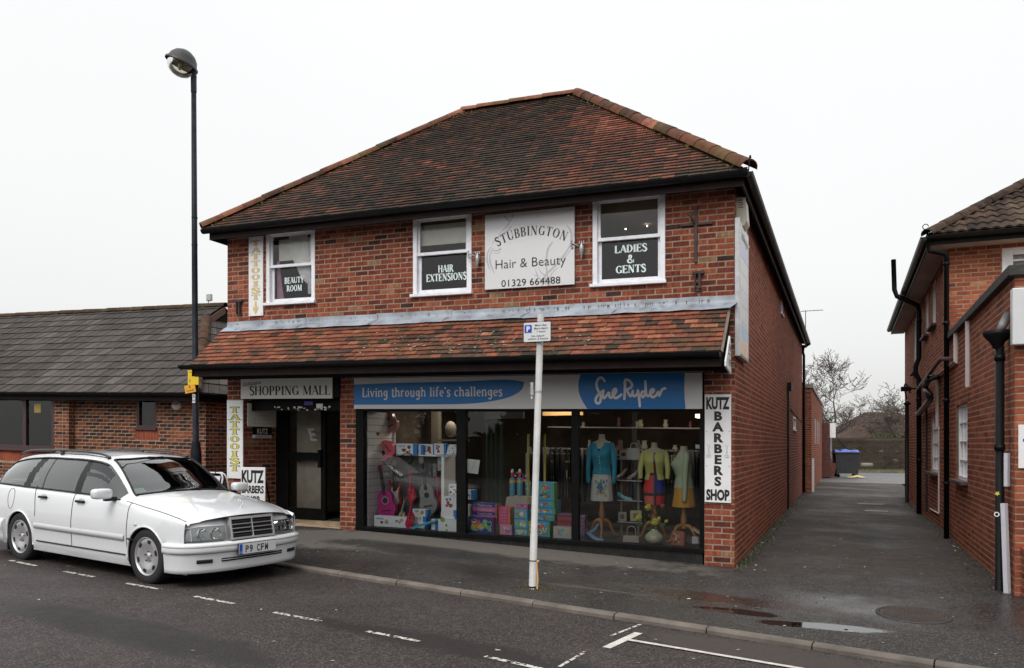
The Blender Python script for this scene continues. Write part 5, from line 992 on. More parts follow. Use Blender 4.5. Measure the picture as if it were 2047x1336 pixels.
# barred windows and their slate sills
def barwin(o, nx, nz, name='barred_window'):
    a, b, c, d = o; f = MB(); y = RUU+.06; t_ = .05
    for q in ((a, a+t_, c, d), (b-t_, b, c, d), (a+t_, b-t_, c, c+t_), (a+t_, b-t_, d-t_, d)): f.box(y-.03, y+.03, q[0], q[1], q[2], q[3])
    for i in range(1, nx): w_ = a+(b-a)*i/nx; f.box(y-.02, y+.02, w_-.015, w_+.015, c+t_, d-t_)
    for i in range(1, nz): z_ = c+(d-c)*i/nz; f.box(y-.018, y+.018, a+t_, b-t_, z_-.012, z_+.012)
    w_ = f.build(name, whiteM, rb); g = MB(); g.quad((y+.01, a, c), (y+.01, b, c), (y+.01, b, d), (y+.01, a, d)); g.build('pane', glassU, w_); MB().box(y+.05, y+.06, a, b, c, d).build('blind', pm('window_blind_grey', (.32, .32, .33), .8), w_)
    MB().box(RUU-.10, RUU+.06, a-.08, b+.08, c-.05, c-.002).build('sill', pm('slate_sill', (.07, .055, .055), .6, var=.3), w_, bev=.005)
barwin(wn1, 3, 4); barwin(wn2, 3, 4); barwin(wu1, 1, 1, 'upper_window'); barwin(wu2, 1, 1, 'upper_window'); barwin(wu3, 1, 1, 'upper_window')
f = MB(); a, b, c, d = fwn
for q in ((a, a+.16, c, d), (a+.16, b, d-.12, d), (a+.16, b, c, c+.03), (a+.16, b, (c+d)/2-.01, (c+d)/2+.02)): f.box(q[0], q[1], W1-.01, W1+.06, q[2], q[3])
w_ = f.build('front_window', whiteM, rb, bev=.004); g = MB(); g.quad((a, W1+.04, c), (b, W1+.04, c), (b, W1+.04, d), (a, W1+.04, d)); g.build('pane', glassU, w_)
m = MB(); m.grid([[(a+.1+i*.03, W1+.12+.02*sin(i*1.7), z) for i in range(60)] for z in (c, d)]); m.build('curtain', pm('grey_curtain', (.33, .36, .37), .9), w_)
# roof
eu_, ewR = RUU-.36, W1-.42; zER = 5.10; h_ = 3.4; tp = Pieces(); sl_ = Vector((0, 3.4, 2.3)); evr = sl_.normalized(); Lr = sl_.length
rp = MB(); rp.add([(eu_, ewR, zER), (9.5, ewR, zER), (9.5, ewR+3.4, zER+2.3), (eu_+3.4, ewR+3.4, zER+2.3)], [(0, 1, 2, 3)]); rp.add([(eu_, ewR, zER), (eu_, W2+.4, zER), (eu_+3.4, W2-3, zER+2.3), (eu_+3.4, ewR+3.4, zER+2.3)], [(0, 1, 2, 3)])
roofR = rp.build('roof', soffM, rb)
# interlocking pantiles with a rolled edge
def pantile(pc_, p, v, O2, w=.17, g=.27):
    n = 5; prof = [(0, .0), (.045, .026), (.075, .033), (.11, .022), (.14, .007), (.17, .002)]; vs = []
    for (dv, dz) in ((0, .028), (g*1.05, .004)):
        for x_, h in prof: vs.append((x_, dv, h+dz))
    for x_, h in prof: vs.append((x_, 0, h+.028-.035))
    fs = [(i, i+1, 7+i, 6+i) for i in range(5)]+[(i, 12+i, 13+i, i+1) for i in range(5)]
    en = Vector((1, 0, 0)).cross(evr).normalized(); M3 = Matrix((Vector((1, 0, 0)), evr, en)).transposed(); pc_.add('pt', vs, fs, O2+Vector((p, 0, 0))+evr*v+en*.004, M3, rnd.random(), en, w*g)
O2 = Vector((0, ewR, zER))
for r in range(15):
    v = r*.27; x = eu_+.1+v*3.4/Lr
    x = eu_+math.ceil((x-eu_)/.17)*.17-.17+.08
    while x < 9.3: pantile(tp, max(x, eu_+v*3.4/Lr-.02), v, O2); x += .17
tp.finish('roof_tile', pantM, roofR, MWS, 300, 0)
P0, P1, Q0, Q1 = map(Vector, ((eu_, ewR, zER), (eu_, W2+.4, zER), (eu_+3.4, ewR+3.4, zER+2.3), (eu_+3.4, W2-3, zER+2.3))); mb = MB()
for i in range(12):
    for j in range(36):
        c0_, c1_ = j/36, (j+.95)/36; A0, B0 = P0.lerp(P1, c0_).lerp(Q0.lerp(Q1, c0_), i/12), P0.lerp(P1, c1_).lerp(Q0.lerp(Q1, c1_), i/12); A1, B1 = P0.lerp(P1, c0_).lerp(Q0.lerp(Q1, c0_), (i+1.05)/12), P0.lerp(P1, c1_).lerp(Q0.lerp(Q1, c1_), (i+1.05)/12); u_ = Vector((-.02, 0, .03))
        mb.add([A0, B0, A0+u_, B0+u_, A1, B1], [(0, 1, 3, 2), (2, 3, 5, 4)], 0, rnd.random())
mb.build('side_roof_tile', pantM, roofR, kind='stuff')
ridge_run(roofR, (eu_-.02, ewR-.02, zER+.02), (eu_+3.4, ewR+3.4, zER+2.34), .42, .12, pantM)
m = MB(); m.tube([(eu_-.04+.045*cos(a*.6), ewR-.05, zER+.14+.045*sin(a*.6)) for a in range(10)]+[(eu_+.03, ewR-.05, zER+.02)], .008, 5); m.build('hip_iron', gutM, roofR)
m = MB(); gutter(m, (eu_-.02, ewR-.05, zER-.03), (9.5, ewR-.05, zER-.03), .065); gutter(m, (eu_-.05, ewR-.05, zER-.03), (eu_-.05, W2+.4, zER-.03), .065); m.build('gutter', gutM, rb)
m = MB(); m.box(eu_, 9.5, ewR, ewR+.02, zER-.17, zER-.01); m.box(eu_, eu_+.02, ewR+.02, W2+.4, zER-.17, zER-.01); m.build('fascia', blackM, rb); m = MB(); m.box(eu_+.02, 9.5, ewR+.02, W1, zER-.16, zER-.145); m.box(eu_+.02, RUU, W1, W2+.4, zER-.16, zER-.145); m.build('soffit', pm('pale_soffit', (.35, .32, .29), .8, var=.1), rb)
# pipes: placed on the wall by where they stand along it
def wz(x, y, off=.06): w, z = bu(x, y, off); return (RUU-off, w, z)
def pipe(name, label, pts, r, mat, cat='drainpipe', rings=(), extra=None):
    o = B(pts[0][0], pts[0][1], 0, 0); t = thing(name, label, cat, C0, AU); m = MB(); m.tube(pts, r, 10); m.build('pipe', mat, t)
    if rings:
        for (x, y, z, rr) in rings: m = MB(); m.lathe([(rr, z-.03), (rr+.006, z-.03), (rr+.006, z+.03), (rr, z+.03)], (x, y, 0), n=12); m.build('collar', mat, t)
    return t
pipeM = pm('black_pipe', (.006, .006, .007), .42, var=.3, spec=.15)
W_ = bu(1998.5, 900, .10)[0]; a = (RUU-.10, W_, -.1); t = pipe('drainpipe', 'thick black drainpipe with a bowl hopper at the near corner of the orange brick building', [(a[0], a[1], -.08), (a[0], a[1], 2.62)], .045, pipeM, rings=((a[0], a[1], 1.52, .048), (a[0], a[1], 2.5, .048)))
m = MB(); m.lathe([(.045, 2.60), (.07, 2.66), (.14, 2.74), (.15, 2.79), (.13, 2.79), (.05, 2.70)], (a[0]-.02, a[1], 0), n=16); m.build('hopper', pipeM, t); m = MB(); m.tube([(RUU-.02, a[1]-.03, 2.98), (RUU-.07, a[1]-.02, 2.86), (a[0], a[1], 2.78)], .045, 8); m.build('spout', galvM, t)
m = MB(); m.prism([(.03*(1 if i % 2 else .45)*cos(pi/2+i*pi/5), .03*(1 if i % 2 else .45)*sin(pi/2+i*pi/5)) for i in range(10)], 0, .002, 'xz'); m.build('star_sticker', yelP, t, loc=(a[0]-.03, a[1]-.05, 1.02))
w2_ = bu(1892, 900, .08)[0]; pipe('drainpipe', 'black drainpipe running from the front eaves corner down past the barred window', [(eu_, ewR-.05, zER-.1), (eu_+.02, ewR, zER-.26), (RUU-.10, w2_-.1, zER-.36), (RUU-.08, w2_, zER-.42), (RUU-.08, w2_, -.05)], .042, pipeM, rings=[(RUU-.08, w2_, z, .045) for z in (.9, 2.3, 3.6, 4.6)])
w3 = bu(1837, 900, .09)[0]; p3 = [wz(1800, 562, .42), wz(1803, 607, .42), wz(1812, 618, .38), wz(1834, 632, .09)]; pipe('soil_pipe', 'black soil pipe that bends round the eaves and stands above the roof edge', [(RUU-.62, w3, 5.85), (RUU-.60, w3, 5.15), (RUU-.55, w3, 5.0), (RUU-.12, w3, 4.75), (RUU-.09, w3, 4.6), (RUU-.09, w3, 3.55), (RUU-.16, w3, 3.35), (RUU-.16, w3, 3.2), (RUU-.09, w3, 3.05), (RUU-.09, w3, -.03)], .055, pipeM, rings=[(RUU-.09, w3, z, .058) for z in (1.2, 2.6, 4.4)])
w4 = bu(1813, 900, .09)[0]; pipe('drainpipe', 'black drainpipe with hopper at the far end of the orange brick building', [(RUU-.09, w4, -.03), (RUU-.09, w4, 2.72), (RUU-.09, w4, 2.75)], .05, pipeM, rings=[(RUU-.09, w4, 2.68, .08)]); 
m = MB(); m.tube(smooth([(RUU-.02, w4-.2, 2.95), (RUU-.12, w4-.2, 3.2), (RUU-.15, w4, 3.15), (RUU-.1, w4, 2.8)], 5), .02, 6); tagp(m.build('overflow_hook', pipeM, None, loc=C0, rz=AU), 'thin black overflow hook above the far hopper of the orange brick building', 'overflow pipe')
w5 = bu(1852, 900, .05)[0]; pipe('waste_pipe', 'thin black waste pipe between the far soil pipe and the barred windows', [(RUU-.05, w5, .12), (RUU-.05, w5, 2.85)], .022, pipeM)
q = [wz(1881, 718, .2), wz(1834, 778, .12)]; pipe('brown_waste_pipe', 'slanting brown waste pipe high on the alley wall', [(RUU-.02, q[0][1], q[0][2]), q[0], q[1], (RUU-.08, w3, q[1][2]-.05)], .032, pm('brown_pipe', (.07, .045, .04), .4, var=.3), rings=())
q = [wz(1872, 752, .05), wz(1858, 757, .22), wz(1849, 775, .22), wz(1860, 797, .16), wz(1834, 830, .10)]; t = pipe('branch_soil_pipe', 'thick black elbow soil pipe sloping down across the alley wall', [(RUU-.01, q[0][1], q[0][2])]+[Vector(p) for p in smooth(q[1:], 4)], .058, pm('branch_black', (.022, .02, .02), .4, var=.3))
cwm = pm('conduit_cream', (.58, .50, .48), .5, var=.06)
def conduit(label, pts, r=.03): t = thing('white_conduit', label, 'conduit', C0, AU); m = MB(); m.tube(pts, r, 4, sm=False); m.build('duct', cwm, t); return t
c1 = [wz(1935, 642, .03), wz(1937, 773, .03)]; conduit('short cream conduit hanging from the parapet above the near barred window', [(RUU-.02, c1[0][1], c1[0][2]), (RUU-.02, c1[0][1], c1[1][2])], .045)
c2 = [wz(1911, 655, .03), wz(1911, 722, .03), wz(1874, 751, .03), wz(1876, 852, .03)]; conduit('cream conduit stepping down the wall between the two barred windows', [(RUU-.02, c2[0][1], c2[0][2]), (RUU-.02, c2[0][1], c2[1][2]), (RUU-.02, c2[2][1], c2[2][2]), (RUU-.02, c2[2][1], c2[3][2])], .045)
conduit('thin cream conduit running to the ground beside the far barred window', [(RUU-.015, c2[2][1]-.1, c2[3][2]), (RUU-.015, c2[2][1]-.1, .25), (RUU-.015, c2[2][1]+1.6, .22)], .016)
q = wz(2015, 1000, .04); t = thing('white_cover_strip', 'long white plastic cover strip leaning at the near corner of the orange brick building', 'cover strip', B(RUU-.03, W0+.12, 0, 0), AU); m = MB(); m.tube([(-.02, -.0, -.06), (-.05, .0, .92)], .035, 4, sm=False); m.build('strip', pm('strip_white', (.55, .55, .6), .4, var=.04), t)
m = MB(); m.tube([(.022*cos(a), 0, .022*sin(a)) for a in [i*pi/5 for i in range(11)]], .006, 5); m.build('ring', signW, t, loc=(-.12, -.01, .80))
m = MB(); m.tube([(-.02, .1, 1.1), (-.02, .1, 1.46)], .03, 4, sm=False); tagp(m.build('white_cover_strip', MATS['strip_white'], None, loc=B(RUU-.02, W0+.1, 0, 0), rz=AU), 'short upper white cover strip beside the hopper drainpipe', 'cover strip')
fl = wz(1817, 778, .2); t = thing('flood_light', 'small black flood light at the far end of the orange brick wall', 'flood light', B(fl[0], fl[1], fl[2], 0), AU); m = MB(); m.box(-.18, .04, -.1, .1, -.05, .06); m.build('lamp_head', blackM, t, bev=.01); m = MB(); m.tube([(0, 0, 0), (.2, 0, .02)], .02, 5); m.build('arm', blackM, t)
# sign boxes on the front of the extension
t = thing('white_box_sign', 'white framed box sign with grey panel high on the extension wall', 'sign', B(RUU+.03, W0, 2.60, 0), AU); ua = at(2021, 0, W0-.06, 0)[0]-RUU-.03
zb0, zb1 = at(2030, 690, W0-.1, 0)[1]-2.6, at(2030, 577, W0-.1, 0)[1]-2.6
MB().box(ua, ua+1.8, -.14, -.01, zb0, zb1).build('case', pm('box_white', (.6, .61, .62), .35, var=.04), t, bev=.01); MB().box(ua+.13, ua+1.6, -.15, -.14, zb0+.10, zb1-.06).build('panel', pm('panel_grey', (.2, .22, .27), .35), t, bev=.004)
t = thing('small_white_sign', 'small white sign with blue mark lower on the extension wall', 'sign', B(RUU+.03, W0, 1.3, 0), AU); ua = at(2036, 0, W0-.03, 0)[0]-RUU-.03; z0_, z1_2 = at(2040, 936, W0-.03, 0)[1]-1.3, at(2040, 849, W0-.03, 0)[1]-1.3
MB().box(ua, ua+.8, -.03, -.008, z0_, z1_2).build('board', signW, t); m = MB(); m.box(ua+.04, ua+.5, -.032, -.03, (z0_+z1_2)/2+.05, (z0_+z1_2)/2+.08); m.build('blue_mark', blueP, t)
t = thing('low_garden_wall', 'low red brick wall at the right edge in front of the extension', 'wall', B(RUU+.06, W0-.16, 0, 0), AU); pc = Pieces(); m = MB(); m.box(0, 3, 0, .15, -.3, .42); m.build('core', mortarR, t); bricks(pc, 'front', Z0, 0, 2.5, -.15, .42, (), tone=lambda a, z: rnd.gauss(.4, .2)); bricks(pc, 'left', Z0, 0, .15, -.15, .42, (), tone=lambda a, z: rnd.gauss(.4, .2)); pc.finish('brick', brickR, t, Matrix.Translation(B(RUU+.06, W0-.16, 0, 0)) @ Matrix.Rotation(AU, 4, 'Z'), 60, 0); m = MB(); m.box(-.01, 3, -.02, .15, .421, .47); m.build('coping', soldierM, t)
m = MB(); m.tube([(0, 0, .47), (0, 0, 1.28)], .016, 6); m.tube([(-.06, 0, 1.25), (.02, 0, 1.25)], .02, 6); tagp(m.build('white_post', signW, None, loc=B(RUU+.16, W0-.06, 0, 0), rz=AU), 'slim white post above the low red wall at the right edge', 'post')
# ---------------------------------------------------------------- behind: flat roofed block, wall, bin, trees, houses
t = thing('flat_roofed_block', 'flat roofed red brick block along the far left side of the alley', 'building', C0, AU); fu = .27; wa, wb = 17.7, 31.0; zf_ = 3.42
sm_ = [rw_ for rw_ in ((21.0, 21.5, 1.6, 2.5), (23.2, 23.7, 1.6, 2.5), (25.6, 26.1, 1.6, 2.5))]
m = MB(); panel(m, F_, Vector((0, wa, 0)), -6, fu, -.2, zf_, []); panel(m, PL['right'][0], Vector((fu, 0, 0)), wa, wb, -.2, zf_, sm_); m.quad((-6, wa, zf_), (fu, wa, zf_), (fu, wb, zf_), (-6, wb, zf_)); w_ = m.build('wall', mortarM, t); pc = Pieces(); bricks(pc, 'front', Vector((0, wa, 0)), -.5, fu, 0, zf_, (), tone=lambda a, z: rnd.gauss(.4, .2)); bricks(pc, 'right', Vector((fu, 0, 0)), wa, wb, 0, zf_, sm_, tone=lambda a, z: rnd.gauss(.5, .2)); pc.finish('brick', brickSide, w_, MWS, 150, 0)
for (a, b, c, d) in sm_: 
    f = MB(); f.box(fu-.04, fu+.01, a, b, c, d); f.build('narrow_window', pm('milk_glass', (.4, .42, .42), .3), t)
m = MB(); m.box(-6, fu+.05, wa-.05, wa+.1, zf_, zf_+.12); m.box(fu-.1, fu+.05, wa+.1, wb, zf_, zf_+.12); m.build('roof_trim', pm('trim_pale', (.25, .24, .22), .6), t); m = MB(); m.box(fu+.01, fu+.08, 17.95, 18.05, 0, 1.1); m.build('white_guard', signW, t)
m = MB(); m.box(-3, fu+.35, wb+.02, 37, 0, 2.6); m.build('rear_extension', pm('extension_brick', (.09, .035, .03), .9, var=.3), t); m = MB(); m.box(fu+.35, fu+.40, wb+1.2, wb+2.6, .9, 2.1); m.box(fu+.30, fu+.60, wb+.1, wb+1.1, 1.9, 2.6); m.build('white_window', signW, t); m = MB(); m.add([(fu+.36, wb+2.0, 2.3), (fu+1.3, wb+1.4, 1.1), (fu+1.3, wb+1.9, 1.05), (fu+.36, wb+2.8, 2.25)], [(0, 1, 2, 3)]); m.build('awning', blackM, t)
def fp(x, Y, z): return Vector(((x-1023.5)/1616*Y, Y, z))
# far boundary wall
Yw = 50; a, b = fp(1610, Yw, -.2), fp(2150, Yw-3, -.2); wd_ = (b-a).length; an = atan2(b.y-a.y, b.x-a.x); t = thing('boundary_wall', 'long dark weathered brick wall across the end of the alley', 'wall', a, an)
m = MB(); m.box(0, wd_, 0, .22, 0, 2.12); m.build('core', pm('old_mortar', (.085, .07, .055), .95, var=.4, scale=.8), t); pc = Pieces(); bricks(pc, 'front', Z0, 0, wd_*.6, .0, 2.05, (), H=.075, tone=lambda a, z: rnd.gauss(.25, .25)); pc.finish('brick', tonemat('old_wall_brick', [(0, (.02, .014, .012)), (.8, (.06, .035, .027)), (1, (.18, .15, .12))], mottle=.5, ms=3, moss=.3, geo=True), t, Matrix.Translation(a) @ Matrix.Rotation(an, 4, 'Z'), 0, 0); m = MB(); m.box(0, wd_, -.03, .25, 2.12, 2.2); m.build('coping', pm('coping_brick', (.06, .04, .035), .9, var=.3), t)
m = MB(); m.box(0, wd_, -3.4, 0, -.15, .24); 
for i in range(900):
    x = rnd.uniform(0, wd_*.6); y = rnd.uniform(-3.3, 0); h = rnd.uniform(.03, .12); m.add([(x-.03, y, .24), (x+.03, y, .24), (x, y+.02, .24+h)], [(0, 1, 2)])
m.build('grass_verge', pm('verge_grass', (.07, .085, .03), .95, var=.4, scale=2), None, loc=a, rz=an, kind='stuff')
MB().box(0, wd_, -3.6, -3.4, -.05, .27).build('far_kerb', kerbM, None, loc=a, rz=an, kind='structure')
m = MB(); m.lathe([(.0, 0), (.14, 0), (.14, .62), (0, .62)], axis='x', n=10); tagp(m.build('concrete_pipe', pm('pale_concrete', (.17, .155, .13), .9), None, loc=fp(1722, 46.9, .38)), 'short pale concrete pipe lying on the verge by the far wall', 'pipe')
# wheeled bin with blue bag
bp_ = fp(1691, 39, 0); t = thing('wheelie_bin', 'large black four wheeled bin standing at the far end of the alley', 'bin', bp_, -.2)
m = MB(); m.add([(x*s, y*s, z) for z, s in ((.18, .88), (1.15, 1)) for x, y in ((-.55, -.4), (.55, -.4), (.55, .4), (-.55, .4))], [(0, 1, 5, 4), (1, 2, 6, 5), (2, 3, 7, 6), (3, 0, 4, 7), (0, 1, 2, 3)]); m.box(-.6, .6, -.45, .45, 1.15, 1.2); m.build('body', pm('bin_black', (.02, .021, .024), .5, var=.2), t, bev=.02)
for x in (-.42, .42):
    for y in (-.33, .33): m = MB(); m.lathe([(0, -.03), (.09, -.03), (.09, .03), (0, .03)], (x, y, .09), 'y', 12); m.box(x-.02, x+.02, y-.05, y+.05, .1, .2); m.build('wheel', blackM, t)
m = MB(); P = []
for i in range(9): P.append([(-.56+1.12*i/8, -.42+.84*j/6, 1.22+(.13*sin(pi*j/6)**.5 if 0 < j < 6 else 0)*(.6+.4*sin(i*1.3+j))+.03*sin(i*2.2)*(0 < j < 6)) for j in range(7)])
m.grid(P); tagp(m.build('blue_bin_bag', pm('bag_blue', (.02, .08, .42), .3, var=.2, bump=.4, bs=8), None, loc=bp_, rz=-.2), 'crumpled blue plastic bag on top of the black bin', 'bag')
m = MB()
for i in range(5): m.obox((-.9+i*.07, .0, .35), (.02, .25, .35), Matrix.Rotation(.25, 3, 'Y'))
tagp(m.build('leaning_boards', pm('red_boards', (.14, .05, .035), .8, var=.3), None, loc=bp_), 'reddish boards leaning beside the black bin', 'boards')
m = MB(); m.grid([[(x*.22, y*.12, .01+.2*max(0, 1-abs(x)*.5-abs(y)*.4)*(.6+.4*sin(x*3+y*5))) for x in range(-2, 3)] for y in range(-2, 3)]); tagp(m.build('yellow_bag', pm('bag_yellow', (.6, .48, .2), .6, var=.1), None, loc=fp(1711, 38.6, 0)), 'small pale yellow bag on the ground right of the black bin', 'bag')
# bare trees
def tree(label, pos, H, seed, trunk=.16, lean=0, spread=.6, leaves=0, barkc=(.075, .058, .048), levels=6, split=.2, catm='tree', twig=.007, nb=3, lm=None):
    R_ = random.Random(seed); t = thing('bare_tree', label, catm, pos); lim = MB(); tw = MB(); lf = MB(); tr = MB()
    def grow(p, d, L, r, lv):
        n = 4; pts = [p]; 
        for i in range(n):
            d = (d+Vector((R_.gauss(0, .09), R_.gauss(0, .09), R_.gauss(.02, .05)))).normalized(); pts.append(pts[-1]+d*L/n)
        rs = [r*(1-.42*i/n) for i in range(n+1)]; (tr if lv == 0 else lim if lv < 3 else tw).tube(pts, rs, 7 if lv < 2 else 4 if lv < 4 else 3, cap=False)
        if lv >= levels:
            if leaves and R_.random() < leaves:
                q = pts[-1]; s_ = .04; lf.add([q, q+Vector((s_, R_.gauss(0, .02), -s_)), q+Vector((0, s_, -s_*1.5))], [(0, 1, 2)])
            return
        for i in range(nb+(1 if R_.random() < .4 else 0)):
            j = n if i == 0 else R_.randint(1, n); ax = Vector((R_.gauss(0, 1), R_.gauss(0, 1), R_.gauss(0, .35))).normalized()
            nd = (d*(1-spread*(.35 if i == 0 else 1))+ax*spread*(.6 if i == 0 else 1)+Vector((0, 0, .12))).normalized(); grow(pts[j], nd, L*R_.uniform(.62, .82), max(twig, rs[j]*R_.uniform(.5, .68)), lv+1)
    grow(Vector((0, 0, 0)), Vector((lean, 0, 1)).normalized(), H*.3, trunk, 0); bm = pm('bark_%d' % seed, barkc, .9, var=.3)
    tr.build('trunk', bm, t); lim.build('limbs', bm, t); tw.build('twigs', bm, t, kind='stuff')
    if lf.f: lf.build('dry_leaves', pm('dead_leaf', (.16, .06, .04), .8), t, kind='stuff')
tree('bare winter tree with a few brown leaves behind the far wall', fp(1663, 53, 0), 8.2, 4, trunk=.2, twig=.016, leaves=.35, levels=6, spread=.62, nb=3)
tree('spreading bare tree with pale branches behind the far wall', fp(1792, 56, .2), 6.6, 9, trunk=.22, twig=.018, spread=.85, barkc=(.13, .11, .09), levels=6, leaves=.1)
tree('low bare tree between the two larger ones behind the far wall', fp(1738, 60, .2), 6.0, 15, trunk=.13, twig=.014, spread=.75, barkc=(.10, .07, .06), levels=6, leaves=.3)
# far houses
def house(label, x, Y, w, d, he, hr, wc, rc, rz=0, chim=True, front=False):
    p = fp(x, Y, -.5); t = thing('far_house', label, 'house', p, rz); m = MB(); m.box(-w/2, w/2, 0, d, 0, he); m.build('wall', wc, t); m = MB()
    if front: m.add([(-w/2-.3, -.3, he), (w/2+.3, -.3, he), (0, -.3, hr), (-w/2-.3, d, he), (w/2+.3, d, he), (0, d, hr)], [(0, 2, 5, 3), (1, 2, 5, 4)]); g_ = MB(); g_.add([(-w/2, -.01, he), (w/2, -.01, he), (0, -.01, hr-.1)], [(0, 1, 2)]); g_.build('gable', wc, t)
    else: 
        n = 14; yy = lambda f: -.3+(d/2+.3)*f; zz_ = lambda f: he+(hr-he)*f
        for i in range(n):
            f0, f1 = i/n, (i+1.08)/n; hx = lambda f: (w/2+.3)-min(w/2, d/2)*f*.8; m.add([(-hx(f0), yy(f0), zz_(f0)), (hx(f0), yy(f0), zz_(f0)), (-hx(f0), yy(f0), zz_(f0)+.04), (hx(f0), yy(f0), zz_(f0)+.04), (-hx(f1), yy(f1), zz_(f1)), (hx(f1), yy(f1), zz_(f1))], [(0, 1, 3, 2), (2, 3, 5, 4)], 0, rnd.uniform(.2, .8))
        hx1 = (w/2+.3)-min(w/2, d/2)*.8; m.add([(-w/2-.3, -.3, he), (-hx1, d/2, hr), (-w/2-.3, d+.3, he), (w/2+.3, -.3, he), (hx1, d/2, hr), (w/2+.3, d+.3, he)], [(0, 1, 2), (3, 4, 5), (1, 2, 5, 4)])
    rf_ = m.build('roof', rc, t)
    if chim: m = MB(); m.box(w*.28, w*.28+.7, d*.4, d*.4+.7, hr-1.2, hr+.9); m.tube([(w*.28+.35, d*.4+.35, hr+.9), (w*.28+.35, d*.4+.35, hr+1.2)], .12, 8); m.build('chimney', wc, rf_)
    for s_ in (-1, 1): m = MB(); m.box(s_*w*.25-.5, s_*w*.25+.5, -.04, .0, he*.35, he*.75); m.build('window', signW, t)
wb_ = pm('far_brick', (.17, .07, .05), .9, var=.2); farR = tonemat('far_tile', [(0, (.05, .035, .03)), (1, (.10, .065, .05))], geo=True, ms=2)
house('brown roofed bungalow behind the trees at the end of the alley', 1800, 74, 9, 8, 2.6, 5.2, wb_, farR); house('small red gabled house left of the brown roofed bungalow', 1718, 76, 5.5, 6, 1.6, 2.9, pm('gable_red', (.28, .07, .05), .9), farR, front=True, chim=False)
house('distant house with red chimney and pale wall above the bin', 1680, 95, 7, 7, 2.4, 3.6, pm('far_render', (.35, .33, .3), .9), farR)
hm = MB(); rows = []
for i in range(25): x = -60+14*i; rows.append([(x, 230, -2), (x, 245, 4.2+2.2*sin(i*.7)+1.2*sin(i*2.1)), (x, 300, 6)])
hm.grid(rows); hm.build('hills', pm('far_trees', (.10, .11, .10), .95, var=.4, scale=.12), kind='structure')
# hedge greenery over the wall
m = MB()
for i in range(900):
    c = fp(rnd.uniform(1742, 1812), 51.5, 1.5+abs(rnd.gauss(0, .35))); s_ = .07; m.add([c+Vector((rnd.gauss(0, s_), 0, rnd.gauss(0, s_))) for _ in range(3)], [(0, 1, 2)], 0, rnd.random())
m.build('hedge_foliage', tonemat('hedge_green', [(0, (.03, .045, .015)), (1, (.09, .11, .04))]), None, kind='stuff')
# manhole and drain covers
g0 = ground_at(1826, 1229); t = thing('manhole_cover', 'round patterned iron manhole cover set in the pavement at the alley mouth', 'manhole cover', g0+Vector((0, 0, .0))); ironG = pm('manhole_iron', (.075, .055, .045), .6, metal=.3, var=.3)
nx = Vector((gz((g0.x-.3, g0.y))-gz((g0.x+.3, g0.y)), gz((g0.x, g0.y-.3))-gz((g0.x, g0.y+.3)), .6)).normalized(); t.rotation_euler = Vector((0, 0, 1)).rotation_difference(nx).to_euler()
m = MB(); m.lathe([(.30, .006), (0, .006)], n=40); m.lathe([(.335, -.002), (.335, .008), (.305, .008), (.305, .004)], n=40); m.build('cover', pm('manhole_dark', (.03, .026, .024), .6), t); m = MB()
for i in range(-9, 10):
    for j in range(-9, 10):
        x, y = i*.032+(j % 2)*.016, j*.032
        if x*x+y*y < .083: 
            a = pi/4 if (i+j) % 2 else -pi/4; m.obox((x, y, .008), (.012, .005, .003), Matrix.Rotation(a, 3, 'Z'))
m.build('tread_pattern', ironG, t, kind='stuff')
for x, y, w_, d_, lab in ((1752, 1022, .5, .35, 'pale square drain cover in the alley, nearer one'), (1740, 1008, .6, .28, 'pale drain cover in the alley, farther one'), (1496, 1020, .35, .3, 'mossy square cover at the foot of the side wall')):
    g1 = ground_at(x, y); t = thing('drain_cover', lab, 'drain cover', g1, AU); MB().box(-w_/2, w_/2, -d_/2, d_/2, .0, .008).build('lid', pm('cover_pale', (.16, .16, .15), .6, var=.2) if 'pale' in lab else pm('cover_moss', (.07, .065, .04), .8), t); MB().box(-w_/2-.03, w_/2+.03, -d_/2-.03, d_/2+.03, -.01, .004).build('frame', pm('cover_rim', (.05, .05, .048), .7), t)
# ---------------------------------------------------------------- the white estate car
carP = Vector((-3.6417, 9.7255, -.012)); car = thing('parked_car', 'white estate car with black roof rails and alloy wheels parked half at the kerb', 'car', carP)
car.rotation_euler = (Matrix.Rotation(radians(-32.1), 3, 'Z') @ Matrix.Rotation(.0227, 3, 'Y')).to_euler()
def carpaint():
    m = pm('car_white', (.67, .685, .705), .3, var=.02, scale=1, coat=1.0, dirt=None); b = m.node_tree.nodes['Principled BSDF']; b.inputs['Coat Roughness'].default_value = .04; return m
paint = carpaint(); trimB = pm('car_black_trim', (.008, .008, .009), .45, var=.1, spec=.3); rubW = pm('car_moulding', (.52, .525, .53), .4, var=.04); chrome = pm('chrome', (.85, .85, .86), .38, metal=1, var=0); tyreM = pm('tyre_rubber', (.014, .014, .015), .8, var=.2); alloy = pm('alloy_grey', (.60, .60, .61), .32, metal=.7, var=.06); seam = pm('panel_gap', (.015, .015, .016), .7, var=0); under = pm('underbody', (.008, .008, .008), .9, var=0)
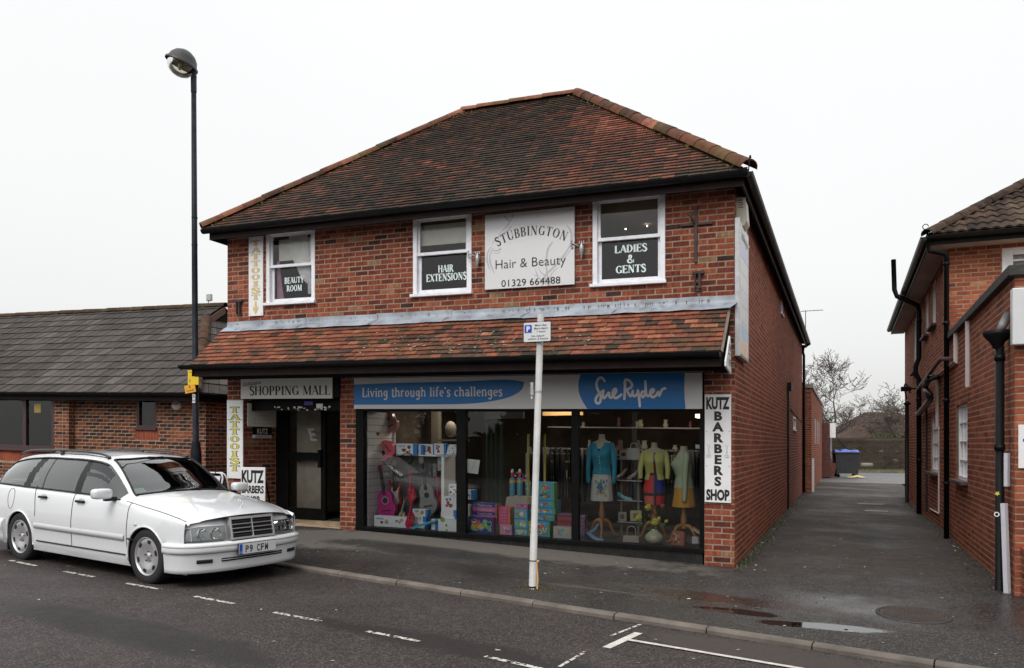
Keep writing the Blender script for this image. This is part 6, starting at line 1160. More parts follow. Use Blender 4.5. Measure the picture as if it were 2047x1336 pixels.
ST = [  # x, half width, sill z, belt z, roof-rail z, roof-rail half width, crown height, forward bow
 (.60, .790, .17, .715, .735, .60, .055, .16), (.45, .825, .18, .765, .785, .64, .058, .12), (.2, .850, .19, .815, .838, .66, .058, .09), (-.15, .858, .19, .862, .892, .67, .055, .09), (-.42, .860, .19, .898, .928, .675, .048, .10), (-.52, .860, .19, .906, .945, .672, .045, .10),
 (-.70, .860, .19, .915, 1.062, .645, .042, .10), (-.95, .860, .19, .922, 1.225, .603, .048, .08), (-1.14, .860, .19, .926, 1.315, .575, .058, .05), (-1.35, .860, .19, .930, 1.345, .572, .068, .02), (-1.75, .860, .19, .936, 1.362, .573, .07, 0), (-2.3, .858, .19, .943, 1.362, .570, .07, 0), (-2.8, .850, .19, .950, 1.342, .560, .066, 0), (-3.2, .835, .20, .957, 1.295, .545, .06, 0), (-3.42, .820, .21, .960, 1.235, .53, .05, 0), (-3.58, .80, .23, .955, 1.10, .52, .03, -.02), (-3.68, .77, .26, .93, .98, .50, .02, -.03)]
ST = ST[::-1]
def pch(xs, ys, x):
    n = len(xs)
    if x <= xs[0]: return ys[0]
    if x >= xs[-1]: return ys[-1]
    i = max(j for j in range(n-1) if xs[j] <= x); h = [xs[j+1]-xs[j] for j in range(n-1)]; d = [(ys[j+1]-ys[j])/h[j] for j in range(n-1)]
    def m(j):
        if j == 0: return d[0]
        if j == n-1: return d[-1]
        if d[j-1]*d[j] <= 0: return 0
        return 2*d[j-1]*d[j]/(d[j-1]+d[j])
    t = (x-xs[i])/h[i]; a, b = ys[i], ys[i+1]; return (2*t**3-3*t*t+1)*a+(t**3-2*t*t+t)*h[i]*m(i)+(3*t*t-2*t**3)*b+(t**3-t*t)*h[i]*m(i+1)
XS = [s[0] for s in ST]; CO_ = [[s[k] for s in ST] for k in range(1, 8)]
def sec(x):
    w, zs_, zb_, zr, wr, cr_, bow = [pch(XS, c, x) for c in CO_]; tw = min(1, max(0, (zr-zb_-.02)/.3))
    return [(w-.045, zs_-.015, 0), (w-.018, .265, 0), (w-.012, .40, 0), (w, .54, 0), (w-.004, .66, 0), (w-.02, .78*.6+(zb_-.07)*.4, 0), (w-.045, zb_-.022, 0), (w-.075, zb_, 0), (wr+.014, zr-.008, bow*.15), (wr-.045*tw-.03*(1-tw), zr+.026*tw+.010, bow*.3), (wr*.6, zr+cr_*.75, bow*.8), (wr*.3, zr+cr_*.95, bow*.95), (0, zr+cr_, bow)]
NR = 13
def surf(x, r, s=-1, off=0):
    S_ = sec(x); i = min(int(r), NR-2); t = r-i
    P = [S_[max(i-1, 0)], S_[i], S_[i+1], S_[min(i+2, NR-1)]]
    if i == 7: q = [P[1][k]+(P[2][k]-P[1][k])*t for k in range(3)]; q[0] += .03*sin(pi*t)*min(1, (S_[8][1]-S_[7][1])/.3)
    else:
        if i == 8: P[0] = P[1]
        if i == 6: P[3] = P[2]
        q = [.5*((2*P[1][k])+(P[2][k]-P[0][k])*t+(2*P[0][k]-5*P[1][k]+4*P[2][k]-P[3][k])*t*t+(3*P[1][k]-P[0][k]-3*P[2][k]+P[3][k])*t**3) for k in range(3)]
    return Vector((x+q[2], s*(max(0, q[0])+off), q[1]))
xs_ = sorted(set([round(-3.68+.0285*i, 4) for i in range(151)]+[.60])); xs_ = [x for x in xs_ if x <= .6]
rr_ = []; 
for i in range(NR-1): k = {0: 3, 1: 4, 2: 4, 3: 4, 4: 4, 5: 3, 6: 2, 7: 6, 8: 2, 9: 4, 10: 3, 11: 3}[i]; rr_ += [i+j/k for j in range(k)]
rr_.append(NR-1-1e-6)
AR = [(0, .315, .335), (-2.69, .315, .335)]
body = MB(); glz = {}; 
def inarch(p):
    for a, b, r in AR:
        if hypot(p.x-a, p.z-b) < r: return (a, b, r)
glass = MB(); wscr = MB(); pils = {}
for s_ in (-1, 1):
    V = {}; 
    def vert(i, j):
        if (i, j) not in V:
            p = surf(xs_[i], rr_[j], s_); q = inarch(p)
            if q and rr_[j] < 5:
                d = Vector((p.x-q[0], 0, p.z-q[1])); 
                if d.length > 1e-4: d = d.normalized()*q[2]
                pn = Vector((q[0]+d.x, p.y, q[1]+d.z)); V[(i, j)] = (p, pn, True)
            else: V[(i, j)] = (p, p, False)
        return V[(i, j)]
    for i in range(len(xs_)-1):
        xc = (xs_[i]+xs_[i+1])/2
        for j in range(len(rr_)-1):
            rc = (rr_[j]+rr_[j+1])/2; q = [vert(i, j), vert(i+1, j), vert(i+1, j+1), vert(i, j+1)]
            if all(v[2] for v in q): continue
            P = [v[1] for v in q]
            if s_ == 1: P = P[::-1]
            side = 7.08 < rc < 7.99 and -3.44 < xc < -.60
            if side:
                z_ = sum(p.z for p in P)/4; 
                if abs(xc+1.47) < .075 or abs(xc+2.62+(z_-1.1)*-.35) < .085 or abs(xc+2.28) < .016 or rc > 7.93 or xc < -3.40: pils.setdefault((s_, 'b' if abs(xc+1.47) < .1 else 'c' if abs(xc+2.28) < .017 else 'r' if rc > 7.93 else 'd' if xc > -3.3 else 'e'), MB()).add(P, [(0, 1, 2, 3)], 0, sm=True)
                else: glass.add(P, [(0, 1, 2, 3)], 0, sm=True)
            elif rc > 9.0 and -1.13 < xc < -.53: wscr.add(P, [(0, 1, 2, 3)], 0, sm=True)
            elif rc > 9.2 and -3.62 < xc < -3.30: glass.add(P, [(0, 1, 2, 3)], 0, sm=True)
            else: body.add(P, [(0, 1, 2, 3)], 0, sm=True)
bo = body.build('body', paint, car)
def weld(o):
    import bmesh
    b = bmesh.new(); b.from_mesh(o.data); bmesh.ops.remove_doubles(b, verts=b.verts, dist=.0005); bmesh.ops.recalc_face_normals(b, faces=b.faces); b.to_mesh(o.data); b.free()
weld(bo); go = glass.build('side_glass', glassC, car); weld(go); wo = wscr.build('windscreen', glassC, car); weld(wo); [weld(q.build('pillar_trim', trimB, car)) for q in pils.values()]
def tubes(name, lines, r, mat, parent=car, n=5, **k):
    m = MB()
    for l in lines: m.tube(l, r, n)
    return m.build(name, mat, parent, **k)
# windscreen surround and body seams
L_ = []
for s_ in (-1, 1): L_.append([surf(x, 9.0, s_, .002)+Vector((0, 0, .004)) for x in [-.50-.035*i for i in range(19)]])
L_.append([surf(-1.135, 9+r*.35, -1)+Vector((0, 0, .004)) for r in range(12)]); L_.append([surf(-1.135, 9+r*.35, 1)+Vector((0, 0, .004)) for r in range(12)])
L_.append([surf(-.525, 9+r*.36, -1)+Vector((0, 0, .006)) for r in range(12)]); L_.append([surf(-.525, 9+r*.36, 1)+Vector((0, 0, .006)) for r in range(12)])
tubes('windscreen_seal', L_, .013, trimB)
DL = []; SK = []
for s_ in (-1, 1):
    DL += [[surf(-.34, r, s_, .0005) for r in [1.3+.3*i for i in range(20)]], [surf(-1.47, r, s_, .0005) for r in [1.3+.3*i for i in range(20)]]]
    DL += [[surf(-2.30-.18*max(0, min(1, (4.6-r)/2))*0+(-.10*max(0, r-4.2)/3.) , r, s_, .0005) for r in [3.6+.25*i for i in range(15)]]]
    SK.append([surf(x, 1.30, s_, .001) for x in [-.37-.1*i for i in range(20)]]); DL += [ [surf(x, 7.0, s_, .0) for x in [.55-.1*i for i in range(11)]]]
    DL += [[surf(x, 8.95, s_, .001)+Vector((0, 0, .002)) for x in [-1.2-.1*i for i in range(22)]]]
tubes('panel_gap', DL, .0048, seam); tubes('sill_gap', SK, .010, seam); tubes('fuel_flap_outline', [[surf(-2.93+.085*cos(a)*(1 if abs(cos(a)) < .8 else 1), 5.0+.95*sin(a), -1, .001) for a in [pi*k/10 for k in range(21)]]], .003, seam)
SB = [[surf(x, 7.04, s_, .006) for x in [-.58-.1*i for i in range(29)]] for s_ in (-1, 1)]; tubes('window_trim', SB, .011, trimB)
UB = [[surf(x, 7.96, s_, .004) for x in [-1.13-.08*i for i in range(29)]] for s_ in (-1, 1)]; tubes('window_trim', UB, .012, trimB)
# wheel arch lips and wells
LP = []
for (a, b, r) in AR:
    for s_ in (-1, 1):
        l = []
        for k in range(25):
            an = radians(-12+204*k/24); x, z = a+r*cos(an), b+r*sin(an); rr = 3
            lo_, hi_ = 0, 5.5
            for _ in range(18):
                md = (lo_+hi_)/2
                if surf(x, md, s_).z < z: lo_ = md
                else: hi_ = md
            p = surf(x, lo_, s_); l.append(Vector((x, p.y+s_*.001, z)))
        LP.append(l)
tubes('arch_lip', LP, .011, paint, n=6)
m = MB()
for (a, b, r) in AR:
    for s_ in (-1, 1):
        m.grid([[(a+(r+.003)*cos(radians(-20+220*k/20)), s_*y, b+(r+.003)*sin(radians(-20+220*k/20))) for k in range(21)] for y in (.83, .40)]); m.add([(a+(r)*cos(radians(18*k)), s_*.40, b+r*sin(radians(18*k))) for k in range(20)], [list(range(20))])
m.box(-3.6, .62, -.60, .60, .19, .36); m.box(-2.32, -.36, -.77, .77, .19, .34); m.build('underbody', under, car)
def sweep(m, path, prof, sm=True, cap=True):
    P = [Vector((a, b, 0)) for a, b in path]; rows = []
    for i, p in enumerate(P):
        d = (P[min(i+1, len(P)-1)]-P[max(i-1, 0)]).normalized(); nn = Vector((d.y, -d.x, 0))
        rows.append([(p.x+nn.x*o, p.y+nn.y*o, z) for o, z in prof])
    m.grid(rows, sm=sm)
    if cap: 
        for r in (rows[0], rows[-1]): m.add(r, [list(range(len(r)))])
    return m
hp_ = smooth([(.36, -.855, 0), (.50, -.845, 0), (.62, -.775, 0), (.71, -.62, 0), (.765, -.35, 0), (.78, 0, 0), (.765, .35, 0), (.71, .62, 0), (.62, .775, 0), (.50, .845, 0), (.36, .855, 0)], 8); path = [(p.x, p.y) for p in hp_]
m = MB(); sweep(m, path, [(-.09, .165), (-.03, .168), (.004, .178), (.004, .22), (.010, .30), (.018, .37), (.020, .385)]); sweep(m, path, [(.018, .388), (.036, .394), (.041, .42), (.040, .46), (.028, .492), (.0, .502), (-.08, .506)]); m.build('front_bumper', paint, car)
m = MB(); sweep(m, path[6:-6], [(-.065, .505), (-.075, .60), (-.088, .66), (-.105, .70), (-.14, .728), (-.19, .744), (-.25, .757)]); m.build('front_panel', paint, car)
sub = lambda a, b, pth=path: [p for p in pth if a <= p[1] <= b and p[0] > .40]
lens = glassmat('headlamp_glass', (.93, .94, .93), 1.3, .05)
for s_ in (-1, 1):
    pp2 = sub(-.82, -.345) if s_ < 0 else sub(.345, .82)
    m = MB(); sweep(m, pp2, [(-.055, .518), (-.030, .522), (-.030, .53), (-.058, .668), (-.075, .675)], sm=False); rnd_ = lambda m_: setattr(m_, 'v', [(x, y, z-(.07*max(0, (abs(y)-.60)/.22)**2 if z > .60 else 0)) for x, y, z in m_.v]); rnd_(m); hl = m.build('headlight', pm('lamp_bowl_silver', (.24, .25, .26), .28, metal=.5, var=.05), car)
    m = MB(); sweep(m, pp2, [(-.020, .520), (-.018, .56), (-.030, .62), (-.048, .672)]); rnd_(m); m.build('lens', lens, hl)
    m = MB()
    for yy, r in ((s_*.47, .062), (s_*.62, .062)):
        xx = min(path, key=lambda p: abs(p[1]-yy)+(0 if p[0] > .4 else 9))[0]; m.lathe([(r, -.030), (r*.6, -.05), (.01, -.06)], (xx, yy, .598), 'x', 14)
    m.build('reflector', pm('lamp_reflector', (.75, .75, .74), .08, metal=1, var=0), hl)
    xx = min(path, key=lambda p: abs(p[1]-s_*.735)+(0 if p[0] > .4 else 9)); m = MB(); m.tube([(xx[0]-.014, xx[1], .525), (xx[0]-.045, xx[1]*.995, .67)], .005, 4); m.build('divider', galvM, hl)
# grille
xg = .755
m = MB(); gx = lambda z: xg+.0-(z-.53)*.22
def gbar(y0, y1, z0, z1, d0=.0, d1=.03, mm=m): mm.add([(gx(z)+d, y, z) for z in (z0, z1) for y in (y0, y1) for d in (-d0-.02, d1)], [(1, 3, 7, 5), (0, 1, 5, 4), (2, 6, 7, 3), (4, 5, 7, 6), (0, 2, 3, 1)])
gbar(-.31, .31, .735, .765); gbar(-.31, -.285, .535, .735); gbar(.285, .31, .535, .735); gbar(-.31, .31, .515, .535); gbar(-.006, .006, .535, .735, d1=.028); gs = m.build('grille', chrome, car, bev=.003)
m = MB(); gbar(-.285, .285, .535, .735, d1=.0, mm=m); m.build('grille_backing', under, gs)
m = MB()
for i in range(3): gbar(-.285, .285, .587+i*.046,   .593+i*.046, d1=.022, mm=m)
m.build('grille_bar', chrome, gs); m = MB(); 
for i in range(5): gbar(-.285, .285, .549+i*.038, .562+i*.038, d1=.014, mm=m)
m.build('grille_slat', pm('grille_grey', (.015, .016, .02), .4), gs)
m = MB(); m.grid([[(gx(.765)+.032-t*.16, y*(1+.3*t), .767+.012*t-.02*t*t*abs(y)) for y in [-.31+.062*i for i in range(11)]] for t in (0, .33, .66, 1)]); m.build('hood_nose', paint, car)
m = MB(); hc = surf(.42, 11.9, -1)+Vector((.02, 0, .0)); m.tube([hc+Vector((.0, 0, -.01)), hc+Vector((.0, 0, .022))], .006, 6); R_ = .037; cc = hc+Vector((0, 0, .058)); m.tube([cc+Vector((0, R_*cos(a), R_*sin(a))) for a in [2*pi*i/20 for i in range(21)]], .0035, 5)
for a in (pi/2, pi/2+2*pi/3, pi/2+4*pi/3): m.tube([cc, cc+Vector((0, R_*cos(a), R_*sin(a)))], [.006, .002], 5)
m.build('hood_star', chrome, car)
# plate and lower slots
t_ = MB(); t_.box(.845, .852, -.262, .262, .352, .468); pl8 = t_.build('number_plate', pm('plate_white', (.62, .62, .63), .4, var=.02), car)
MB().box(.8525, .8535, -.262, -.218, .354, .466).build('blue_band', pm('plate_blue', (.01, .09, .45), .4, var=0), pl8); [setattr(text(c_, .080, pl8, blackF, (.854, y_, .370), fit=.042, bold=.02, name='plate_letter'), 'rotation_euler', (0, 0, pi/2)) for c_, y_ in (('P', -.155), ('9', -.098), ('C', .005), ('F', .062), ('M', .122))]; q = text('GB', .02, pl8, signW, (.8545, -.24, .365), fit=.03); q.rotation_euler = (0, 0, pi/2)
MB().box(.835, .845, -.27, .27, .345, .475).build('plate_holder', trimB, car)
m = MB(); sweep(m, sub(-.45, .45), [(.005, .285), (.0165, .287), (.020, .322), (.01, .326)]); m.build('lower_grille', under, car); m = MB(); sweep(m, sub(-.44, .44), [(.019, .302), (.024, .303), (.024, .308), (.019, .309)]); m.build('lower_grille_bar', chrome, car)
m = MB()
for s_ in (-1, 1):
    pq = [p for p in path if .52 <= abs(p[1]) <= .70 and p[1]*s_ > 0 and p[0] > .4]; sweep(m, pq, [(.0, .28), (.018, .285), (.021, .32), (.010, .325)])
m.build('fog_lamp_slot', under, car)
m = MB(); sweep(m, path, [(.036, .452), (.0425, .457), (.0415, .478), (.030, .484)]); m.build('bumper_strip', rubW, car)
m = MB(); rp_ = [(-3.05, -.856), (-3.35, -.85), (-3.6, -.81), (-3.73, -.68), (-3.77, -.4), (-3.78, 0), (-3.77, .4), (-3.73, .68), (-3.6, .81), (-3.35, .85), (-3.05, .856)][::-1]; rp2 = [(p.x, p.y) for p in smooth([(a, b, 0) for a, b in rp_], 5)]; sweep(m, rp2, [(-.1, .2), (.0, .21), (.012, .30), (.016, .38), (.03, .40), (.034, .48), (.01, .52), (-.1, .53)]); m.build('rear_bumper', paint, car)
m = MB(); m.box(-3.70, -3.66, -.76, .76, .35, .97); m.build('tailgate', paint, car, bev=.02)
for s_ in (-1, 1): m = MB(); m.box(-3.72, -3.6, min(s_*.60, s_*.80), max(s_*.60, s_*.80), .62, .90); m.build('tail_lamp', pm('lamp_red', (.3, .01, .01), .2, var=0), car, bev=.02)
# side mouldings
m = MB()
for s_ in (-1, 1):
    for a, b in ((-.385, -2.31), (-3.06, -3.5)):
        n = 14; m.grid([[surf(a+(b-a)*i/n, r, s_, o) for r, o in ((2.42, .0), (2.44, .012), (2.85, .014), (2.90, .0))] for i in range(n+1)])
m.build('side_moulding', rubW, car)
# handles, mirrors, rails, wipers
for s_ in (-1, 1):
    for x in (-1.30, -2.13):
        p = surf(x, 5.35, s_, .0); m = MB(); m.box(-.085, .085, -.018, .018, -.014, .014); m.build('door_handle', trimB, car, loc=(p.x, p.y+s_*.018, p.z), bev=.008); m = MB(); m.ball((0, 0, .02), (.055, .004, .022), 10); m.build('handle_recess', rubW, car, loc=(p.x, p.y+s_*.0, p.z))
    m = MB(); m.ball((0, 0, 0), (1, 1, 1), 16); q4 = lambda a: math.copysign(abs(a)**.5, a)
    m.v = [(max(-.05, .062*q4(x)), .115*q4(y), .062*q4(z)) for x, y, z in m.v]; m.build('door_mirror', paint, car, loc=(-.66, s_*.965, .985)); m = MB(); m.box(-.05, .02, -.08, .05, -.045, .0); m.build('mirror_arm', trimB, car, loc=(-.64, s_*.85, .945))
    rl_ = smooth([(-1.20, s_*.545, 1.372), (-1.30, s_*.55, 1.408), (-1.6, s_*.555, 1.435), (-2.2, s_*.555, 1.442), (-2.9, s_*.545, 1.425), (-3.2, s_*.535, 1.385), (-3.28, s_*.53, 1.35)], 5); m = MB(); m.tube(rl_, [.014+.012*max(0, 1-abs(i-0)/4) for i in range(len(rl_))], 7); m.box(-2.25, -2.19, s_*.555-.012, s_*.555+.012, 1.38, 1.44); m.build('roof_rail', pm('rail_grey_black', (.03, .03, .032), .35, var=.1), car)
m = MB(); m.tube([(-.46, .10, .955), (-.48, -.25, .962), (-.54, -.60, .958)], .009, 5); m.tube([(-.46, .62, .95), (-.45, .3, .965), (-.44, -.05, .968)], .009, 5); m.tube([(-.42, -.02, .95), (-.40, .08, .94)], .012, 5); m.build('wiper', trimB, car)
p = surf(-.18, 4.0, -1, .003); m = MB(); m.ball((0, 0, 0), (.03, .008, .017), 8); m.build('side_indicator', rubW, car, loc=p)
p = surf(-.24, 2.65, -1, .016); MB().box(-.07, .05, -.003, .003, -.008, .008).build('side_badge', trimB, car, loc=p)
m = MB(); m.grid([[surf(x, r, -1, .003) for r in (7.55+.4*max(0, 1-(-.9-x)/.25)*0, 7.93)] for x in [-.93-.05*i for i in range(11)]]); m.build('wind_deflector', pm('deflector_smoke', (.01, .01, .012), .2, var=0), car)
# inside
m = MB(); m.box(-3.4, -.5, -.70, .70, .36, .42); m.box(-.95, -.50, -.66, .66, .42, .90); m.box(-3.5, -2.6, -.66, .66, .42, .85); m.build('cabin_floor', pm('cabin_dark', (.022, .022, .024), .8), car, bev=.02)
seatM = pm('seat_grey', (.045, .047, .05), .9, var=.1)
for x, yy in ((-1.75, .36), (-1.75, -.36), (-2.55, .36), (-2.55, -.36)):
    m = MB(); m.box(x, x+.5, yy-.24, yy+.24, .45, .62); m.obox((x-.05, yy, .85), (.07, .24, .28), Matrix.Rotation(-.2, 3, 'Y')); m.box(x-.15, x-.07, yy-.13, yy+.13, 1.12, 1.27); m.build('seat', seatM, car, bev=.03)
m = MB(); m.tube([(-1.0-.05*cos(a), -.36+.18*sin(a), .95+.16*cos(a)) for a in [i*pi/8 for i in range(17)]], .014, 5); m.build('steering_wheel', trimB, car)
m = MB(); m.box(-1.05, -1.03, -.11, .11, 1.30, 1.36); m.build('rear_view_mirror', trimB, car, bev=.01)
m = MB(); m.box(-.66, -.655, -.56, -.42, 1.0, 1.05); o = m.build('windscreen_sticker', pm('sticker_green', (.45, .58, .5), .5, var=.2), car)
m = MB(); m.add([(-.63, -.60, .975), (-.63, -.42, .985), (-.70, -.42, 1.03), (-.70, -.60, 1.02)], [(0, 1, 2, 3)]); o.data = m.mesh('s', MATS['sticker_green'])
m = MB(); m.lathe([(.0, 0), (.04, 0)], (0, 0, 0), 'z', 12); m.build('tax_disc', MATS['sticker_green'], car, loc=(-.66, .52, 1.0))
# wheels
for x in (0, -2.69):
    for s_ in (-1, 1):
        w = thing('wheel', None, None, (x, s_*.74, .315)); w.parent = car; tz = MB()
        tz.lathe([(.205, -.09), (.25, -.098), (.295, -.095), (.312, -.075), (.3155, -.03), (.3155, .03), (.312, .075), (.295, .095), (.25, .098), (.205, .09)], axis='y', n=48); tz.build('tyre', tyreM, w)
        o_ = s_; rm = MB(); rm.lathe([(.216, .094*o_), (.207, .097*o_), (.200, .085*o_), (.188, .04*o_), (.185, -.05*o_)], axis='y', n=40)
        rm.lathe([(.198, .080*o_), (.17, .086*o_), (.14, .084*o_), (.09, .070*o_), (.05, .062*o_), (.033, .066*o_), (.03, .070*o_), (0, .071*o_)], axis='y', n=40); rm.build('rim', alloy, w)
        sl_ = MB()
        for k in range(6):
            a0 = 2*pi*k/6+.3; P = [(.150, -.17), (.183, -.20), (.187, 0), (.183, .20), (.150, .17), (.143, 0)]; sl_.add([(r*cos(a0+d), (.0865+.001)*o_ if r > .16 else .0870*o_, r*sin(a0+d)) for r, d in P], [list(range(6))])
        sl_.build('rim_slot', under, w); nn = MB()
        for k in range(5): a0 = 2*pi*k/5+pi/2; nn.lathe([(.011, .0685*o_), (.010, .080*o_), (0, .080*o_)], (.056*cos(a0), 0, .056*sin(a0)), 'y', 6)
        nn.build('wheel_nut', pm('nut_dark', (.12, .12, .12), .4, metal=.7), w)
for s_ in (-1, 1): m = MB(); m.box(-3.02, -2.99, min(s_*.70, s_*.83), max(s_*.70, s_*.83), .12, .42); m.build('mud_flap', trimB, car)
# ---------------------------------------------------------------- things shown in the shop windows
def IT(x0, y0, x1, y1, w):
    u0, u1 = at(x0, y1, w)[0], at(x1, y1, w)[0]; xm = (x0+x1)/2
    return u0, u1, at(xm, y1, w)[1], at(xm, y0, w)[1]
def solid(name, col, r=.5, **k): return pm(name, col, r, var=.04, scale=3, **k)
boxW = solid('box_white', (.78, .80, .84)); boxB = solid('box_blue', (.02, .20, .55)); slatM = solid('slatwall_white', (.80, .81, .82)); woodM = pm('turned_wood', (.36, .17, .06), .4, var=.2, scale=4)
# slatwall unit
t = sthing('slatwall_unit', 'white slatted display wall behind the toy guitars in the left window', 'display unit', -5.5, .1, .205); t0 = (-5.5, .1, .205)
ub, _, _, zt2 = IT(750, 911, 905, 1040, .85); ue = at(905, 980, .85)[0]; uh = at(789, 850, .85)[0]
def slats(x0, x1, z1, y, name='slat'):
    z = .0; me = None
    while z < z1-.02:
        h = min(.098, z1-z-.004)
        if me is None or h != me[1]: me = (MB().box(0, x1-x0, 0, .02, 0, h).mesh(name, slatM), h)
        inst(name, me[0], t, (x0+5.5, y-.1, z-KB*(x0+5.5))); z += .104
slats(-5.47, ue, zt2-.205, .85); slats(-5.47, uh, 1.72, .86)
z = 0
me = MB().box(0, .02, 0, .72, 0, .098).mesh('slat', slatM)
while z < 1.72: inst('slat', me, t, (-5.49+5.5, .02, z)); z += .104
MB().box(ue+5.5-.02, ue+5.5+.03, .40, .78, 0, zt2-.205).build('end_panel', slatM, t, k=KB); MB().box(.03, ue+5.5+.03, .55, .80, zt2-.205, zt2-.185).build('shelf', slatM, t, k=KB)
MB().box(.02, ue+5.5, .745, .752, 0, zt2-.2).build('backing', solid('slat_gap', (.1, .1, .1)), t, k=KB)
# guitars
def body_outline(w, h, waist=.78, up=.80, n=28):
    P = []
    for i in range(n):
        a = 2*pi*i/n; c, s_ = cos(a), sin(a); y = s_
        k = (1-.5*(1+y))+up*.5*(1+y); r = k*(1-(1-waist)*math.exp(-((y-.12)/.30)**2)); P.append((w/2*r*c*(1.0 if abs(c) > .3 else 1), h/2*s_))
    return P
def guitar(name, label, px, col, w_=.80, tilt=0, kind='acoustic', cat='guitar', neckc=(.02, .016, .014), head=None):
    x0, y0, x1, y1, bx0, by0, bx1, by1 = px      # whole rect end of head (x0,y0) and body rect
    bu0, bu1, bz0, bz1 = IT(bx0, by0, bx1, by1, w_); hu, hz = at(x0, y0, w_); cu, cz_ = (bu0+bu1)/2, (bz0+bz1)/2
    bw, bh = bu1-bu0, bz1-bz0; L = hypot(hu-cu, hz-cz_); ang = atan2(hu-cu, hz-cz_); t = sthing(name, label, cat, cu, w_-.05, cz_)
    t.rotation_euler = (Matrix.Rotation(AU, 3, 'Z') @ Matrix.Rotation(ang, 3, 'Y')).to_euler(); bh = bh/max(.6, cos(ang)) if abs(ang) < .5 else bh
    M_ = solid('lacquer_%02d_%02d_%02d' % tuple(int(c*99) for c in col), col, .25, coat=.5); m = MB()
    if kind == 'electric':
        P = smooth([(a*bw/2, b*bh/2, 0) for a, b in ((-.15, .62), (-.45, 1.0), (-.75, .85), (-.72, .3), (-.62, .05), (-.92, -.4), (-.75, -.9), (0, -1.02), (.8, -.9), (.98, -.35), (.66, .1), (.72, .5), (.85, .95), (.6, .98), (.25, .55), (-.15, .62))], 3)[:-1]; m.prism([(p.x, p.y) for p in P], -.02, .02); m.build('body', M_, t, bev=.004)
        P = smooth([(a*bw/2, b*bh/2, 0) for a, b in ((-.1, .5), (-.5, .7), (-.5, 0), (-.6, -.3), (-.2, -.6), (.35, -.65), (.6, -.4), (.45, 0), (.5, .5), (.62, .8), (.2, .42), (-.1, .5))], 3)[:-1]; m = MB(); m.prism([(p.x, p.y) for p in P], -.024, -.021); m.build('pickguard', solid('pickguard_white', (.6, .64, .68), .3), t)
    else:
        P = body_outline(bw, bh, .74 if kind != 'violin' else .62, .76); d = min(.045, bw*.18); m.prism(P, -d, d); m.build('body', M_, t, bev=.004); m = MB(); m.lathe([(bw*.13, -d-.002), (0, -d-.002)], (0, 0, bh*.12), 'y', 16)
        if kind != 'violin':
            m.build('sound_hole', blackF, t); m = MB(); m.lathe([(bw*.17, -d-.001), (bw*.13, -d-.0012)], (0, 0, bh*.12), 'y', 18); m.build('rosette', solid('rosette', (.3, .28, .26)), t)
        m = MB(); m.box(-bw*.2, bw*.2, -d-.012, -d, -bh*.24, -bh*.205); m.build('bridge', solid('bridge_dark', (.03, .02, .015)), t)
    nb_ = bh*.30 if kind != 'electric' else bh*.2; hw = max(.010, bw*.07); m = MB(); m.add([(x, y, z) for y in (-.06, -.035) for x, z in ((-hw, nb_), (hw, nb_), (hw*.8, L*.86), (-hw*.8, L*.86))], [(0, 1, 2, 3), (4, 5, 6, 7), (0, 3, 7, 4), (1, 2, 6, 5), (0, 1, 5, 4)]); m.build('neck', solid('neck_%02d' % int(neckc[0]*99), neckc), t)
    m = MB(); hc = head or col; m.prism([(-hw*.9, L*.85), (hw*.9, L*.85), (hw*1.5, L*.9), (hw*1.4, L), (-hw*1.4, L), (-hw*1.5, L*.9)], -.06, -.04); m.build('headstock', solid('head_%02d_%02d' % (int(hc[0]*99), int(hc[1]*99)), hc, .3), t)
    m = MB()
    for s_ in (-1, 1):
        for q in range(3): m.box(s_*hw*1.5-.006, s_*hw*1.5+.006, -.056, -.046, L*(.89+.035*q), L*(.89+.035*q)+.008)
    m.build('tuning_peg', galvM, t, kind='stuff'); return t
pink = (.62, .12, .26); red = (.55, .02, .06); mag = (.42, .02, .20)
guitar('toy_guitar', 'pink toy guitar hanging highest, cut off by the fascia', (765, 800, 790, 860, 764, 822, 800, 864), (.45, .22, .22), .8, 0, neckc=(.05, .03, .03))
guitar('toy_guitar', 'bright red pink guitar hung upside down over the shelf edge', (731, 947, 0, 0, 756, 880, 794, 925), (.60, .10, .14), .62, 0)
guitar('toy_guitar', 'pink guitar standing behind the magenta guitar', (782, 934, 0, 0, 752, 952, 786, 990), pink, .80, head=pink, neckc=pink)
guitar('toy_guitar', 'large magenta guitar with dark neck at the front of the left window', (766, 930, 0, 0, 757, 978, 798, 1036), mag, .45, head=(.16, .01, .06))
guitar('electric_guitar', 'red electric guitar with white pickguard behind the magenta guitar', (795, 920, 0, 0, 780, 966, 808, 1018), (.30, .035, .02), .72, kind='electric', head=(.22, .13, .08))
guitar('ukulele', 'red ukulele hanging in the middle of the slatted wall', (826, 940, 0, 0, 818, 972, 837, 1002), red, .78, head=red, neckc=red, cat='ukulele')
guitar('toy_guitar', 'large grey acoustic guitar hanging right of the red ukulele', (848, 914, 0, 0, 840, 966, 880, 1028), (.26, .27, .26), .70, head=(.2, .2, .2), neckc=(.03, .03, .03))
guitar('ukulele', 'red ukulele hanging right of the grey guitar', (880, 952, 0, 0, 874, 985, 888, 1014), red, .80, head=red, neckc=(.5, .05, .1), cat='ukulele')
guitar('ukulele', 'small cream ukulele in clear wrapping near the floor', (817, 993, 0, 0, 799, 1022, 814, 1046), (.50, .42, .28), .35, head=(.12, .02, .02), neckc=(.3, .3, .3), cat='ukulele')
guitar('ukulele', 'red ukulele leaning in front near the stacked boxes', (832, 990, 0, 0, 815, 1023, 832, 1056), red, .22, head=(.6, .08, .08), neckc=red, cat='ukulele')
guitar('violin', 'small brown violin hanging at the left edge of the window', (740, 948, 0, 0, 731, 972, 748, 1016), (.20, .05, .02), .55, kind='violin', cat='violin', head=(.05, .02, .01))
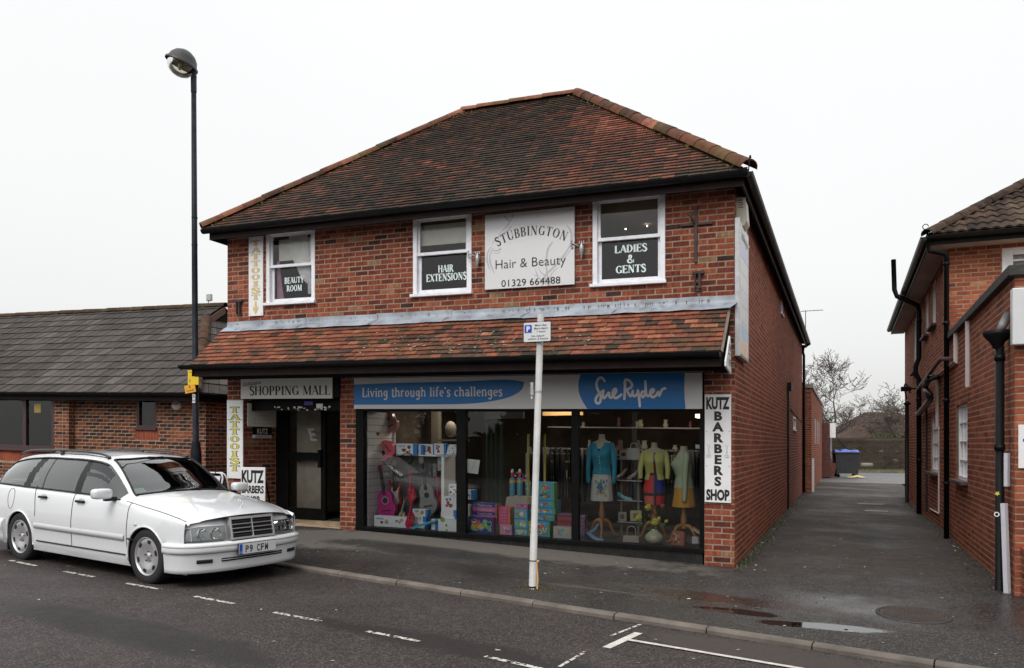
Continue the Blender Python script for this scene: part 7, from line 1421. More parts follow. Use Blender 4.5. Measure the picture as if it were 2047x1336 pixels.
u, z = at(745, 1035, .5); t = sthing('violin_bow', 'thin violin bow hanging beside the brown violin', 'bow', u, .5, z); m = MB(); m.tube([(0, 0, 0), (.0, 0, .62)], .004, 4); m.tube([(.012, 0, .02), (.012, 0, .6)], .002, 3); m.build('bow_stick', woodM, t)
u, z = at(740, 870, .4); t = sthing('toy_saxophone', 'brass coloured saxophone hanging high at the left edge', 'saxophone', u, .4, z); brass = pm('brass', (.45, .30, .08), .25, metal=.9, var=.15); m = MB()
m.tube(smooth([(-.02, 0, .22), (-.05, 0, .2), (-.06, 0, .1), (-.03, 0, -.12), (0, 0, -.2), (.05, 0, -.16), (.09, 0, -.02), (.12, 0, .06)], 4), [.012]*8+[.018]*8+[.03]*6+[.036, .04, .045, .05, .055, .06, .065], 8); m.build('sax_body', brass, t); m = MB()
for q in ((-.07, -.02, -.04), (.0, -.02, -.13), (.03, -.02, .0), (-.06, -.02, .12)): m.ball(q, .018, 8)
m.build('sax_key', brass, t, kind='stuff')
# patterned boxes
def patch(t, x0, x1, z0, z1, y, cols, n, s, k=KB, seed=1, name='printed_picture'):
    R_ = random.Random(seed); mats = [solid('ink_%02d_%02d_%02d' % tuple(int(v*99) for v in c), c) for c in cols]; m = MB(); dy = 0
    for i in range(n):
        w, h = R_.uniform(.3, 1)*s, R_.uniform(.3, 1)*s; a, b = R_.uniform(x0, max(x0, x1-w)), R_.uniform(z0, max(z0, z1-h)); dy += .0001; kx = R_.randint(5, 8); j = R_.uniform(0, 6)
        m.add([(a+w/2+w/2*cos(j+2*pi*q/kx)*R_.uniform(.7, 1), y-dy, b+h/2+h/2*sin(j+2*pi*q/kx)*R_.uniform(.7, 1)) for q in range(kx)], [list(range(kx))], R_.randrange(len(cols)))
    return m.build(name, mats, t, k=k, kind='stuff')
def box(name, label, rect, w, dep, col, cat='box', group=None, pr=None, side=None, txt=None, z0=None, seed=1, sidew=0, rot=0):
    u0, u1, z0_, z1 = IT(*rect, w); z0_ = z0 if z0 is not None else z0_; t = sthing(name, label, cat, (u0+u1)/2, w, z0_, group); W2 = (u1-u0)/2; H = z1-z0_
    cm = solid('card_%02d_%02d_%02d' % tuple(int(c*99) for c in col), col, .4); m = MB(); m.box(-W2, W2, 0, dep, 0, H); b = m.build('carton', cm, t, k=KB, bev=.002)
    if side: m = MB(); m.box(W2*(1-2*sidew) if sidew else W2, W2+.001, -.001 if sidew else 0, dep, .001, H-.001); m.build('side_panel', solid('side_%02d_%02d_%02d' % tuple(int(c*99) for c in side), side, .4), t, k=KB)
    if pr: patch(t, -W2*.9, W2*(.9-1.8*sidew), H*.08, H*.92, -.001, pr[0], pr[1], pr[2], seed=seed)
    if txt: text(txt[0], H*txt[1], t, solid('ink_text_%02d' % int(txt[2][0]*99), txt[2]), (W2*txt[3], -.004, H*txt[4]), fit=txt[5]*2*W2, k=KB, bold=.03)
    if rot: t.rotation_euler = (0, 0, AU+rot)
    return t
bl = (.02, .22, .60); wh = (.78, .80, .84)
box('guitar_box', 'long white guitar box lettered brand new at the lower left of the window', (748, 1032, 814, 1054), .22, .10, wh, z0=.205, pr=([(.25, .05, .04), (.5, .4, .3), (.3, .3, .32)], 9, .09), txt=('brand new', .18, (.08, .1, .3), -.62, .68, .22), seed=3)
for i, (x0, y0, x1, y1) in enumerate(((792, 887, 833, 909), (818, 889, 846, 909), (840, 888, 871, 909))): box('guitar_box', ('white and blue guitar box at the left end of the shelf', 'white and blue guitar box in the middle of the shelf row', 'white and blue guitar box at the right of the three on the shelf')[i], (x0, y0, x1, y1), .60+.05*i, .12, wh, side=bl, sidew=.18, pr=([(.25, .05, .06), (.1, .08, .08), (.45, .1, .1)], 8, .08), seed=i, txt=('brand new', .16, (.05, .2, .6), -.4, .72, .3))
box('tambourine_box', 'white tambourine box on the shelf right of the guitar boxes', (868, 887, 891, 909), .58, .07, wh, side=bl, sidew=.17, pr=([(.35, .04, .05), (.1, .05, .05)], 7, .07), seed=8)
for i in range(4): box('flute_box', ('slim white box on the shelf end, bottom of its stack', 'slim white box on the shelf end, second from the bottom', 'slim white box on the shelf end, third from the bottom', 'slim white box on the shelf end, top of its stack')[i], (892+i*1.5, 904-5*i, 911+i, 909-5*i), .60, .14, wh, pr=([(.12, .1, .1)], 3, .03), seed=i+4)
box('tambourine_box', 'white tambourine box standing highest in the right stack of the left window', (897, 968, 914, 991), .34, .08, wh, pr=([(.35, .04, .05), (.1, .05, .05)], 7, .07), seed=9, txt=('brand new', .14, (.05, .2, .6), -.2, .72, .5))
box('tambourine_box', 'white tambourine box under the highest one in the left window', (888, 992, 915, 1019), .32, .12, wh, pr=([(.35, .04, .05), (.3, .06, .06)], 9, .08), seed=10, txt=('brand new', .12, (.05, .2, .6), -.4, .75, .4))
for i, (x0, y0, x1, y1, c) in enumerate(((884, 1019, 912, 1026, bl), (881, 1026, 913, 1033, bl), (884, 1033, 915, 1039, bl))): box('flat_box', ('flat white box with blue end just under the tambourine boxes', 'flat white box with blue end, second below the tambourine boxes', 'flat white box with blue end, third below the tambourine boxes')[i], (x0, y0, x1, y1), .30, .2, wh, side=c, sidew=.2, seed=i)
for i, (y0, y1) in enumerate(((1039, 1047), (1047, 1056), (1056, 1063))): box('flat_box', ('flat white box with green label, top of the three', 'flat white box with green label, middle of the three', 'flat white box with green label, bottom of the three by the mullion')[i], (876, y0, 917, y1), .16, .2, wh, pr=([(.25, .38, .08)], 1, .1), seed=i+2)
box('shaker_box', 'white and blue box with striped egg shaker, top of the middle stack', (825, 1018, 855, 1032), .30, .1, wh, side=bl, sidew=.16, pr=([(.5, .3, .05), (.05, .3, .3), (.4, .05, .05)], 6, .06), seed=4, txt=('brand new', .2, (.05, .2, .6), -.5, .7, .3))
box('shaker_box', 'white and blue box in the middle of the middle stack', (829, 1032, 852, 1044), .30, .1, wh, side=bl, sidew=.3, pr=([(.3, .3, .3)], 3, .05), seed=5)
box('shaker_box', 'white and blue box at the bottom of the middle stack', (825, 1044, 853, 1057), .28, .1, wh, side=bl, sidew=.16, z0=.205, txt=('brand new', .2, (.05, .2, .6), -.4, .6, .3))
box('blue_box', 'narrow upright white and blue box right of the middle stack', (862, 1038, 876, 1060), .22, .08, wh, side=bl, sidew=.45, z0=.205)
box('blue_box', 'small blue and white box by the mullion in the middle window', (932, 979, 948, 999), .35, .1, wh, side=bl, sidew=.4, pr=([bl], 2, .05))
MB().box(0, .05, .4, .45, .205, at(936, 999, .4)[1]).build('box_stand', galvM, None, loc=B(0, 0, 0, 0)+UU*(at(933, 0, .4)[0]), rz=AU); bpy.data.objects['box_stand']['label'] = 'slim grey stand under the small blue and white box'; bpy.data.objects['box_stand']['category'] = 'stand'
u0, u1, z0, z1 = IT(818, 1040, 876, 1057, .14); t = sthing('blue_recorder_case', 'long pale blue case lying slanted across the front of the boxes', 'case', u0, .13, z0); m = MB(); m.add([(0, 0, 0), (.06, 0, -.02), (u1-u0, 0, z1-z0), (u1-u0-.12, 0, z1-z0-.01)], [(0, 1, 2, 3)]); m.add([(0, .05, 0), (.06, .05, -.02), (u1-u0, .05, z1-z0), (u1-u0-.12, .05, z1-z0-.01)], [(0, 1, 2, 3)]); m.build('case_shell', solid('pale_blue', (.08, .38, .55)), t)
u, z = at(813, 917, .5); t = sthing('tambourine', 'round wire tambourine frame on the slatted wall', 'tambourine', u, .5, z); m = MB(); m.tube([(.105*cos(a), 0, .085*sin(a)) for a in [2*pi*i/20 for i in range(21)]], .006, 5); m.tube([(.11*cos(a), .03, .09*sin(a)) for a in [2*pi*i/20 for i in range(21)]], .004, 4); m.build('hoop', gutM, t)
R2 = random.Random(5)
for i, (x, y, c, lab) in enumerate(((860, 945, (.12, .12, .13), 'dark blister pack hanging beside the grey guitar'), (870, 945, (.18, .17, .18), 'grey blister pack hanging right of the dark one'), (880, 933, (.35, .38, .36), 'pale blister pack hanging near the shelf end'), (886, 932, (.28, .3, .24), 'greenish blister pack at the shelf end'))): u0, u1, z0, z1 = IT(x-4, y-18, x+4, y+8, .76); t = sthing('blister_pack', lab, 'pack', u0, .76, z0); MB().box(0, u1-u0, -.02, 0, 0, z1-z0).build('card', solid('bp%d' % i, c), t); patch(t, 0, u1-u0, 0, z1-z0, -.022, [(.4, .1, .1), (.1, .25, .4), (.4, .4, .4)], 5, .04, seed=i)
u0, u1, z0, z1 = IT(889, 938, 900, 976, .74); t = sthing('recorder_pack', 'pink and navy recorder pack hanging at the right end of the slatted wall', 'pack', u0, .74, z0); MB().box(0, u1-u0, -.02, 0, 0, z1-z0).build('card', solid('rec_pink', (.5, .08, .14)), t); MB().box(.02, u1-u0, -.022, -.02, (z1-z0)*.5, z1-z0).build('label_panel', solid('rec_navy', (.03, .03, .1)), t)
u0, u1, z0, z1 = IT(932, 923, 958, 948, .05); t = sthing('music_sheet', 'open white music sheet stuck inside the middle window', 'sheet', u0, .045, z0); MB().add([(0, 0, .02), (.19, 0, 0), (.22, 0, .2), (0, 0, .22)], [(0, 1, 2, 3)]).build('paper', solid('paper', (.55, .56, .56)), t); m = MB()
for i in range(7): m.add([(.015, -.001, .04+.024*i), (.18, -.001, .03+.024*i), (.18, -.001, .033+.024*i), (.015, -.001, .043+.024*i)], [(0, 1, 2, 3)])
m.add([(.08, -.002, .05), (.09, -.002, .05), (.14, -.002, .17), (.13, -.002, .17)], [(0, 1, 2, 3)]); m.build('staves', greyP, t)
# puzzle boxes in the middle window
pz = [(.05, .45, .15), (.6, .35, .05), (.1, .3, .6), (.6, .55, .4), (.5, .08, .08), (.3, .5, .1), (.05, .05, .08)]
navy = (.015, .03, .22); pk = (.55, .12, .26); sky_ = (.05, .35, .62)
box('puzzle_box', 'large navy puzzle box with four pictures at the floor of the middle window', (936, 1034, 987, 1069), .18, .07, navy, z0=.205, pr=(pz, 38, .11), seed=21, side=(.35, .03, .12))
for i, (y0, y1, c, x0) in enumerate(((1030, 1037, pk, 942), (1023, 1030, navy, 944), (1014, 1023, pk, 945), (1006, 1014, navy, 945))): box('puzzle_box', ('flat pink puzzle box directly above the large navy one', 'flat navy puzzle box between two pink ones', 'flat pink puzzle box between two navy ones', 'flat navy puzzle box on top of the left stack')[i], (x0, y0, 993, y1), .28, .2, c, side=(.4, .12, .1), sidew=.06, txt=('Puzzle in a box', .55, (.5, .42, .6), .05, .2, .6))
for i in range(6): box('picture_book_box', ('pink red box, %s of the narrow stack' % ('first up', 'second up', 'third up', 'fourth up', 'fifth up', 'topmost')[i]), (997, 1044-i*6, 1019+(i % 2), 1050-i*6), .26, .16, (.58, .07, .18), side=(.5, .25, .08), sidew=.12, txt=('puzzle', .5, (.55, .3, .4), -.1, .2, .45))
box('puzzle_box', 'pink puzzle box with cartoon dog at the foot of the narrow stack', (999, 1050, 1023, 1074), .20, .07, (.55, .25, .38), z0=.205, pr=([(.5, .25, .1), (.1, .1, .3), (.6, .5, .5), (.3, .1, .4)], 14, .08), seed=31)
for i, (y0, y1) in enumerate(((1057, 1074), (1038, 1056), (1018, 1037))): box('puzzle_box', ('blue box with white dog, bottom of its stack', 'blue box with white dog, middle of its stack', 'blue box with white dog, top of its stack')[i], (1028+(i == 0), y0, 1055-(i == 2), y1), .24, .12, (.10, .38, .55), z0=.205 if i == 0 else None, pr=([(.65, .63, .6), (.2, .45, .1), (.3, .15, .08), (.62, .6, .58), (.5, .45, .1)], 16, .07), seed=41+i, txt=('puzzle', .14, (.5, .05, .12), .1, .8, .3))
box('craft_tin', 'pink and purple craft box on top of the white dog boxes', (1032, 1008, 1055, 1018), .26, .12, (.45, .12, .30), pr=([(.5, .3, .4), (.1, .1, .2)], 7, .05), seed=51)
box('puzzle_box', 'green and lilac box half hidden behind the parking sign pole', (1056, 1042, 1066, 1075), .24, .1, (.25, .42, .10), z0=.205, pr=([(.35, .25, .5), (.6, .6, .6)], 6, .06), seed=52)
for i, (x0, y0, x1, y1, n) in enumerate(((1068, 1042, 1099, 1078, 40), (1070, 1029, 1108, 1041, 14), (1072, 1016, 1110, 1028, 14), (1072, 1002, 1108, 1015, 14), (1073, 964, 1108, 1001, 44))): box('craft_box', ('sky blue craft box on the floor, lowest of its tall stack', 'flat sky blue craft box, second in the tall stack', 'flat sky blue craft box, third in the tall stack', 'flat sky blue craft box, fourth in the tall stack', 'large sky blue craft box on top of the tall stack')[i], (x0, y0, x1, y1), .26+.02*i, .14, sky_, z0=.205 if i == 0 else None, side=(.12, .35, .1), sidew=.1, pr=(pz, n, .07), seed=60+i, txt=('craft', .26, (.6, .08, .06), .0, .6, .34))
for i in range(2): box('craft_box', ('blue red box behind the tall craft stack, upper', 'blue red box behind the tall craft stack, lower')[i], (1104, 1000+12*i, 1117, 1012+12*i), .5, .1, (.06, .2, .4), pr=([(.5, .08, .08)], 4, .06), seed=71+i)
t = box('bedding_bag', 'clear bag with pink and blue patterned bedding at the right of the middle window', (1106, 1053, 1142, 1083), .20, .14, (.42, .42, .44), cat='bag', z0=.205, pr=([(.2, .35, .42), (.5, .35, .35), (.5, .15, .12), (.45, .45, .3)], 22, .10), seed=73)
for i in range(4): box('folded_cloth', 'dark red folded cloth, %s of four' % ('bottom', 'second', 'third', 'top')[i], (1114, 1046-i*6, 1143, 1052-i*6), .32, .2, ((.28, .03, .04), (.20, .02, .03), (.32, .05, .05), (.12, .04, .12))[i], cat='cloth')
for i in range(7): box('lilac_box', 'lilac box in the narrow stack at the left of the right window, %s' % ('lowest', 'second up', 'third up', 'fourth up', 'fifth up', 'sixth up', 'top')[i], (1160, 1073-i*7, 1169, 1079-i*7), .5, .12, (.28, .15, .30))
# table with cream cloth and toy dispensers
u0, u1, z0, z1 = IT(1012, 994, 1066, 1040, .75); t = sthing('cloth_table', 'small table under a cream cloth behind the puzzle boxes', 'table', (u0+u1)/2, .8, .205); H = z1-.205; hw = (u1-u0)/2; m = MB()
m.box(-hw*.85, hw*.85, -.1, .25, H-.02, H); P = [(-hw*.86, -.11), (hw*.86, -.11), (hw*.86, .26), (-hw*.86, .26), (-hw*.86, -.11)]; Q = [(P[i][0]+(P[i+1][0]-P[i][0])*j/10, P[i][1]+(P[i+1][1]-P[i][1])*j/10) for i in range(4) for j in range(10)]; Q.append(Q[0])
m.grid([[(x*(1+.14*f+.02*f*sin(i*1.9)), y*(1+.15*f), H+.002-f*.42*H) for i, (x, y) in enumerate(Q)] for f in (0, .3, .6, 1)]); m.build('tablecloth', solid('cream_cloth', (.40, .37, .31), .9), t, k=KB); m = MB()
for x in (-1, 1): m.box(x*hw*.7-.02, x*hw*.7+.02, 0, .04, 0, H-.02)
m.build('leg', woodM, t)
tx = [(1023, 'left'), (1038, 'middle'), (1055, 'right')]
for i, (x, nm) in enumerate(tx):
    u0, u1, z0, z1 = IT(x-6, 938, x+6, 992, .74); t = sthing('toy_dispenser', '%s red capped toy dispenser with blue picture label on the cloth table' % nm, 'toy', (u0+u1)/2, .76, z0); H = (z1-z0)*(.86 if i == 2 else 1); r = .042; m = MB(); m.lathe([(r, 0), (r, H*.62), (r*.6, H*.68)], n=14); m.build('bottle', solid('bottle_blue', (.06, .28, .42)), t); m = MB(); m.lathe([(r*1.03, H*.5), (r*1.03, H*.58), (r*.7, H*.66)], n=14); m.build('band', solid('band_yellow', (.6, .42, .05)), t)
    m = MB(); m.lathe([(r*.5, H*.66), (r*.55, H*.86), (r*.3, H*.9)], n=12); m.build('neck', solid('cap_red', (.5, .03, .04)), t); m = MB(); m.lathe([(r*.5, H*.88), (r*.4, H), (0, H)], n=12); m.build('cap', boxW, t); patch(t, -r*.7, r*.7, H*.02, H*.4, -r-.002, [(.1, .4, .1), (.5, .4, .3), (.1, .3, .5), (.5, .1, .2)], 9, .03, seed=i)
u0, u1, z0, z1 = IT(1020, 930, 1052, 960, .9); t = sthing('toy_bundle', 'bundle of small red and blue toys piled behind the dispensers', 'toys', (u0+u1)/2, .95, z0); R3 = random.Random(3); cs = [solid('t%d' % i, c) for i, c in enumerate(((.5, .03, .04), (.05, .25, .5), (.55, .5, .5), (.05, .06, .08)))]; m = MB()
for i in range(34): a = R3.uniform(0, pi); r = R3.uniform(.05, .14); m.ball((r*cos(a), R3.uniform(-.03, .03), r*sin(a)*1.25-.05), R3.uniform(.012, .022), 6, R3.randrange(4))
m.build('toy_pieces', cs, t, kind='stuff')
# mannequins
def mannequin(label, xc, ytop, yhem, w, scol, top, skirt, yaw=0, slv=1, half=False, hipw=1, base=True, splitc=None, tall=1):
    u, zt_ = at(xc, ytop, w); _, zh = at(xc, yhem, w); t = sthing('mannequin', label, 'mannequin', u, w, .205); t.rotation_euler = (0, 0, AU+yaw); Ht, Hh = zt_-.205, zh-.205; L = Ht-Hh
    cloth = solid('body_form', (.42, .38, .30), .9); 
    def ring(f, a, ps, amp=0, fr=9, seed=0):
        i = max(j for j in range(len(ps)-1) if ps[j][0] <= f+1e-9); p, q = ps[i], ps[i+1]; g = (f-p[0])/(q[0]-p[0]); g = g*g*(3-2*g); rx, ry, oy = [p[k]+(q[k]-p[k])*g for k in (1, 2, 3)]; s_ = 1+amp*sin(a*fr+seed)*f; return (.80*rx*s_*cos(a), oy+ry*s_*sin(a), Ht-f*L)
    PS = [(0, .052, .05, 0), (.05, .05, .05, 0), (.085, .062, .055, 0), (.125, .17, .075, 0), (.19, .185, .10, -.01), (.30, .165, .13, -.03), (.42, .145, .11, -.01), (.50, .135, .095, 0), (.60, .155, .11, 0), (.75, .175, .125, 0), (1, .185*hipw, .13*hipw, 0)]
    N = 30
    m = MB(); m.grid([[ring(f, 2*pi*j/N, PS) for j in range(N+1)] for f in (0, .03, .06, .09, .12, .16, .22)]); m.add([ring(0, 2*pi*j/N, PS) for j in range(N)], [list(range(N))]); m.build('torso_form', cloth, t)
    ex = lambda p, e, y0=0: (p[0]*e, (p[1])*e, p[2])
    T0, T1 = top['r']; m = MB(); fs = [T0+(T1-T0)*i/16 for i in range(17)]; gap = top.get('gap', 0)
    rows = []
    for f in fs:
        row = []
        for j in range(N+1):
            a0 = -pi/2+gap*(f if gap < .9 else .5)*(1 if f > .3 else f/.3); a1 = 1.5*pi-gap*(f if gap < .9 else .5)*(1 if f > .3 else f/.3)
            v = top.get('v', 0); vv = max(0, (v-f)/v)*.9 if v else 0; a = (a0+vv)+(a1-a0-2*vv)*j/N; row.append(ex(ring(f, a, PS, .02, 11), 1.08+.10*(f-.3)))
        rows.append(row)
    m.grid(rows); m.build('cardigan', top['m'], t)
    for s_ in (-1, 1):
        sl = top['sl']; P = [(s_*.125, 0, Ht-.15*L), (s_*.158, -.005, Ht-.22*L), (s_*(.178), -.02, Ht-.34*L), (s_*.19, -.03, Ht-(.34+sl*.4)*L), (s_*.185, -.04, Ht-(.34+sl*.95)*L)]; q = smooth(P, 4); m = MB(); m.tube(q, [.048-.018*i/(len(q)-1) for i in range(len(q))], 10); m.build('sleeve', top['m'], t)
    if top.get('btn'):
        m = MB(); 
        for i in range(12): f = .33+i*.035; p = ex(ring(f, -pi/2, PS), 1.13); m.ball((p[0]+.01, p[1]-.004, p[2]), .006, 5)
        m.build('button', signW, t, kind='stuff')
    S0, S1 = skirt['r']; m = MB(); rows = [[ex(ring(f, 2*pi*j/60-pi/2, PS, .03, 8, 1), skirt.get('e', 1.03)) for j in range(61)] for f in [S0+(S1-S0)*i/18 for i in range(19)]]
    if splitc:
        o = len(m.v)
        for r in rows: m.v += [tuple(p) for p in r]
        for i in range(18):
            for j in range(60): m.f.append([o+i*61+j, o+i*61+j+1, o+(i+1)*61+j+1, o+(i+1)*61+j]); m.m.append(splitc(i/18, ((j+30) % 60)/60-.5)); m.t.append(.5); m.s.append(True)
        m.build('dress', skirt['m'], t)
    else: m.grid(rows); m.build('skirt', skirt['m'], t)
    if skirt.get('pr'): 
        m2 = MB(); R_ = random.Random(2)
        for i in range(46):
            x = R_.gauss(.03, .035); f = R_.uniform(S0+.12, S1-.08); c = R_.randrange(2) if f < .85 else R_.choice((1, 1, 2)); s2 = R_.uniform(.008, .022); yy = -.155-.0003*i+abs(x)*.25; z = Ht-f*L; m2.add([(x+s2*cos(q*1.26+i)*(1 if q % 2 else .5), yy, z+s2*sin(q*1.26+i)) for q in range(5)], [list(range(5))], c)
        m2.build('flower_print', [solid('pf0', (.02, .10, .40)), solid('pf1', (.10, .28, .12)), solid('pf2', (.40, .22, .06))], t, kind='stuff'); m2 = MB(); m2.grid([[ex(ring(f, 2*pi*j/60-pi/2, PS, .03, 8, 1), 1.036) for j in range(61)] for f in (.955, .975)]); m2.build('hem_band', solid('hem', (.15, .2, .12)), t)
    if base:
        m = MB(); m.lathe([(.030, Hh+.06), (.032, Hh-.10), (.044, Hh-.18), (.036, Hh-.24), (.022, Hh-.27), (.032, Hh-.29), (.022, Hh-.31), (.034, Hh-.36), (.045, .26), (.045, .20), (.03, .17)], n=16); m.build('pole', woodM, t)
        for i in range(3):
            a = -pi/2+.25+i*2*pi/3; q = smooth([(0, 0, .24), (.10, 0, .22), (.16, 0, .12), (.20, 0, .04), (.26, 0, .012)], 4); m = MB(); m.tube([(p.x*cos(a)-p.y*sin(a), p.x*sin(a), p.z) for p in q], [.026, .028, .030, .03, .028, .026, .024, .022, .021, .02, .019, .018, .017, .016, .016, .015, .014], 7); m.build('leg', woodM, t)
    return t
teal = solid('teal_knit', (.03, .22, .34), .9); lime = solid('lime_knit', (.42, .44, .16), .9); mint = solid('mint_knit', (.36, .42, .30), .9)
mannequin('mannequin in teal cardigan and white skirt with blue flower print', 1203, 868, 1001, .62, None, dict(r=(.13, .60), m=teal, v=.26, sl=.42, btn=1), dict(r=(.56, 1), m=solid('skirt_white', (.50, .50, .47), .9), pr=1, e=1.04))
cb = [solid('d0', (.02, .02, .02)), solid('d1', (.50, .42, .06)), solid('d2', (.55, .02, .03)), solid('d3', (.02, .03, .22)), solid('d4', (.55, .12, .08)), solid('d5', (.16, .12, .32))]
def dsp(f, x):
    if abs(x-.02) < .018 or abs(f-.38) < .03 or abs(f-.80) < .03: return 0
    if x < 0: return 1 if f < .38 else 2 if f < .8 else 4
    return (5 if f < .2 else 4) if f < .38 else 3 if f < .8 else 2
mannequin('mannequin in lime cardigan over a colour block dress', 1308, 885, 1008, .70, None, dict(r=(.13, .60), m=lime, v=.2, gap=.8, sl=.26), dict(r=(.16, 1), m=cb, e=1.035), splitc=dsp, hipw=.85, yaw=.08)
mannequin('mannequin in pale green cardigan and mustard skirt turned sideways', 1367, 892, 1013, .55, None, dict(r=(.13, .69), m=mint, v=.2, sl=.60), dict(r=(.60, 1), m=solid('mustard', (.50, .26, .03), .9), e=1.06), yaw=-1.15, hipw=1.12)
# flowers in the cream vase
u, z = at(1307, 1092, .20); t = sthing('flower_vase', 'cream round vase of yellow and rust artificial flowers', 'vase', u, .22, .205); m = MB(); m.lathe([(0, .0), (.05, .002), (.10, .035), (.125, .08), (.115, .12), (.07, .165), (.04, .19), (.045, .20), (.03, .2)], n=26); m.build('vase_body', solid('vase_cream', (.46, .45, .34), .25, coat=.3), t)
R4 = random.Random(8); ym = solid('petal_yellow', (.62, .55, .10), .8); rm_ = solid('petal_rust', (.32, .10, .04), .9); lm_ = solid('leaf_green', (.03, .10, .04), .7)
def bloom(x, z, r, mat, y=-.05, n=38):
    m = MB()
    for i in range(n):
        d = Vector((R4.gauss(0, 1), R4.gauss(-.5, 1), R4.gauss(0, 1))).normalized(); c = Vector((x, y, z))+d*r*.62; a = d.orthogonal().normalized()*r*.36; b = d.cross(a).normalized()*r*.36; a = a+d*r*.12; m.add([c-a, c+b, c+a, c-b], [(0, 1, 2, 3)])
    m.build('blossom', mat, t)
for px, py, r in ((1296, 1014, 9), (1278, 1034, 9), (1310, 1043, 10), (1333, 1042, 5), (1318, 1037, 6)): uu, zz_ = at(px, py, .2); bloom(uu-u, zz_-.205, r/145, ym)
for px, py, r in ((1304, 1018, 7), (1310, 1026, 7), (1325, 1012, 6), (1300, 1030, 5)): uu, zz_ = at(px, py, .3); bloom(uu-u, zz_-.205, r/145, rm_, y=.05, n=50)
m = MB()
for px, py, l, a in ((1278, 1048, .11, 2.9), (1325, 1050, .10, .3), (1297, 1056, .10, 3.9), (1290, 1040, .08, 2.2), (1310, 1058, .08, 5.0), (1288, 1030, .07, 1.4), (1300, 1062, .08, 4.4)):
    uu, zz_ = at(px, py, .2); c = Vector((uu-u, -.03, zz_-.205)); d = Vector((cos(a), -.2, sin(a)*.6)); s_ = Vector((-sin(a)*.3, .1, cos(a)))*.03; m.add([c-d*l/2, c+s_, c+d*l/2, c-s_], [(0, 1, 2, 3)])
m.build('leaf', lm_, t, kind='stuff'); m = MB()
for px, py in ((1296, 1014), (1278, 1034), (1310, 1043), (1333, 1042), (1325, 1012), (1304, 1018)): uu, zz_ = at(px, py, .2); m.tube([(0, 0, .17), ((uu-u)*.5, 0, .24), (uu-u, 0, zz_-.205)], .004, 4)
m.build('stem', lm_, t, kind='stuff')
# bags, shoes, frames on glass shelves
def bag(label, rect, w, col, z0=None, handle=.08):
    u0, u1, a, b = IT(*rect, w); a = z0 if z0 is not None else a; t = sthing('handbag', label, 'handbag', (u0+u1)/2, w, a); hw, H = (u1-u0)/2, b-a; m = MB(); m.prism([(-hw, 0), (hw, 0), (hw*.92, H), (-hw*.92, H)], 0, .07); m.build('bag_body', solid('bag_%02d' % int(col[0]*99), col), t, bev=.008); m = MB(); m.prism([(-hw*.95, H*.55), (hw*.95, H*.55), (hw*.94, H*1.02), (-hw*.94, H*1.02)], -.006, -.001); m.build('flap', solid('bag_%02d' % int(col[0]*99), col), t, bev=.003); m = MB(); m.tube(smooth([(-hw*.6, .03, H), (-hw*.5, .03, H+handle*.8), (0, .03, H+handle), (hw*.5, .03, H+handle*.8), (hw*.6, .03, H)], 4), .006, 5); m.build('handle', solid('bag_%02d' % int(col[0]*99), col), t); return t
bag('white handbag with round clasp on the top glass shelf', (1255, 897, 1277, 916), .95, (.42, .40, .38)); bag('beige patterned handbag lying on the window floor', (1246, 1072, 1276, 1087), .25, (.36, .32, .28), z0=.205, handle=.13)
t = sthing('glass_shelf_unit', 'clear glass shelf unit between the mannequins', 'shelf unit', 0, 0, 0); t.location = C0; sh = MB(); gshelf = glassmat('shelf_glass', (.75, .8, .8), 1.5)
for yy in (917, 960, 1000, 1043):
    u0, u1, a, b = IT(1235, yy, 1285, yy+2, .95); MB().box(u0, u1, .92, 1.12, a, a+.012).build('glass_shelf', gshelf, t, k=KB); MB().box(u0, u1, .915, .92, a, a+.014).build('shelf_edge', solid('shelf_edge', (.35, .37, .38), .3), t, k=KB)
for x in (1240, 1274): u0, u1, a, b = IT(x, 880, x+4, 1060, 1.0); MB().box(u0, u1, 1.0, 1.02, .205, b).build('upright', solid('upright_brass', (.2, .19, .15), .3, metal=.5), t, k=KB)
def frame_pic(label, rect, w, col, inner):
    u0, u1, a, b = IT(*rect, w); t = sthing('framed_photo', label, 'framed photo', u0, w, a); MB().box(0, u1-u0, 0, .02, 0, b-a).build('frame_border', solid('fr%02d' % int(col[0]*99), col), t, bev=.002); MB().box((u1-u0)*.25, (u1-u0)*.75, -.002, 0, (b-a)*.25, (b-a)*.75).build('picture', solid('in%02d' % int(inner[0]*99), inner), t)
frame_pic('cream framed picture beside the white handbag', (1238, 901, 1255, 916), .97, (.32, .3, .2), (.03, .03, .04)); frame_pic('small silver photo frame on the lower glass shelf', (1236, 1024, 1252, 1042), .97, (.3, .28, .24), (.1, .09, .08)); frame_pic('pale yellow photo frame on the lower glass shelf', (1260, 1021, 1282, 1042), .97, (.4, .38, .18), (.12, .13, .14))
def shoe(label, x, y, w, col, z0=None, flip=1, up=False):
    u, z = at(x, y, w); z = z0 if z0 is not None else z; t = sthing('shoe', label, 'shoe', u, w, z); cm = solid('shoe_%02d_%02d' % (int(col[0]*99), int(col[2]*99)), col, .35); m = MB(); rows = []
    for i in range(9):
        f = i/8; L = .22; cx = -L/2+L*f; zb = .06*max(0, 1-f*1.8)**1.2; h = .045*(1-f)**.5+.012; wd_ = .022+.016*sin(pi*min(1, f*1.05)); rows.append([(flip*cx, wd_*cos(a), zb+h*max(0, sin(a))) for a in [pi*j/8 for j in range(9)]])
    m.grid(rows); m.build('upper', cm, t); m = MB(); m.tube([(-flip*.095, 0, .06), (-flip*.10, 0, 0)], [.012, .007], 6); m.build('heel', cm, t)
    if up: t.rotation_euler = (Matrix.Rotation(AU, 3, 'Z') @ Matrix.Rotation(-flip*1.1, 3, 'Y')).to_euler()
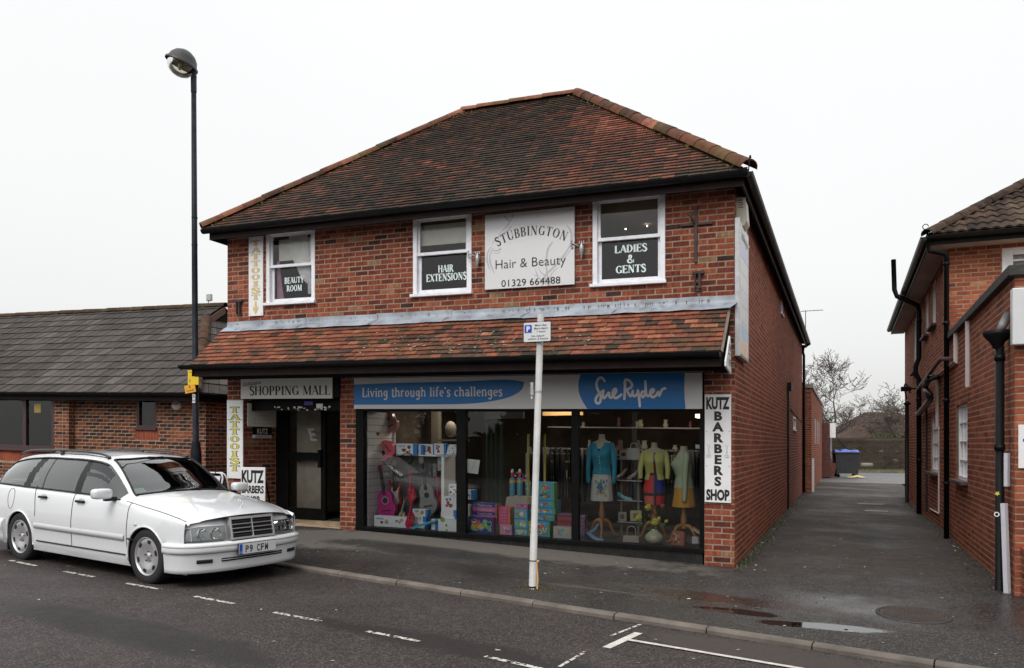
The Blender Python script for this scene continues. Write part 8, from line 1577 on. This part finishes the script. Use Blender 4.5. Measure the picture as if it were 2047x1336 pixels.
shoe('pale blue court shoe lying on the window floor', 1192, 1083, .25, (.10, .22, .42), z0=.205); shoe('pale blue court shoe propped upright on a clear stand', 1192, 1060, .35, (.14, .26, .42), up=True, flip=1)
shoe('grey pink shoe standing on the middle glass shelf, left one', 1247, 950, .97, (.28, .22, .2), up=True); shoe('grey pink shoe standing on the middle glass shelf, right one', 1272, 950, .97, (.26, .21, .2), up=True); shoe('turquoise sandal on the third glass shelf', 1250, 999, .97, (.08, .35, .42)); shoe('tan shoe at the far right of the window floor', 1402, 1070, .5, (.35, .25, .14))
t = box('patterned_book', 'orange and black patterned bag leaning near the mustard skirt mannequin', (1342, 1062, 1368, 1092), .24, .03, (.30, .10, .05), cat='bag', z0=.205, pr=([(.5, .15, .05), (.05, .03, .03), (.5, .4, .35)], 30, .05), seed=81)
box('price_card', 'small white price card on the floor at the right of the window', (1383, 1073, 1396, 1082), .25, .004, (.5, .5, .52), cat='card', z0=.24); box('price_card', 'white price card stuck inside the right window beside the pier', (1390, 889, 1403, 897), .05, .003, (.45, .46, .46), cat='card')
# back of the shop: rails, clothes, shelves, posts, lamps
t = sthing('clothes_rail', 'chrome clothes rail behind the mannequins', 'clothes rail', -2.6, 1.75, .205); m = MB(); m.tube([(-.9, 0, 1.15), (2.1, 0, 1.15)], .012, 6); m.build('rail', galvM, t, k=KB); m = MB(); m.tube([(-.9, 0, 0), (-.9, 0, 1.15)], .012, 6); m.build('upright', galvM, t, k=KB); m = MB(); m.tube([(2.1, 0, 0), (2.1, 0, 1.15)], .012, 6); m.build('upright', galvM, t, k=KB)
gcol = [(.03, .035, .05), (.12, .11, .12), (.05, .05, .07), (.16, .15, .16), (.10, .02, .03), (.05, .07, .11), (.20, .19, .18), (.03, .03, .03), (.16, .05, .06), (.08, .10, .09)]
gm_ = []
for i, c in enumerate(gcol): m = MB(); m.grid([[(-.012+.02*sin(j*1.1+i)*f, -.20+.40*j/8, -.0-f*(.75+.1*sin(i))) if 0 < f else (0, (-.20+.4*j/8)*.6, .03) for j in range(9)] for f in (0, .08, .3, .6, 1)]); m.grid([[(.03+.02*sin(j*1.3+i)*f, -.20+.40*j/8, -.0-f*(.75+.1*sin(i))) if 0 < f else (.01, (-.20+.4*j/8)*.6, .03) for j in range(9)] for f in (0, .08, .3, .6, 1)]); gm_.append(m.mesh('garment', solid('garment_%d' % i, c, .95)))
gn = ('navy', 'grey', 'dark blue grey', 'mid grey', 'dark red', 'steel blue', 'pale grey', 'black', 'wine red', 'grey green')
for i in range(34):
    gi = R2.randrange(10)
    o = bpy.data.objects.new('hanging_garment', gm_[gi]); S.collection.objects.link(o); u = -3.45+i*.09; o.location = B(u, 1.75, 1.33+.1); o.rotation_euler = (0, 0, AU+R2.gauss(.25, .15)); tagp(o, gn[gi]+' garment hanging on the chrome rail behind the mannequins', 'garment', 'garments hanging on the clothes rail')
t = sthing('back_shelves', 'white edged shelves of bric-a-brac at the back of the middle window', 'shelves', -3.0, 2.5, .205)
for z in (.72, 1.0, 1.22, 1.58): MB().box(-.35, 2.2, -.15, .15, z, z+.02).build('shelf', solid('shelf_grey', (.22, .225, .22), .5), t, k=KB)
R5 = random.Random(12)
for i in range(26):
    u = -3.25+R5.uniform(0, 2.3); z = R5.choice((.74, 1.02, 1.24, 1.6))+.205; w, h = R5.uniform(.04, .10), R5.uniform(.06, .16); c = R5.choice(((.2, .16, .1), (.3, .28, .25), (.15, .05, .04), (.08, .08, .07), (.35, .3, .2))); t = sthing('ornament', 'small dim %s %s on the shelves at the back of the shop' % (('brown', 'cream', 'dark red', 'black', 'beige')[i % 5], 'jar' if i % 2 else 'plaque'), 'ornament', u, 2.45+R5.uniform(-.05, .05), z, 'bric-a-brac on the back shelves'); m = MB(); m.lathe([(w*.4, 0), (w*.6, h*.3), (w*.35, h*.7), (w*.5, h)], n=10) if i % 2 else m.box(-w/2, w/2, -.02, .02, 0, h); m.build('ornament_body', solid('orn%d' % (i % 5), c), t)
for x, w, lab in ((1056, .5, 'yellow pole standing in the middle window near the shelves'), (1089, .9, 'yellow pole standing farther back right of the parking sign pole')):
    u, z = at(x, 862, w); t = sthing('yellow_pole', lab, 'pole', u, w, .205); MB().tube([(0, 0, 0), (0, 0, z-.25)], .016, 8).build('rod', solid('pole_yellow', (.32, .28, .05), .4), t)
u0, u1, z0, z1 = IT(968, 845, 1008, 965, 1.6); t = sthing('green_curtain', 'dark green changing room curtain at the back of the middle window', 'curtain', u0, 1.6, .3); MB().grid([[(x*(u1-u0)/20, .03*sin(x*1.4), z) for x in range(21)] for z in (0, z1-.3)]).build('drape', solid('dark_green', (.05, .065, .05), .95), t)
u0, u1, z0, z1 = IT(968, 820, 1047, 838, 1.2); t = sthing('pale_banner', 'pale panel hanging across the top of the middle window', 'panel', u0, 1.2, z0); MB().box(0, u1-u0, 0, .02, 0, .25).build('panel_sheet', solid('banner_grey', (.25, .24, .24)), t)
u0, u1, z0, z1 = IT(862, 815, 873, 990, 1.9); t = sthing('cream_column', 'cream column inside the shop behind the left window', 'column', u0, 1.9, .205); MB().box(0, u1-u0+.03, 0, .12, 0, 2.0).build('shaft', solid('column_cream', (.20, .18, .14), .8), t)
u0, u1, z0, z1 = IT(890, 842, 912, 875, 1.7); t = sthing('round_cushion', 'pale round cushion on a shelf behind the left window', 'cushion', (u0+u1)/2, 1.7, (z0+z1)/2); m = MB(); m.ball((0, 0, 0), ((u1-u0)/2, .08, (z1-z0)/2), 16); m.build('cushion_body', solid('cushion', (.22, .20, .16), .9), t); MB().box(-.3, .3, -.1, .1, -.2, -.17).build('shelf', solid('shelf_grey', (.4, .4, .4)), t)
warmE = pm('warm_lamp', (1, .7, .4), .5, var=0, em=((1, .72, .4), 5))
u0, u1, z0, z1 = IT(1390, 829, 1404, 835, 1.5); t = sthing('ceiling_lamp', 'lit warm ceiling lamp inside the right window by the pier', 'lamp', u0, 1.5, z0); MB().box(0, u1-u0+.1, 0, .3, 0, .05).build('diffuser', warmE, t)
u0, u1, z0, z1 = IT(1085, 818, 1143, 830, 2.2); t = sthing('warm_light_panel', 'warm lit panel at the back top of the middle window', 'light panel', u0, 2.2, 1.98); MB().box(0, .7, 0, .02, 0, .13).build('diffuser', pm('dim_warm', (.5, .3, .12), .5, var=0, em=((1, .55, .2), .28)), t)
for i, (u, w) in enumerate(((-4.7, 1.6), (-3.0, 1.9), (-1.2, 1.6))):   # unseen fill lights added to brighten the window display
    ld = bpy.data.lights.new('shop_fill_light', 'AREA'); ld.energy = 9; ld.size = .5; ld.color = (1, .86, .7); lo = bpy.data.objects.new('shop_fill_light', ld); S.collection.objects.link(lo); lo.location = B(u, w, 2.27)
# ---------------------------------------------------------------- across the road (seen only as reflections)
def opp(label, x, w, h, hr, wm_, rz):
    p = Vector((x, -15.5, -.3)); t = thing('opposite_house', label, 'house', p, pi+rz); MB().box(-w/2, w/2, 0, 8, 0, h).build('wall', wm_, t); m = MB(); m.add([(-w/2-.4, -.4, h), (w/2+.4, -.4, h), (w/2-2, 4, hr), (-w/2+2, 4, hr), (-w/2-.4, 8.4, h), (w/2+.4, 8.4, h)], [(0, 1, 2, 3), (0, 3, 4), (1, 5, 2), (4, 5, 2, 3)]); m.build('roof', pm('opp_roof', (.07, .05, .045), .9), t)
    for i in range(int(w/3)):
        for z in (.9, 3.6):
            a = -w/2+1+i*3; f = MB(); f.box(a, a+1.5, -.04, 0, z, z+1.3); q = f.build('window', signW, t); MB().box(a+.08, a+1.42, -.05, -.04, z+.08, z+1.22).build('pane', pm('opp_pane', (.02, .025, .03), .1), q)
opp('brick house across the road facing the shops, left one', -20, 14, 5.6, 8.6, wb_, .5); opp('brick house across the road facing the shops, middle one', -2, 13, 5.6, 8.4, pm('opp_brick', (.12, .06, .045), .9), .5); opp('brick house across the road facing the shops, right one', 15, 14, 5.2, 8.0, wb_, .5)
MB().box(-34, 26, -13.4, -12.6, -.5, 1.9).build('opposite_hedge', pm('dark_hedge', (.025, .035, .018), .95, var=.5, scale=3, bump=.6, bs=6), None, rz=-.5, label='long dark clipped hedge across the road', cat='hedge')
for i, (x, y) in enumerate(((-17, -9), (-9, -11), (9, -9))): tree(('bare street tree across the road, left one', 'bare street tree across the road, middle one', 'bare street tree across the road, right one')[i], Vector((x, y, -.3)), 9, 30+i, trunk=.22, spread=.6, levels=5, nb=3, twig=.012)
for i, (x, y, h) in enumerate(((-34, -5, 7.5), (-27, -8, 8.5), (-40, -1, 8), (-21, -12, 7), (22, -9, 7))):   # dark evergreens across the road
    R_ = random.Random(60+i); t = thing('evergreen_tree', 'dark evergreen tree across the road, number by place %s' % ('far left', 'left', 'farthest left', 'left of middle', 'right')[i], 'tree', Vector((x, y, -.4))); t['label'] = 'dark dense evergreen tree across the road, %s' % ('second from the far left', 'third from the far left', 'the farthest left one', 'just left of the middle house', 'at the right end')[i]
    m = MB(); m.tube([(0, 0, 0), (.1, 0, h*.8)], [.25, .05], 7); m.build('trunk', pm('fir_bark', (.06, .045, .035), .9), t); m = MB()
    for q in range(2600):
        f = R_.random()**.8; rr = 3.4*(1-f)**.6*(.55+.45*R_.random())*(1+.25*sin(f*17+i)); a = R_.uniform(0, 2*pi); c = Vector((rr*cos(a), rr*sin(a), .5+f*(h-.5))); s_ = .26; m.add([c+Vector((R_.gauss(0, s_), R_.gauss(0, s_), R_.gauss(0, s_))) for _ in range(3)], [(0, 1, 2)], 0, R_.random())
    m.build('crown', tonemat('fir_green', [(0, (.012, .02, .01)), (1, (.04, .06, .025))], geo=True) if 'fir_green' not in MATS else MATS['fir_green'], t, kind='stuff')
# litter and fallen specks on the ground, weeds along the alley wall
m = MB(); R6 = random.Random(77)
for i in range(620):
    if i < 330: p = G(R6.uniform(-4, 14), R6.uniform(.2, 3.2)*1.0)
    elif i < 430: p = G(R6.uniform(-4, 14), R6.uniform(-5, -.1))
    else: p = B(R6.uniform(.05, 2.9), R6.uniform(-.5, 15), 0, 0); p.z = gz(p)
    c = p-C0; 
    if c.dot(WW) > 0 and -8.2 < c.dot(UU) < 0: continue
    s_ = R6.uniform(.007, .017)*(1.6 if R6.random() < .12 else 1); a = R6.uniform(0, 6); m.add([(p.x+s_*cos(a+q*1.57)*(1.6 if q % 2 else .8), p.y+s_*sin(a+q*1.57), p.z+.004+(.003 if q == 1 else 0)) for q in range(4)], [(0, 1, 2, 3)], 0, R6.random())
m.build('litter_specks', tonemat('speck_pale', [(0, (.10, .08, .06)), (.5, (.30, .28, .25)), (1, (.6, .6, .58))], geo=True), None, kind='stuff')
m = MB()
for i in range(1500):
    w = R6.uniform(0, 17)**1.0; u = abs(R6.gauss(0, .10))+.01; p = B(u, w, 0, 0); z = gz(p)
    if R6.random() > math.exp(-w/6)+.15: continue
    h = R6.uniform(.006, .03)*(2.2 if w < .8 else 1); a = R6.uniform(0, 6); m.add([(p.x+.012*cos(a), p.y+.012*sin(a), z), (p.x-.012*cos(a), p.y-.012*sin(a), z), (p.x+R6.gauss(0, .01), p.y+R6.gauss(0, .01), z+h)], [(0, 1, 2)], 0, R6.random())
for i in range(500):
    w = R6.uniform(-.5, 16); u = 2.93-abs(R6.gauss(0, .06)); p = B(u, w, 0, 0); z = gz(p); h = R6.uniform(.005, .02); a = R6.uniform(0, 6); m.add([(p.x+.012*cos(a), p.y+.012*sin(a), z), (p.x-.012*cos(a), p.y-.012*sin(a), z), (p.x, p.y, z+h)], [(0, 1, 2)], 0, R6.random())
m.build('weeds', tonemat('weed_green', [(0, (.05, .05, .025)), (.6, (.06, .10, .025)), (1, (.2, .2, .14))], geo=True), None, kind='stuff')

# weathering that has a shape of its own: lichen and moss on the tiles, lead overlaps, aerial
m = MB(); RL = random.Random(91); rl, rr, ez, ew, UL, UR, RW, RZ = -5.19, -2.99, 4.885, -.35, -8.27, .20, 2.9, 7.57
for i in range(300):
    u = RL.gauss(-3.6, 1.1); v = abs(RL.gauss(.32, .18)); v = min(v, CL-.05)
    if not cu0 < u < cu1: continue
    c = CO+Vector((u, 0, 0))+cev*v+Vector((0, -.022, .030)); s_ = RL.uniform(.006, .020); e1 = Vector((1, 0, 0)); m.add([c+e1*s_*cos(q*1.05+i)*RL.uniform(.6, 1.2)+cev*s_*sin(q*1.05+i)*.7 for q in range(6)], [list(range(6))], 0, RL.random())
m.build('lichen', tonemat('pale_lichen', [(0, (.14, .13, .08)), (.7, (.22, .22, .17)), (1, (.45, .46, .42))], geo=True), can, k=KB, kind='stuff')
m = MB()
for i in range(900):
    if i < 300: p = Vector((rl, RW, RZ)).lerp(Vector((rr, RW, RZ)), RL.random()**2*.25 if i % 2 else 1-RL.random()**2*.3)+Vector((RL.gauss(0, .04), -.10-abs(RL.gauss(0, .05)), -.09-abs(RL.gauss(0, .05))))
    elif i < 650: f = RL.random(); p = Vector((UL, ew, ez)).lerp(Vector((rl, RW, RZ)), f)+Vector((.12+abs(RL.gauss(0, .04)), 0, RL.uniform(.01, .05)))
    else: f = RL.random(); p = Vector((UR, ew, ez)).lerp(Vector((rr, RW, RZ)), f)+Vector((-.14-abs(RL.gauss(0, .03)), 0, RL.uniform(.01, .05)))
    s_ = RL.uniform(.01, .028); m.add([p+Vector((RL.gauss(0, s_), RL.gauss(0, s_), RL.gauss(0, s_*.7))) for _ in range(3)], [(0, 1, 2)], 0, RL.random())
m.build('roof_moss', tonemat('yellow_moss', [(0, (.07, .065, .02)), (1, (.20, .17, .05))], geo=True), roof, k=KB, kind='stuff')
x = -8.09; me_ = None
for i, L_ in enumerate(nfl[:-1]):
    x += L_; m = MB(); m.tube([(x+.02, -.010, 3.43), (x+.02, -.018, 3.345), (x-.03, -.10, 3.30), (x-.06, -.165, 3.262)], .004, 4); m.build('flashing_seam', pm('seam_lead', (.06, .06, .065), .7), shop, k=KB)
m = MB()
for i in range(70):
    u = RL.uniform(-3.2, -.1) if i % 3 else RL.uniform(-8, -.1); h = RL.uniform(.015, .05); w_ = RL.uniform(.004, .010); m.add([(u-w_, -.0175, 3.395), (u+w_, -.0175, 3.395), (u+w_*.4, -.0205, 3.395-h), (u-w_*.4, -.0205, 3.395-h)], [(0, 1, 2, 3)])
m.build('flashing_stain', pm('lead_stain', (.10, .10, .10), .8), shop, k=KB, kind='stuff')
t = thing('roof_aerial', 'thin television aerial beyond the eaves at the far end of the shop roof', 'aerial', B(.25, 16.4, 4.9, 0), AU)
m = MB(); m.tube([(-.1, 0, 0), (-.1, 0, .86)], .012, 5); m.tube([(-.25, 0, .84), (.42, 0, .84)], .009, 5); m.build('mast', gutM, t)
for i in range(6): m = MB(); m.tube([(-.15+.1*i, -.12, .85), (-.15+.1*i, .12, .85)], .005, 4); m.build('aerial_rod', gutM, t)
# debris along the foot of the alley walls
m = MB()
for i in range(260):
    w = RL.uniform(-.3, 14); u = (abs(RL.gauss(0, .14))+.02) if i % 3 else 2.92-abs(RL.gauss(0, .12)); p = B(u, w, 0, 0); z = gz(p)+.003; s_ = RL.uniform(.008, .03); a = RL.uniform(0, 6)
    m.add([(p.x+s_*cos(a+q*1.25), p.y+s_*.6*sin(a+q*1.25), z+(.008 if q % 2 else 0)) for q in range(5)], [list(range(5))], 0, RL.random())
m.build('wall_foot_leaves', tonemat('rotten_leaf', [(0, (.03, .02, .012)), (.7, (.10, .07, .04)), (1, (.45, .44, .40))], geo=True), None, kind='stuff')
